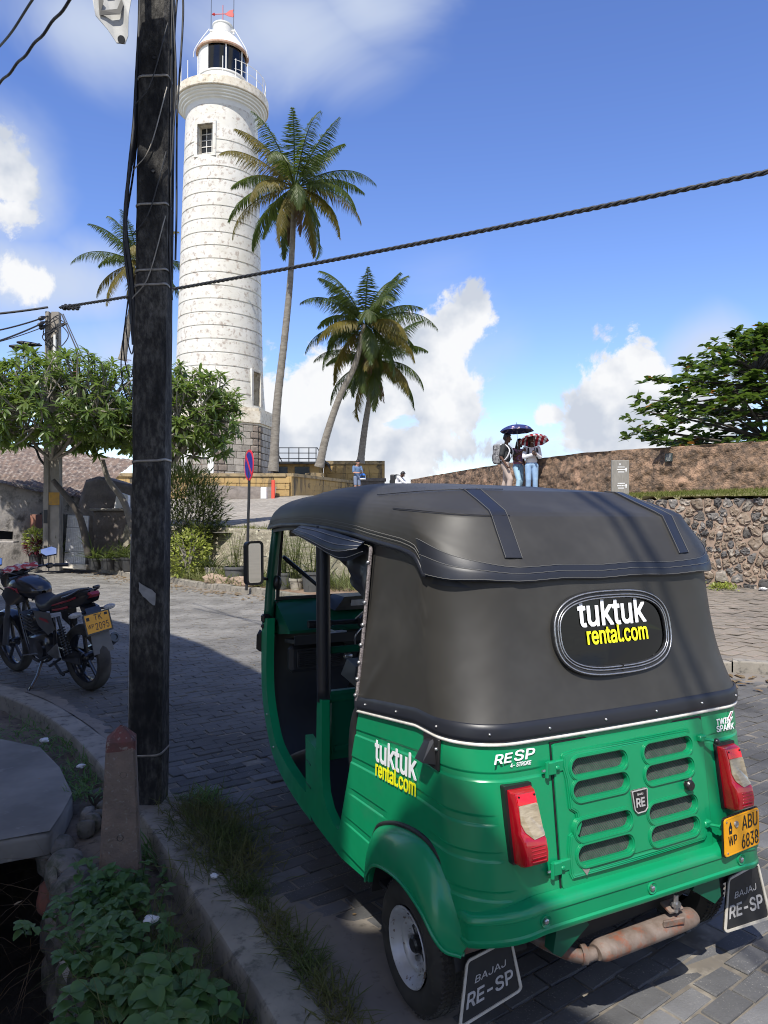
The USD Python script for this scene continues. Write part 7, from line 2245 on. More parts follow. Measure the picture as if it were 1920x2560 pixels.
# floor, partition, driver's seat, rear seat, cowl
tp('floor', MB().poly(Polygon([(-.59, -.2), (-.59, .9), (-.5, 1.75), (.5, 1.75), (.59, .9), (.59, -.2)]), .27, .285), 'dark_cabin')
tp('partition', MB().box((0, .80, .68), (1.14, .03, .26), None, .008).box((0, .80, .82), (1.16, .05, .045), None, .01).box((0, .79, .60), (1.1, .02, .02)), 'green_dark_shade', 40)
tp('grab_rail', MB().rod((-.58, .84, 1.005), (.58, .84, 1.005), .016, 10), 'green_dark_shade', True)
tp('driver_seat', MB().tri(trimesh.convex.convex_hull(np.array([(x, y, z) for x, y, z in [(-.38, .88, .80), (.38, .88, .80), (-.40, .90, .87), (.40, .90, .87), (-.38, .94, .90), (.38, .94, .90), (-.30, 1.22, .88), (.30, 1.22, .88), (-.32, 1.25, .80), (.32, 1.25, .80)]]))).box((0, 1.05, .70), (.5, .34, .24), None, .03), 'seat_vinyl', 40)
tp('rear_seat', MB().box((0, .14, .50), (1.16, .50, .16), None, .03).box((0, -.10, .80), (1.14, .12, .50), rotx(-.12), .04), 'dark_cabin', 40)
tp('seat_base', MB().poly(Polygon([(.38, .30), (.52, .30), (.44, .60), (.38, .60)]), -.56, .56, lambda v: np.column_stack([v[:, 2], v[:, 0], v[:, 1]])), 'green_dark_shade')
tp('tunnel', MB().tri(trimesh.convex.convex_hull(np.array([(-.40, .75, .285), (.1, .75, .285), (-.33, .75, .50), (0, .75, .50), (-.44, .48, .285), (.1, .48, .285), (-.36, .52, .46), (0, .52, .46)]))), 'green_paint', 40)
rows = []
for z_, w, yb, yc in ((.30, .50, 1.62, 1.80), (.42, .505, 1.76, 1.95), (.60, .495, 1.88, 2.12), (.80, .480, 1.94, 2.21), (.98, .462, 1.96, 2.20), (1.06, .455, 1.96, 2.14), (1.095, .45, 1.955, 2.03)):
    xs__ = np.linspace(-w, w, 25)
    rows.append([(x, yb + (yc - yb) * (1 - (x / w) ** 2) ** .6, z_) for x in xs__])
tp('front_cowl', MB().grid(np.array(rows)), 'green_paint', 50)
rows = np.array(rows); rin = rows.copy(); rin[..., 0] *= .97; rin[..., 1] -= .035
tp('cowl_lining', MB().grid(rin), 'dark_cabin', 50)
tp('dashboard', MB().tri(trimesh.convex.convex_hull(np.array([(x, y, z) for x in (-.43, .43) for y, z in ((1.70, .94), (1.70, .955), (1.96, 1.10), (1.96, .90))]))), 'green_dark_shade')
tp('dash_shelf', MB().box((0, 1.70, .90), (.86, .16, .02), rotx(-.1)).box((0, 1.62, .915), (.86, .006, .05)), 'dark_cabin')
tp('glove_box', MB().box((-.26, 1.72, .80), (.34, .06, .15), None, .02).box((-.26, 1.688, .80), (.26, .01, .09), None, .004), 'dark_cabin')
for k in range(7):
    tp('glove_rib', MB().box((-.26, 1.681, .765 + k * .011), (.24, .006, .004)), 'black_plastic')
tp('instrument_hood', MB().tri(trimesh.convex.convex_hull(np.array([(-.13, 1.78, 1.04), (.15, 1.78, 1.04), (-.07, 1.78, 1.115), (.09, 1.78, 1.12), (-.16, 1.93, 1.06), (.17, 1.93, 1.06), (-.08, 1.93, 1.12), (.10, 1.93, 1.12)]))), 'black_plastic', 30)
tp('steering_column', MB().rod((0, 1.90, .45), (0, 1.58, .985), .028, 10).rod((-.34, 1.60, 1.0), (.34, 1.60, 1.0), .014, 8).rod((-.36, 1.60, 1.0), (-.23, 1.60, 1.0), .021, 10).rod((.36, 1.60, 1.0), (.23, 1.60, 1.0), .021, 10).box((0, 1.58, 1.0), (.14, .09, .08), None, .02), 'black_plastic', 40)
tp('cable_loop', MB().tube(spline([(-.10, 1.56, 1.02), (-.05, 1.50, 1.08), (.05, 1.50, 1.09), (.10, 1.56, 1.03), (.16, 1.60, .94)], 20), .005, 6).tube(spline([(-.06, 1.55, .98), (-.12, 1.52, .93), (-.08, 1.60, .85)], 12), .005, 6), 'bare_steel', True)
tp('papers', MB().box((-.19, 1.66, .935), (.16, .05, .012), rotz(.35)).box((-.22, 1.70, .955), (.10, .09, .006), roty(.3)), 'paper_white')
tp('instrument_lens', MB().box((.02, 1.775, 1.08), (.10, .006, .035), rotx(.3)), 'print_grey')
tp('wiring_clutter', MB().tube(spline([(.0, 1.66, .90), (.02, 1.64, .80), (.06, 1.66, .72)], 12), .006, 6).box((-.10, 1.66, .80), (.05, .03, .03), None, .008), 'bare_steel', True)
# windscreen, wiper, sticker
Wn = lambda v: np.column_stack([v[:, 0], 1.956 + v[:, 2] - .012 * (1.3 - v[:, 1]), v[:, 1]])
ws = Polygon([(-.425, 1.098), (.425, 1.098), (.395, 1.535), (-.395, 1.535)])
WS = tp('windscreen', MB().poly(ws.difference(ws.buffer(-.018)).segmentize(.1), -.008, .008, Wn), 'black_rubber')
tp('pane', MB().sheet(ws.buffer(-.016), 0, Wn), 'clear_pane', False, WS)
tp('wiper', MB().tube([(-.372, 1.985, 1.345), (-.355, 1.985, 1.333), (-.20, 1.985, 1.21), (-.07, 1.985, 1.10)], [.010, .012, .007, .006], 6), 'black_plastic', False, WS)
tp('wiper_blade', MB().rod((-.36, 1.978, 1.325), (-.16, 1.978, 1.165), .007, 6), 'black_plastic', False, WS)
tp('licence_sticker', MB().sheet(sbox(-.345, 1.462, -.255, 1.520), 0, lambda v: Wn(v) - [0, .006, 0]), 'sticker_grey', False, WS)
tp('front_header', MB().box((0, 1.95, 1.545), (.84, .03, .03), None, .008), 'black_plastic')
# rolled door flap hanging under the hem, and the loose side curtain
fl = np.array([(-.606, 1.02, 1.545), (-.602, .30, 1.478)])
rows = []
for u in np.linspace(0, 1, 9):
    top = spline([(-.598, 1.05, 1.540), (-.612, .72, 1.527), (-.622, .32, 1.492)], 22)
    bot = spline([(-.600, 1.115, 1.492), (-.636, .82, 1.462), (-.640, .50, 1.412), (-.634, .30, 1.452)], 22)
    p = top * (1 - u) + bot * u
    p[:, 0] -= .030 * math.sin(PI * u) + .004 * np.cos(u * 40)
    rows.append(p)
tp('rolled_flap', MB().grid(np.array(rows)), 'canvas_trim', True)
m = MB()
for u in (.2, .45, .7, .93):
    k = int(u * 8); m.tube(np.array(rows)[k] + [-.003, 0, 0], .0012, 4)
tp('flap_stitching', m, 'print_grey', True)
rows = []
for u in np.linspace(0, 1, 10):
    t0, t1 = np.array([-.56, .86, 1.50]), np.array([-.585, .34, 1.47])
    b0, b1 = np.array([-.54, .78, 1.43]), np.array([-.585, .34, 1.185])
    s_ = np.linspace(0, 1, 18)[:, None]
    p = (t0 + (t1 - t0) * s_) * (1 - u) + (b0 + (b1 - b0) * s_) * u
    p[:, 0] += .012 * np.sin(s_[:, 0] * 17 + u * 3) + .01 * math.sin(u * 9)
    rows.append(p)
tp('side_curtain', MB().grid(np.array(rows)), 'seat_vinyl' if False else 'canvas_trim', True)
tp('inner_lining', MB().grid(RPs[::2, ::2] * [.975, .985, 1] - [0, -.01, .03]), 'dark_cabin', True)
tp('curtain_roll', MB().tube(spline([(-.52, .80, 1.46), (-.52, .72, 1.455), (-.52, .62, 1.46)], 8), .035, 10), 'seat_vinyl', True)
# door hinge bracket and mirror on the near front post
tp('door_catch', MB().box((-.492, 1.93, 1.0), (.05, .04, .05), None, .01).box((-.47, 1.90, .985), (.06, .03, .04), None, .01).box((-.50, 1.935, .955), (.035, .03, .03), None, .01), 'black_plastic')
tp('side_marker', MB().tri(trimesh.convex.convex_hull(np.array([(-.50, 1.97, .92), (-.505, 2.0, .93), (-.505, 2.02, .88), (-.505, 2.02, .80), (-.50, 1.97, .80), (-.53, 1.98, .90), (-.53, 1.99, .82)]))), 'black_plastic', 30)
MC = np.array([-.578, 1.86, 1.320])
Rm = frame((.30, -.95, .02), (.95, .30, 0))
Fm = lambda v: v @ Rm.T + MC
ms = sbox(-.046, -.112, .046, .112).buffer(-.018).buffer(.018, 5)
MIR = tp('wing_mirror', MB().poly(ms.buffer(.008), -.030, .0, Fm).poly(ms.buffer(.010).difference(ms.buffer(-.003)), -.004, .006, Fm), 'black_plastic', 40)
tp('mirror_glass', MB().sheet(ms, .002, Fm), 'mirror_glass', False, MIR)
tp('mirror_arm', MB().tube([MC + [.03, .02, -.088], (-.50, 1.93, 1.225), (-.455, 1.95, 1.215)], .009, 8), 'black_plastic', True, MIR)
tp('mirror_clamp', MB().tri(trimesh.creation.icosphere(2, .026), np.block([[np.eye(3) * [1, 1, 1.6], np.array([[-.425], [1.925], [1.20]])], [0, 0, 0, 1]])), 'black_plastic', True, MIR)
# ================================================================ motorcycle
mat('bike_black', (0.010, 0.010, 0.012), (0.014, 0.014, 0.016), scale=5, rough=0.22, coat=0.4)
mat('bike_red', (0.32, 0.02, 0.03), (0.22, 0.02, 0.03), scale=20, rough=0.35)
mat('bike_grey', (0.07, 0.07, 0.075), (0.10, 0.10, 0.10), scale=10, rough=0.45)
mat('bike_alloy', (0.13, 0.13, 0.135), (0.2, 0.2, 0.2), scale=14, rough=0.4, metallic=0.7)
mat('seat_black', (0.022, 0.023, 0.028), (0.03, 0.03, 0.034), scale=8, rough=0.5, bump=0.15, bscale=200, bdist=0.001)
mat('lamp_clear', (0.34, 0.33, 0.31), (0.22, 0.21, 0.20), scale=40, rough=0.2, coat=0.5)
mat('cloth_striped', (0.36, 0.035, 0.05), (0.5, 0.48, 0.46), scale=16, ramp=(.48, .52), rough=0.7, stretch=(1, 1, 2.5))
BH = math.atan2(.77, -1.05)
MO = thing('motorcycle', 'black and red motorcycle leaning on its side stand at the kerb', 'motorcycle', (-2.655, 6.56, 0.0), BH, tilt=(-8.0, 0, 0))


def bp(name, mb, mtl, smooth=40, parent=MO, **k):
    if name not in ('wheel', 'tread', 'rim', 'rim_stripe', 'spoke', 'hub'):
        mb.xf(F=lambda v: np.column_stack([np.where(v[:, 0] < 0, v[:, 0] * .70, v[:, 0]), v[:, 1], v[:, 2]]))
    return mb.build(name, mtl, parent, smooth, **k)


def bike_wheel(x, w, seed):
    R = np.array([[1.0, 0, 0], [0, 0, 1.0], [0, -1.0, 0]]).T
    R = rotx(PI / 2)
    c = (x, 0, .305)
    h = w / 2
    prof = [(.222, h * .62), (.240, h * .85), (.262, h * 1.0), (.283, h * .92), (.298, h * .55), (.305, 0), (.298, -h * .55), (.283, -h * .92), (.262, -h), (.240, -h * .85), (.222, -h * .62)]
    T = bp('wheel', MB().lathe(prof, 56, c, R), 'tyre_rubber')
    m = MB()
    for k in range(40):
        t = 2 * PI * k / 40
        for s_ in (1, -1):
            m.box((0, 0, 0), (.008, .014, h * .92), None, .002)
            v = m.v[-1] @ rotx(s_ * .30).T @ np.eye(3)
            v = v @ roty(-s_ * .42).T if False else v
            v = v + [.296, 0, s_ * h * .50]
            th = s_ * .36
            v[:, 0] -= (np.abs(v[:, 2]) / h) ** 2 * .020
            m.v[-1] = (v @ rotz(t + (s_ > 0) * .08).T) @ R.T + c
    bp('tread', m, 'tyre_rubber', False, T, kind='stuff')
    rim = bp('rim', MB().lathe([(.224, h * .6), (.226, h * .66), (.218, h * .66), (.212, h * .40), (.206, 0), (.212, -h * .40), (.218, -h * .66), (.226, -h * .66), (.224, -h * .6)], 48, c, R), 'bike_black', 50, T)
    m = MB()
    bp('rim_stripe', MB().lathe([(.227, h * .668), (.219, h * .672)], 30, c, R, arc=(-1.9, -.9)), 'bike_red', False, rim)
    for k in range(5):
        t = 2 * PI * k / 5 + .3
        v, f = bevel_box(np.array([.088, .017, .014]), .006)
        v = v + [.122, 0, 0]
        m = MB().add((v @ rotz(t).T) @ R.T + c, f)
        bp('spoke', m, 'bike_black', False, rim)
    bp('hub', MB().lathe([(0, .07), (.02, .07), (.03, .05), (.045, .04), (.045, -.04), (.03, -.05), (.02, -.07), (0, -.07)], 20, c, R), 'bike_black', 40, rim)
    return T


bike_wheel(0, .125, 1); bike_wheel(1.31, .10, 2)
hullp = lambda pts: trimesh.convex.convex_hull(np.array(pts, float))


def loft(secs, n=20, e=2.4):
    """Sections (x, z, half width, half height, tilt) with rounded outlines."""
    a = np.arange(n) * 2 * PI / n
    rows = []
    for x, z, w, h, t in secs:
        y = w * np.sign(np.cos(a)) * np.abs(np.cos(a)) ** (2 / e); q = h * np.sign(np.sin(a)) * np.abs(np.sin(a)) ** (2 / e)
        rows.append(np.column_stack([x - q * math.sin(t), y, z + q * math.cos(t)]))
    return MB().grid(np.array(rows), wrap=True, flip=True)


bp('fuel_tank', loft([(.60, .86, .02, .02, 0), (.61, .865, .085, .05, .1), (.68, .88, .125, .085, .1), (.80, .905, .150, .105, .0), (.92, .915, .150, .105, -.1), (1.02, .90, .13, .09, -.2), (1.09, .88, .06, .05, -.3), (1.10, .88, .01, .01, 0)]), 'bike_black', True)
bp('tank_badge', MB().poly(Polygon([(.70, .845), (.72, .90), (.75, .90), (.74, .845)]).union(sbox(.78, .845, .86, .90).difference(sbox(.80, .865, .84, .88))), .0, .004, lambda v: np.column_stack([v[:, 0] + .08, .148 + v[:, 2], v[:, 1] + .02])), 'bike_red', False)
for sy in (1, -1):
    bp('tank_shroud', MB().tri(hullp([(.70, .13 * sy, .80), (.98, .17 * sy, .74), (1.12, .15 * sy, .84), (.98, .16 * sy, .93), (.74, .15 * sy, .86), (1.05, .10 * sy, .72), (.72, .10 * sy, .82)])), 'bike_black', 30)
    bp('shroud_stripe', MB().tube(spline([(.78, .157 * sy, .90), (.90, .165 * sy, .925), (1.02, .160 * sy, .915)], 10), .006, 5), 'bike_red', True)
    bp('side_panel', MB().tri(hullp([(.28, .11 * sy, .56), (.56, .12 * sy, .58), (.60, .13 * sy, .72), (.30, .13 * sy, .72), (.40, .12 * sy, .50)])), 'bike_grey', 30)
    bp('panel_flash', MB().tri(hullp([(.33, .134 * sy, .62), (.50, .134 * sy, .645), (.48, .136 * sy, .665), (.36, .136 * sy, .655)])), 'bike_red', False)
    bp('tail_panel', MB().tri(hullp([(.36, .10 * sy, .70), (.30, .12 * sy, .78), (-.30, .07 * sy, .905), (-.36, .05 * sy, .90), (-.26, .07 * sy, .83), (.1, .10 * sy, .745)])), 'bike_black', 30)
    bp('tail_stripe', MB().tube(spline([(.28, .122 * sy, .785), (.06, .112 * sy, .835), (-.14, .095 * sy, .88)], 10), .009, 5), 'bike_red', True)
    bp('tail_decal', MB().tube(spline([(.26, .122 * sy, .745), (.14, .117 * sy, .765), (.02, .110 * sy, .79)], 8), .010, 5, flat=.5), 'bike_red', True)
    bp('grab_rail', MB().tube(spline([(.06, .125 * sy, .875), (-.12, .12 * sy, .91), (-.26, .09 * sy, .95), (-.30, .02 * sy, .955)], 14), .013, 8), 'bike_black', True)
    bp('shock_absorber', MB().rod((.05, .145 * sy, .36), (.16, .135 * sy, .70), .016, 8), 'bike_black')
    q = np.linspace(0, 1, 140)
    d = np.array([.11, -.01 * sy, .34]); F_ = frame(d)
    hel = np.array([.05, .145 * sy, .36]) + q[:, None] * d * .72 + .030 * (np.cos(q * 2 * PI * 11)[:, None] * F_[:, 0] + np.sin(q * 2 * PI * 11)[:, None] * F_[:, 1])
    bp('shock_spring', MB().tube(hel, .006, 5), 'bike_black', True)
    bp('swing_arm', MB().box((.25, .085 * sy, .315), (.56, .028, .05), roty(-.05), .006), 'bike_black', False)
    bp('fork_leg', MB().rod((1.31, .085 * sy, .305), (1.05, .085 * sy, .98), .024, 10).rod((1.31, .085 * sy, .305), (1.20, .085 * sy, .60), .030, 10), 'bike_grey')
    bp('turn_lamp', MB().tri(trimesh.creation.icosphere(2, 1.0)).xf(R=np.diag([.035, .062, .026]), t=(-.26, .165 * sy, .745)), 'lamp_clear', True)
    bp('turn_stalk', MB().rod((-.25, .06 * sy, .75), (-.26, .13 * sy, .745), .012, 6), 'bike_black')
    # handlebar halves with grips, levers and mirrors
    bp('handlebar', MB().tube(spline([(1.0, .04 * sy, 1.02), (.98, .16 * sy, 1.06), (.92, .28 * sy, 1.055), (.86, .40 * sy, 1.035)], 14), .012, 8), 'bike_black', True)
    bp('grip', MB().rod((.905, .31 * sy, 1.05), (.855, .42 * sy, 1.032), .018, 10), 'black_rubber')
    bp('switch_box', MB().box((.92, .26 * sy, 1.055), (.05, .06, .05), None, .012), 'bike_black', False)
    bp('lever', MB().tube(spline([(.97, .25 * sy, 1.045), (.99, .33 * sy, 1.03), (.95, .42 * sy, 1.015)], 10), .006, 6), 'bike_alloy', True)
    bp('mirror_stem', MB().tube(spline([(.96, .22 * sy, 1.07), (.95, .22 * sy, 1.15), (.93, .25 * sy, 1.19)], 8), .007, 6), 'bike_black', True)
    Fm2 = lambda v: v @ frame((-1, -.05 * sy, .55), (0, 1, 0)).T + np.array([.91, .27 * sy, 1.195])
    mp = Polygon([(-.085, -.02), (-.04, -.05), (.075, -.04), (.09, .0), (.05, .042), (-.06, .045)])
    mir = bp('mirror', MB().poly(mp, -.02, 0, Fm2), 'bike_black', False)
    bp('mirror_glass', MB().sheet(mp.buffer(-.005), .0015, Fm2), 'mirror_glass', False, mir)
bp('seat', loft([(.63, .84, .02, .015, 0), (.62, .82, .09, .035, .4), (.55, .775, .12, .045, .2), (.45, .755, .135, .05, -.05), (.35, .77, .14, .055, -.35), (.24, .83, .135, .055, -.3), (.10, .865, .125, .055, -.12), (-.06, .89, .10, .05, -.1), (-.20, .912, .06, .035, -.1), (-.24, .915, .01, .01, 0)], 20, 2.8), 'seat_black', True)
bp('tail_lamp', MB().tri(hullp([(-.30, .06, .87), (-.30, -.06, .87), (-.385, .035, .905), (-.385, -.035, .905), (-.33, .05, .925), (-.33, -.05, .925)])), 'bike_red', 30)
bp('rear_mudguard', MB().tri(hullp([(-.14, .07, .80), (-.14, -.07, .80), (-.26, .07, .78), (-.26, -.07, .78), (-.36, .075, .62), (-.36, -.075, .62), (-.34, .07, .60), (-.34, -.07, .60), (-.18, .06, .70), (-.18, -.06, .70)])), 'bike_black', 30)
bp('mud_flap', MB().grid(np.array([[(-.345 - .06 * u, y * (1.0 + .15 * u), .62 - .24 * u) for y in np.linspace(-.085, .085, 7)] for u in np.linspace(0, 1, 6)])).grid(np.array([[(-.335 - .06 * u, y * (1.0 + .15 * u), .62 - .24 * u) for y in np.linspace(-.085, .085, 7)] for u in np.linspace(0, 1, 6)]), flip=True), 'bike_grey')
Rq = frame((-1, .10, .28), (.05, -1, -.02))
Fq_ = lambda v: v @ Rq.T + np.array([-.385, .015, .655])
NPp = bp('number_plate', MB().poly(sbox(-.115, -.085, .115, .085).buffer(-.008).buffer(.008, 4), 0, .004, Fq_), 'plate_yellow', False)
bp('plate_frame', MB().poly(sbox(-.124, -.098, .124, .092).buffer(-.01).buffer(.01, 4), -.012, -.001, Fq_).poly(sbox(-.124, -.098, .124, .092).difference(sbox(-.112, -.082, .112, .082)), -.001, .006, Fq_), 'black_plastic', False, NPp)
bp('plate_lettering', MB().text('TK', .076, .055, (-.030, .020, .004), (1, 0, 0), (0, 1, 0), False, 0, .0015, 0, Fq_).text('2095', .125, .062, (-.030, -.065, .004), (1, 0, 0), (0, 1, 0), False, 0, .0015, 0, Fq_).text('WP', .056, .036, (-.100, -.040, .004), (1, 0, 0), (0, 1, 0), False, 0, .0015, 0, Fq_), 'print_black', False, NPp)
bp('plate_mark', MB().poly(sbox(-.10, .030, -.072, .060), .004, .0052, Fq_), 'print_black', False, NPp)
bp('plate_mark', MB().poly(sbox(.070, .050, .098, .072), .004, .0052, Fq_), 'print_black', False, NPp)
bp('headlamp_fairing', MB().tri(hullp([(1.12, .10, .86), (1.12, -.10, .86), (1.22, .09, .93), (1.22, -.09, .93), (1.17, .12, 1.05), (1.17, -.12, 1.05), (1.06, .11, 1.08), (1.06, -.11, 1.08), (1.02, .08, .92), (1.02, -.08, .92)])), 'bike_black', 30)
bp('handlebar_cloth', MB().tube(spline([(.99, -.17, 1.075), (1.0, -.06, 1.085), (1.0, .06, 1.085), (.98, .18, 1.075)], 16), [.03 + .008 * math.sin(k * 1.7) for k in range(16)], 10), 'cloth_striped', True)
bp('instrument_pod', MB().box((1.05, 0, 1.04), (.07, .20, .08), roty(.5), .015), 'black_plastic', False)
bp('front_mudguard', MB().grid(np.array([[(1.31 + .325 * math.cos(t), y, .305 + (.325 + .02 * (1 - (y / .07) ** 2)) * math.sin(t)) for y in np.linspace(-.07, .07, 7)] for t in np.linspace(.5, 2.9, 22)])), 'bike_black', True)
bp('engine', MB().box((.66, 0, .36), (.34, .22, .24), None, .04).box((.78, 0, .56), (.18, .16, .22), roty(-.25), .03).lathe([(0, .13), (.06, .13), (.085, .11), (.085, -.13), (0, -.14)], 20, (.60, 0, .34), rotx(PI / 2)), 'bike_black')
for k in range(5):
    bp('cooling_fin', MB().box((.79 + .012 * k, 0, .50 + .035 * k), (.20, .20, .007), roty(-.25)), 'bike_alloy', False)
bp('frame_tube', MB().tube(spline([(1.06, .03, .90), (.98, .06, .55), (.80, .09, .24), (.5, .10, .24), (.36, .09, .38), (.34, .08, .66)], 24), .016, 8), 'bike_black', True)
bp('frame_tube', MB().tube(spline([(1.06, -.03, .90), (.98, -.06, .55), (.80, -.09, .24), (.5, -.10, .24), (.36, -.09, .38), (.34, -.08, .66)], 24), .016, 8), 'bike_black', True)
bp('chain_case', MB().tri(hullp([(-.06, .075, .26), (-.06, .075, .37), (.48, .10, .29), (.48, .10, .40), (-.06, .095, .26), (-.06, .095, .37), (.48, .12, .29), (.48, .12, .40)])), 'bike_black', 30)
bp('exhaust', MB().tube(spline([(.80, -.10, .50), (.86, -.13, .34), (.70, -.14, .20), (.42, -.16, .22)], 18), .022, 10).tube([(.42, -.165, .22), (.30, -.17, .26), (-.16, -.18, .42), (-.26, -.18, .455)], [.03, .05, .055, .05], 14).lathe([(.05, 0), (.045, .012), (.028, .012), (.026, -.05)], 16, (-.262, -.18, .456), frame((-.94, 0, .33))), 'bike_black')
bp('side_stand', MB().tube([(.55, .12, .26), (.50, .22, .13), (.44, .345, .028)], [.014, .012, .011], 7).box((.44, .36, .018), (.06, .05, .008), None, .002).tube(spline([(.47, .30, .07), (.40, .36, .06), (.36, .37, .03)], 6), .005, 5), 'bike_black')
bp('foot_peg', MB().rod((.42, .12, .30), (.42, .24, .29), .014, 8), 'black_rubber')
bp('foot_peg', MB().rod((.22, .13, .30), (.20, .25, .27), .013, 8), 'black_rubber')
bp('foot_bracket', MB().tri(hullp([(.44, .12, .30), (.20, .125, .28), (.26, .12, .44), (.44, .13, .33), (.22, .135, .30)])), 'bike_alloy', 30)
bp('centre_stand', MB().tube([(.40, .10, .24), (.24, .13, .16), (.20, .13, .15)], .014, 6).tube([(.40, -.10, .24), (.24, -.13, .16), (.20, -.13, .15)], .014, 6).rod((.24, -.13, .16), (.24, .13, .16), .012, 6), 'bike_black', True)
bp('gear_lever', MB().tube([(.60, .13, .30), (.76, .15, .28), (.78, .19, .28)], .007, 6), 'bike_alloy', True)
bp('clutch_cable', MB().tube(spline([(.97, .24, 1.05), (1.10, .22, .98), (1.08, .12, .85), (.9, .1, .7)], 16), .006, 5), 'cable_black', True)
# ================================================================ people and what they carry
mat('skin_dark', (0.085, 0.042, 0.027), rough=0.5, spec=0.4)
mat('skin_fair', (0.42, 0.22, 0.15), rough=0.5)
mat('hair_black', (0.010, 0.009, 0.009), rough=0.45)
mat('cloth_black', (0.018, 0.019, 0.021), (0.025, 0.026, 0.028), scale=8, rough=0.8)
mat('cloth_beige', (0.42, 0.34, 0.29), (0.36, 0.29, 0.25), scale=6, rough=0.85)
mat('denim_pale', (0.25, 0.42, 0.56), (0.33, 0.50, 0.62), scale=8, rough=0.85)
mat('denim_blue', (0.20, 0.32, 0.50), (0.27, 0.41, 0.58), scale=8, rough=0.85)
mat('cloth_white', (0.68, 0.68, 0.70), (0.60, 0.60, 0.62), scale=8, rough=0.85)
mat('cloth_floral', (0.30, 0.16, 0.36), (0.34, 0.10, 0.10), scale=18, ramp=(.45, .55), rough=0.8, c3=(0.5, 0.36, 0.3), scale3=26, ramp3=(0.55, 0.6))
mat('cloth_blue', (0.10, 0.16, 0.27), (0.08, 0.13, 0.22), scale=6, rough=0.85)
mat('cloth_greyblue', (0.16, 0.20, 0.29), (0.13, 0.165, 0.24), scale=6, rough=0.85)
mat('bag_camo', (0.18, 0.18, 0.185), (0.05, 0.05, 0.055), scale=12, ramp=(.48, .54), rough=0.7, c3=(0.42, 0.42, 0.42), scale3=15, ramp3=(0.6, 0.64))
mat('helmet_blue', (0.02, 0.11, 0.45), (0.03, 0.15, 0.5), scale=6, rough=0.2, coat=0.5)
mat('eye_white', (0.6, 0.6, 0.58), rough=0.3)
mat('lip_dark', (0.13, 0.045, 0.04), rough=0.5)
n = {'geo': ('texture_coordinate', {}), 'sx': ('separate_xyz', {}), 'wx': ('wave_texture', {'bands_direction': 'x', 'scale': 2.6}), 'wy': ('wave_texture', {'bands_direction': 'y', 'scale': 2.6}),
     'rx': ('rgb_ramp', {'ramp': [(0, (.42, .03, .04)), (.55, (.42, .03, .04)), (.60, (.72, .70, .68)), (1, (.72, .70, .68))]}), 'ry': ('rgb_ramp', {'ramp': [(0, (.9, .9, .9)), (.5, (.9, .9, .9)), (.62, (.22, .16, .17)), (1, (.22, .16, .17))]}),
     'mx': ('mix', {'mix_type': 'multiply', 'fac': 0.8}), 'p': ('principled_bsdf', {'roughness': .7}), 'tr': ('translucent_bsdf', {}), 'mc': ('mix_closure', {'fac': .35})}
MATS['plaid_cloth'] = usdkit.material(stage, '/World/Looks/plaid_cloth', n, [('geo.object', 'wx.vector'), ('geo.object', 'wy.vector'), ('wx.fac', 'rx.fac'), ('wy.fac', 'ry.fac'), ('rx.color', 'mx.color1'), ('ry.color', 'mx.color2'), ('mx.color', 'p.base_color'), ('mx.color', 'tr.color'), ('p.BSDF', 'mc.closure1'), ('tr.BSDF', 'mc.closure2')], surface='mc.closure')
mat('night_cloth', (0.012, 0.018, 0.09), (0.02, 0.03, 0.14), scale=4, rough=0.6, c3=(0.55, 0.42, 0.42), scale3=6.5, ramp3=(0.57, 0.62), coord='obj')


def ball(p, r, n_=16):
    m = manifold3d.Manifold.sphere(1.0, n_).scale([r, r, r] if np.ndim(r) == 0 else list(r))
    return m.translate(list(map(float, p)))


def bone(a, b, ra, rb):
    return manifold3d.Manifold.batch_hull([ball(a, ra), ball(b, rb)])


def soft(parts, edge=.022, it=8):
    m = parts[0]
    for p in parts[1:]:
        m = m + p
    m = m.refine_to_length(edge)
    k = m.to_mesh()
    t = trimesh.Trimesh(k.vert_properties[:, :3], k.tri_verts, process=True)
    trimesh.smoothing.filter_taubin(t, lamb=.5, nu=.53, iterations=it)
    return MB().add(np.array(t.vertices), np.array(t.faces))


def hand(parts, wrist, palmdir, spread, r=.009, curl=.5, s=1.0):
    """Palm, four unequal bent fingers and a thumb from the side of the palm."""
    d = unit(palmdir); w = unit(spread - d * (np.asarray(spread) @ d)); nrm_ = np.cross(d, w)
    pc2 = wrist + d * .075 * s
    parts.append(manifold3d.Manifold.batch_hull([ball(wrist, .024 * s), ball(pc2 + w * .028 * s, .014 * s), ball(pc2 - w * .028 * s, .014 * s)]))
    for k, L in enumerate((.062, .074, .070, .054)):
        a = pc2 + w * (-.030 + .020 * k) * s
        b_ = a + (d * math.cos(curl * .6) + nrm_ * math.sin(curl * .6)) * L * .55 * s
        c = b_ + (d * math.cos(curl * 1.7) + nrm_ * math.sin(curl * 1.7)) * L * .5 * s
        parts.append(bone(a, b_, r * s, r * .92 * s)); parts.append(bone(b_, c, r * .92 * s, r * .8 * s))
    a = wrist + d * .030 * s - w * .024 * s; b_ = a + (d * .55 - w * .7 + nrm_ * .35) * .042 * s; c = b_ + (d * .8 - w * .1 + nrm_ * .6) * .03 * s
    parts.append(bone(a, b_, .011 * s, .010 * s)); parts.append(bone(b_, c, .010 * s, .008 * s))


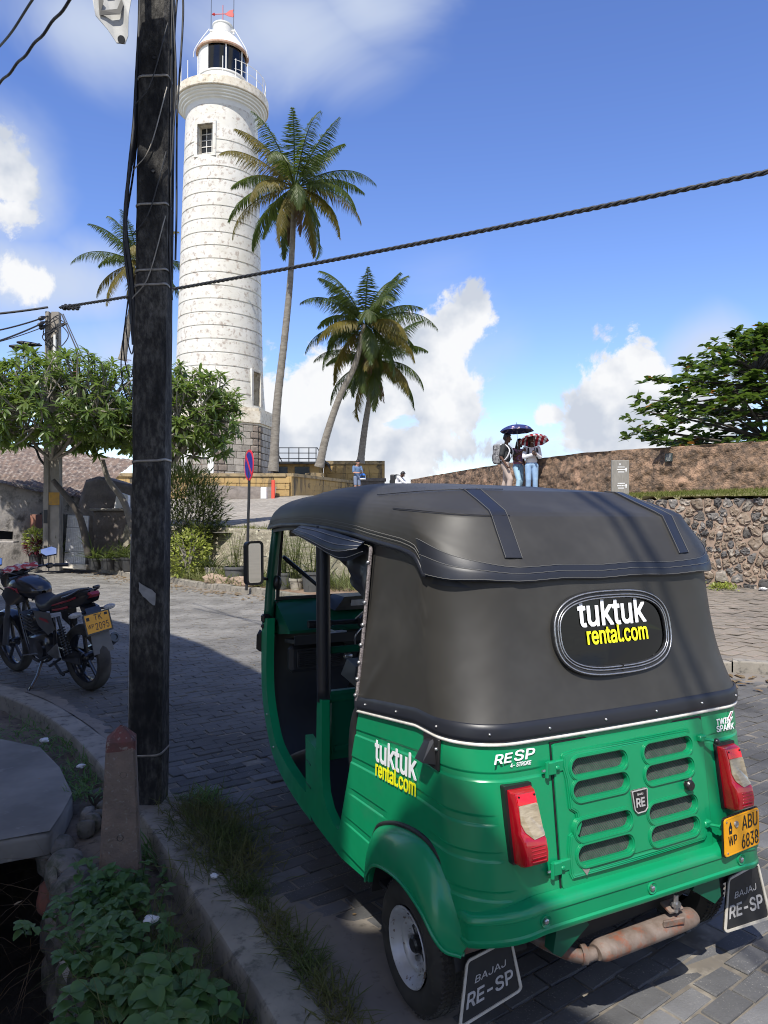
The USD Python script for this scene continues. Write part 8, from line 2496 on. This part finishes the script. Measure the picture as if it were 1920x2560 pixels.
def person(label, loc, rz, J, skin, top, bottom, hair, group=None, sleeve=.5, leg=1.0, extra=None, tuck=.0, long_hair=False, H=1.0):
    """J: joint positions in metres, x to the person's right side seen from behind, facing -y."""
    T = thing('person', label, 'person', loc, rz, group)
    j = {k: np.array(v, float) * H for k, v in J.items()}
    S = H
    P = []
    neck, head = j['neck'], j['head']
    ch = neck + (j['hip'] - neck) * .30
    P += [manifold3d.Manifold.batch_hull([ball(j['sl'] + (ch - neck) * .15, .055 * S), ball(j['sr'] + (ch - neck) * .15, .055 * S), ball(ch, (.135 * S, .095 * S, .10 * S))]),
          manifold3d.Manifold.batch_hull([ball(ch, (.135 * S, .095 * S, .10 * S)), ball(neck + (j['hip'] - neck) * .68, (.115 * S, .085 * S, .08 * S))]),
          manifold3d.Manifold.batch_hull([ball(neck + (j['hip'] - neck) * .68, (.115 * S, .085 * S, .08 * S)), ball(j['hip'], (.145 * S, .100 * S, .09 * S))])]
    P.append(bone(neck - [0, 0, .03 * S], neck + (head - neck) * .6, .055 * S, .050 * S))
    for s_ in 'lr':
        P += [bone(j['s' + s_], j['e' + s_], .048 * S, .038 * S), bone(j['e' + s_], j['w' + s_], .038 * S, .026 * S), bone(j['s' + s_], neck - [0, 0, .04 * S], .05 * S, .055 * S)]
        P += [bone(j['h' + s_], j['k' + s_], .080 * S, .055 * S), bone(j['k' + s_], j['a' + s_], .055 * S, .036 * S), bone(j['h' + s_], j['hip'], .085 * S, .10 * S)]
        f_ = j['f' + s_]
        P.append(manifold3d.Manifold.batch_hull([ball(j['a' + s_], .038 * S), ball(f_ * .5 + j['a' + s_] * .5 - [0, 0, .02 * S], .036 * S), ball(f_, .028 * S)]))
        hand(P, j['w' + s_], j['w' + s_] - j['e' + s_] + (extra or {}).get('hd' + s_, np.zeros(3)), (extra or {}).get('hw' + s_, np.array([1.0, 0, 0])), s=S, curl=(extra or {}).get('curl', .6))
    # head with brow, nose, chin, ears
    fwd = unit(np.array((extra or {}).get('face', (0, -1, -.05)), float)); sd = unit(np.cross(fwd, [0, 0, 1.0])); up = np.cross(sd, fwd)
    hp = lambda a, b_, c: head + (sd * a + fwd * b_ + up * c) * S
    P += [manifold3d.Manifold.batch_hull([ball(hp(0, -.015, .045), .088 * S), ball(hp(0, .028, -.01), .066 * S)]), bone(hp(0, .045, -.075), hp(0, .02, -.02), .034 * S, .06 * S),
          bone(hp(0, .094, .005), hp(0, .108, -.022), .012 * S, .015 * S), bone(hp(-.03, .082, .028), hp(.03, .082, .028), .012 * S, .012 * S)]
    for e in (-1, 1):
        P.append(ball(hp(.088 * e, -.005, .0), (.012 * S, .020 * S, .030 * S)))
    body = soft(P, .020, 6).build('body', skin, T, True)
    for e in (-1, 1):
        MB().tri(trimesh.creation.icosphere(1, .0115 * S)).xf(t=hp(.032 * e, .082, .010)).build('eye', 'eye_white', T, True)
        MB().tri(trimesh.creation.icosphere(1, .006 * S)).xf(t=hp(.032 * e, .0915, .010)).build('pupil', 'print_black', T, True)
    MB().tube([hp(-.024, .083, -.053), hp(0, .094, -.054), hp(.024, .083, -.053)], .006 * S, 6).build('mouth', (extra or {}).get('mouth', 'lip_dark'), T, True)
    # clothes: a shell over the trunk and upper limbs
    g = .014 * S
    Q = [manifold3d.Manifold.batch_hull([ball(j['sl'] + (ch - neck) * .12, .055 * S + g), ball(j['sr'] + (ch - neck) * .12, .055 * S + g), ball(ch, (.135 * S + g, .098 * S + g, .10 * S + g))]),
         manifold3d.Manifold.batch_hull([ball(ch, (.135 * S + g, .098 * S + g, .10 * S)), ball(j['hip'] + (neck - j['hip']) * .12, (.145 * S + g, .10 * S + g * 1.4, .06 * S))])]
    for s_ in 'lr':
        a, b_, c = j['s' + s_], j['e' + s_], j['w' + s_]
        if sleeve > 1:
            Q += [bone(a, b_, .052 * S + g, .044 * S + g), bone(b_, b_ + (c - b_) * (sleeve - 1), .044 * S + g, .032 * S + g)]
        else:
            Q.append(bone(a, a + (b_ - a) * sleeve, .052 * S + g, .054 * S + g))
    soft(Q, .022, 6).build('shirt', top, T, True)
    Q = [ball(j['hip'] - [0, 0, .02 * S], (.152 * S + g * .4, .105 * S + g, .10 * S))]
    for s_ in 'lr':
        a, b_, c = j['h' + s_], j['k' + s_], j['a' + s_]
        Q += [bone(a, j['hip'] - [0, 0, .02 * S], .088 * S + g, .105 * S), bone(a, b_ if leg > .5 else a + (b_ - a) * leg * 2, .086 * S + g, .062 * S + g)]
        if leg > .5:
            Q.append(bone(b_, b_ + (c - b_) * (leg * 2 - 1), .060 * S + g, .050 * S + g * 1.4))
    soft(Q, .022, 6).build('trousers', bottom, T, True)
    Q = [manifold3d.Manifold.batch_hull([ball(hp(0, -.022, .060), .094 * S), ball(hp(0, -.04, .01), .082 * S)]), bone(hp(-.05, .05, .09), hp(.05, .05, .09), .03 * S, .03 * S), bone(hp(-.085, .0, .04), hp(.085, .0, .04), .018 * S, .018 * S)]
    if long_hair:
        Q += [bone(hp(.02, -.09, .0), hp(.04, -.10, -.18), .055 * S, .04 * S), bone(hp(.04, -.10, -.18), hp(.05, -.09, -.38), .04 * S, .02 * S), bone(hp(-.08, .0, .03), hp(-.085, -.02, -.10), .022 * S, .018 * S), bone(hp(.08, .0, .03), hp(.085, -.02, -.10), .022 * S, .018 * S)]
    soft(Q, .02, 4).build('hair', hair, T, True)
    for s_ in 'lr':
        soft([manifold3d.Manifold.batch_hull([ball(j['a' + s_] - [0, 0, .02 * S], .042 * S), ball(j['f' + s_], .036 * S)])], .03, 2).build('shoe', 'print_black', T, True)
    return T


STAND = dict(neck=(0, .0, 1.44), head=(0, -.03, 1.60), hip=(0, .01, .96), sl=(-.18, 0, 1.39), sr=(.18, 0, 1.39), el=(-.23, .02, 1.10), er=(.23, .02, 1.10), wl=(-.23, -.06, .86), wr=(.23, -.06, .86),
             hl=(-.09, .0, .90), hr=(.09, 0, .90), kl=(-.10, -.02, .50), kr=(.10, -.02, .50), al=(-.10, .02, .085), ar=(.10, .02, .085), fl=(-.11, -.14, .03), fr=(.11, -.14, .03))


def pose(**k):
    d = dict(STAND); d.update(k); return d


def umbrella(label, top, axis, R_, mtl, handle_len, n=8, depth=.22, group=None):
    """Canopy of n panels with ribs, on a shaft that ends in the hand."""
    T = thing('umbrella', label, 'umbrella', top, 0, group)
    F_ = frame(axis)
    rows = []
    for u in np.linspace(0, 1, 9):
        row = []
        for k in range(n * 4):
            t = 2 * PI * k / (n * 4)
            sc = 1 - .07 * (1 - abs(((k % 4) / 4) * 2 - 1)) if True else 1
            r_ = R_ * math.sin(u * 1.25) / math.sin(1.25) * (1 - (.06 * u) * math.sin(PI * (k % 4) / 4))
            row.append((r_ * math.cos(t), r_ * math.sin(t), -depth * (1 - math.cos(u * 1.25)) / (1 - math.cos(1.25))))
        rows.append(row)
    P = np.array(rows)
    MB().grid(P, wrap=True).xf(R=F_).build('canopy', mtl, T, 60)
    MB().tube([F_ @ np.array([0, 0, .06]), F_ @ np.array([0, 0, -handle_len])], .006, 6).build('shaft', 'bare_steel', T, True)
    MB().tube([F_ @ np.array([0, 0, -handle_len + .10]), F_ @ np.array([0, 0, -handle_len - .06])], .013, 8).build('handle', 'print_black', T, True)
    MB().tube([F_ @ np.array([0, 0, .0]), F_ @ np.array([0, 0, .07])], [.012, .004], 6).build('ferrule', 'print_black', T, True)
    for k in range(n):
        MB().tube((P[:, k * 4] - [0, 0, .006]) @ F_.T, .0028, 4).build('rib', 'black_metal', T, True)
    return T


PY = 18.6
g1 = A(1262, 1247, PY); gz_ = tz(g1[0], PY)
H1 = .98
# facing mostly right, towards the second walker: rotation turns -y to +x
pA = np.array([A(1264, 1240, PY)[0], PY, gz_]); pB = np.array([A(1296, 1240, PY + .25)[0], PY + .3, tz(3.4, PY + .3)]); pC = np.array([A(1328, 1240, PY)[0], PY - .05, tz(3.8, PY)])
raiseA = dict(er=(.24, -.20, 1.17), wr=(.13, -.44, 1.28), el=(-.23, .05, 1.10), wl=(-.22, -.10, .88), kl=(-.10, -.16, .52), al=(-.10, -.08, .09), fl=(-.11, -.24, .04), kr=(.10, .03, .50), ar=(.10, .16, .11), fr=(.11, .02, .035), head=(.0, -.05, 1.60))
person('man in black shirt and beige trousers holding the dark blue umbrella on the rampart road', pA, math.radians(62), pose(**raiseA), 'skin_dark', 'cloth_black', 'cloth_beige', 'hair_black', sleeve=.75, H=H1, extra={'face': (.15, -1, -.12), 'curl': 1.5, 'hwr': np.array([0, 0, 1.0])})
person('young woman in floral top and pale jeans walking between the two umbrella holders', pB, math.radians(35), pose(kl=(-.09, -.12, .52), al=(-.10, -.06, .09), fl=(-.10, -.20, .04), ar=(.10, .14, .10), fr=(.10, .0, .035), head=(-.03, -.09, 1.58), el=(-.21, -.04, 1.12), wl=(-.16, -.26, 1.02), er=(.24, .02, 1.10), wr=(.30, -.02, .84)), 'skin_dark', 'cloth_floral', 'denim_pale', 'hair_black', sleeve=.3, H=.90, long_hair=True, extra={'face': (-.4, -1, -.45)})
person('smiling woman in white long sleeved top and jeans holding the plaid umbrella', pC, math.radians(-6), pose(er=(.22, -.12, 1.14), wr=(.08, -.24, 1.24), el=(-.22, -.12, 1.14), wl=(.03, -.25, 1.20), kl=(-.09, -.04, .50), fl=(-.10, -.16, .03)), 'skin_dark', 'cloth_white', 'denim_blue', 'hair_black', sleeve=1.8, H=.92, long_hair=True, extra={'face': (.05, -1, -.05), 'curl': 1.5, 'mouth': 'eye_white', 'hwr': np.array([0, 0, 1.0]), 'hwl': np.array([0, 0, 1.0])})


def world_of(p, rz, q, H):
    return np.asarray(p) + rotz(rz) @ (np.asarray(q) * H)


hA = world_of(pA, math.radians(62), (.10, -.50, 1.32), H1); hC = world_of(pC, math.radians(-6), (.06, -.30, 1.27), .92)
topA = A(1292, 1062, PY - .1); axA = unit(topA - hA)
umbrella('dark blue flowered umbrella held up by the man in black', topA, axA + [.30, 0, 0], .44, 'night_cloth', np.linalg.norm(topA - hA) * 1.0, depth=.17)
topC = A(1334, 1089, PY - .2); axC = unit(topC - hC)
umbrella('red and white plaid umbrella held by the smiling woman', topC, axC, .38, 'plaid_cloth', np.linalg.norm(topC - hC), depth=.15)


def backpack(label, p, rz, mtl, s=1.0):
    T = thing('backpack', label, 'backpack', p, rz)
    MB().mani(manifold3d.Manifold.batch_hull([ball((x * .12 * s, .08 * s + y * .05 * s, z * s), .04 * s) for x in (-1, 1) for y in (-1, 1) for z in (-.19, .17)])).build('pack', mtl, T, 40)
    MB().mani(manifold3d.Manifold.batch_hull([ball((x * .09 * s, .17 * s, z * s), .03 * s) for x in (-1, 1) for z in (-.15, -.02)])).build('front_pocket', mtl, T, 40)
    for sx in (-1, 1):
        MB().tube(spline([(.10 * sx * s, .04 * s, .18 * s), (.11 * sx * s, -.10 * s, .20 * s), (.12 * sx * s, -.22 * s, .06 * s), (.13 * sx * s, -.12 * s, -.14 * s), (.11 * sx * s, .03 * s, -.16 * s)], 16), .014 * s, 6, flat=1.8).build('strap', 'print_black' if mtl == 'print_black' else 'cloth_white', T, True)
    return T


backpack('grey camouflage backpack on the back of the man in black', world_of(pA, math.radians(62), (0, .10, 1.20), H1), math.radians(62), 'bag_camo', 1.15)
backpack('black backpack worn by the smiling woman with the plaid umbrella', world_of(pC, math.radians(-6), (0.02, .10, 1.22), .92), math.radians(-6), 'print_black', .95)
# walker in blue looking at a phone, helmet on the arm
YD = 32.0
pD = np.array([A(893, 1240, YD)[0], YD, tz(A(893, 1240, YD)[0], YD)])
HD = (A(899, 1149, YD)[2] - pD[2]) / 1.74
person('person in blue shirt and shorts looking at a phone with helmet on arm', pD, math.radians(25), pose(er=(.22, -.08, 1.12), wr=(.10, -.30, 1.12), el=(-.22, -.08, 1.12), wl=(-.04, -.30, 1.10), head=(0, -.07, 1.59)), 'skin_fair', 'cloth_blue', 'cloth_greyblue', 'hair_black', sleeve=.8, leg=.42, H=HD, extra={'face': (0, -1, -.5), 'curl': 1.2})
hd = world_of(pD, math.radians(25), (.20, -.20, .93), HD)
HM = thing('helmet', 'blue and white motorcycle helmet hanging from the arm of the walker in blue', 'helmet', hd)
MB().lathe([(.0, .15), (.06, .14), (.115, .09), (.135, 0), (.125, -.10), (.115, -.12), (.10, -.10)], 24).build('shell', 'helmet_blue', HM, True)
MB().lathe([(.128, -.08), (.14, -.09), (.14, -.12), (.12, -.13)], 24).build('rim', 'cloth_white', HM, 40)
MB().lathe([(.137, .05), (.139, 0), (.134, -.05)], 12, arc=(-2.4, -.6)).build('visor', 'window_dark', HM, True)
ph = world_of(pD, math.radians(25), (.03, -.40, 1.16), HD)
tag(MB().box(ph, (.08, .02, .15), rotx(-.7), .004).build('phone', 'print_black'), 'dark phone in the hands of the walker in blue', 'phone')
# crouching figure
YE = 32.6
gE = A(992, 1212, YE); pE = np.array([gE[0], YE, tz(gE[0], YE)])
zt_ = A(997, 1181, YE)[2] - pE[2]
HE = zt_ / 1.02
CR_ = dict(neck=(0, -.16, .84), head=(0, -.27, .92), hip=(0, .10, .42), sl=(-.18, -.14, .80), sr=(.18, -.14, .80), el=(-.22, -.34, .58), er=(.22, -.34, .58), wl=(-.10, -.46, .42), wr=(.10, -.46, .42),
           hl=(-.10, .06, .40), hr=(.10, .06, .40), kl=(-.15, -.30, .56), kr=(.15, -.30, .56), al=(-.12, -.06, .09), ar=(.12, -.06, .09), fl=(-.13, -.22, .03), fr=(.13, -.22, .03))
person('person in a white hooded shirt crouching at the top of the ramp', pE, math.radians(75), CR_, 'skin_dark', 'cloth_white', 'cloth_white', 'hair_black', sleeve=1.7, H=HE, extra={'face': (0, -1, -.7)})
backpack('dark bag on the back of the crouching person', world_of(pE, math.radians(75), (0, .06, .66), HE), math.radians(75), 'print_black', 1.25)
# ================================================================ overhead lines and the unseen house shaped to throw the shade
def catenary(a, b, sag, n=80):
    a, b = np.asarray(a, float), np.asarray(b, float)
    t = np.linspace(0, 1, n)[:, None]
    q = a + (b - a) * t
    q[:, 2] -= 4 * sag * (t * (1 - t))[:, 0]
    return q


pt = A(150, 769, 19.3)
endc = A(2060, 400, 9.3)
c0 = catenary(pt, endc, .10, 520)
m = MB()
tgc = unit(np.gradient(c0, axis=0)); s1_ = unit(np.cross(tgc, [0, 0, 1.0])); u1_ = np.cross(s1_, tgc)
ph_ = np.r_[0, np.cumsum(np.linalg.norm(np.diff(c0, axis=0), axis=1))] / .42 * 2 * PI
CB = tag(UsdGeom.Xform.Define(stage, '/World/twisted_cable').GetPrim(), 'thick twisted black cable crossing the sky from the far pole to the right', 'cable')
for k in range(4):
    o = .021 if k else .0
    MB().tube(c0 + o * (np.cos(ph_ + k * 2.094)[:, None] * s1_ + np.sin(ph_ + k * 2.094)[:, None] * u1_), .019 if k else .012, 6).build('strand', 'cable_black', CB, True)
MB().tube(catenary(A(120, 768, 19.3), A(-60, 789, 18.5), .02, 10), .030, 6).build('clamp_end', 'cable_black', CB, True)
m = MB()
for k in range(12):
    q = A(158 + k * 3.5, 768 + 3 * math.sin(k * 2.1), 19.25)
    MB().box(q, (.10, .08, .11), rotz(k * .7), .02).build('clamp', 'black_plastic', CB)
for k, (u0, v0, u1, v1, Y1, r_, lb_) in enumerate(((120, 790, -60, 836, 17.5, .020, 'upper of the three cables leaving the far pole to the left'), (118, 802, -60, 870, 17.0, .022, 'middle cable leaving the far pole to the left edge'), (122, 812, -60, 868, 18.0, .012, 'thin lower cable leaving the far pole to the left edge'))):
    Cc = tag(UsdGeom.Xform.Define(stage, numbered('/World', 'overhead_cable')).GetPrim(), lb_, 'cable')
    q = catenary(A(u0, v0, 19.3), A(u1, v1, Y1), .05, 24)
    MB().tube(q, r_, 6).build('wire', 'cable_black', Cc, True)
    MB().tube(q[1:4], [.03, .06, .05], 6).build('insulator', 'black_plastic', Cc, True)
tag(MB().tube(catenary(A(154, 785, 19.3), A(205, 905, 18.9), .0, 8), .018, 5).tube(catenary(A(158, 785, 19.3), A(212, 905, 18.9), .0, 8), .014, 5).build('stay_wires', 'cable_black', smooth=True, kind='stuff'), 'pair of stay wires dropping from the far pole behind the tree', 'wire')
for k, (p0, p1, r_, lb_) in enumerate(((A(110, -40, 6.0), A(-60, 190, 8.2), .011, 'upper of the two thin cables in the top left corner'), (A(195, -25, 6.0), A(-40, 250, 7.8), .013, 'lower kinked cable in the top left corner'))):
    q = catenary(p0, p1, .03, 40); q[:, 2] += .012 * np.sin(np.arange(40) * (.9 if k else .3))
    tag(MB().tube(q, r_, 6).build('overhead_cable', 'cable_black', smooth=True), lb_, 'cable')
# lines from the near pole that run back over the street behind the viewer
pz = lambda z: PB + pc_(z + .14)
for k, (z0, dx, r_) in enumerate(((6.5, 0.0, .022), (6.35, -.085, .016), (6.7, .30, .012))):
    a_ = pz(z0); off = 1 + 0 * k
    gx0, gy0 = a_[0] + .1823 * a_[2], a_[1] + .7311 * a_[2]
    tx_, ty_ = 1.276 + dx, 3.185
    sl_ = (tx_ - gx0) / (ty_ - gy0)
    yb = -14.0; zb = 5.6
    gyb = yb + .7311 * zb; xb = gx0 + sl_ * (gyb - gy0) - .1823 * zb
    tag(MB().tube(np.array([a_ + (np.array([xb, yb, zb]) - a_) * t for t in np.linspace(0, 1, 30)]), r_, 6).build('overhead_cable', 'cable_black', smooth=True), ['thickest cable running back from the near pole over the street', 'second cable running back from the near pole, just beside the thickest', 'thin cable running back from the near pole on the street side'][k], 'cable')
# unseen house; its roof slab is cut to the shade outline on the street
SHP = np.array([(-9.5, 16.0), (-4.24, 10.95), (-2.905, 9.61), (-2.32, 8.91), (-1.286, 7.25), (.50, 4.86), (.40, 4.48), (.175, 3.82), (.02, 3.41), (-.075, 3.03), (-.155, 2.76), (-.10, 2.70), (.177, 2.764), (.25, 2.70), (.30, 2.72), (.36, 2.643), (.477, 2.449), (.541, 2.353), (.626, 2.25), (1.05, 1.75), (1.5, .9), (-.6, .9), (-5.5, 5.2), (-7.0, 8.5)])
ZS = 7.0
k_ = np.array([-SUN[0], -SUN[1]]) / SUN[2]
shade_slab = Polygon(SHP - k_ * ZS)
mat('shade_slab_sheet', (0.42, 0.40, 0.37), (0.34, 0.32, 0.29), scale=2, rough=0.9)
NH = thing('near_house', 'unseen house beside the drain with a roof slab shaped to shade the street', 'house')
MB().poly(shade_slab.segmentize(.5), ZS, ZS + .10).build('roof', 'shade_slab_sheet', NH)
MB().box((-10.5, 2.0, 3.5), (5.0, 12.0, 7.0), None, .05).build('wall', 'old_plaster', NH)
for x, y in ((-7.3, 2.6), (-6.9, .4)):
    MB().box((x, y, 3.5), (.25, .25, 6.99)).build('veranda_post', 'old_plaster', NH)
# house front and trees added behind the viewer to darken reflections and sky fill
r = np.random.default_rng(55)
HB = thing('street_house', 'plastered house front added behind the viewer to darken reflections', 'house')
MB().box((4, -17.5, 2.4), (26, 3, 4.8), None, .05).build('wall', 'old_plaster', HB)
MB().tri(hullp([(-9.5, -15.6, 4.75), (17.5, -15.6, 4.75), (-9.5, -19.6, 4.75), (17.5, -19.6, 4.75), (-8, -17.5, 6.4), (16, -17.5, 6.4)])).build('roof', 'old_roof', HB)
for x in (-6, -2, 2, 6, 10):
    MB().box((x, -15.96, 1.7), (1.3, .08, 2.2), None, .01).build('window', 'window_dark', HB)
for k, (x, y, h_) in enumerate(((-3.5, -12.5, 5.0), (5.0, -13.2, 5.6), (10.5, -12.0, 4.6))):
    T = thing('street_tree', ['leafy tree added for reflections on the left before the house behind the viewer', 'tallest leafy tree added for reflections in the middle before the house behind the viewer', 'leafy tree added for reflections on the right before the house behind the viewer'][k], 'tree', (x, y, 0))
    MB().tube([(0, 0, 0), (.1, 0, h_ * .5), (0, .1, h_ * .75)], [.16, .12, .06], 8).build('trunk', 'dark_bark', T, True)
    d = unit(r.normal(size=(1500, 3))); P = d * (r.uniform(.3, 1, (1500, 1)) ** .5) * [2.4, 2.0, h_ * .34] + [0, 0, h_ * .66]
    leaves(MB(), P, d + .6 * r.normal(size=d.shape), np.tile([0, 0, 1.0], (1500, 1)), r.uniform(.2, .4, 1500), .15, .2).build('crown', 'almond_leaf', T)
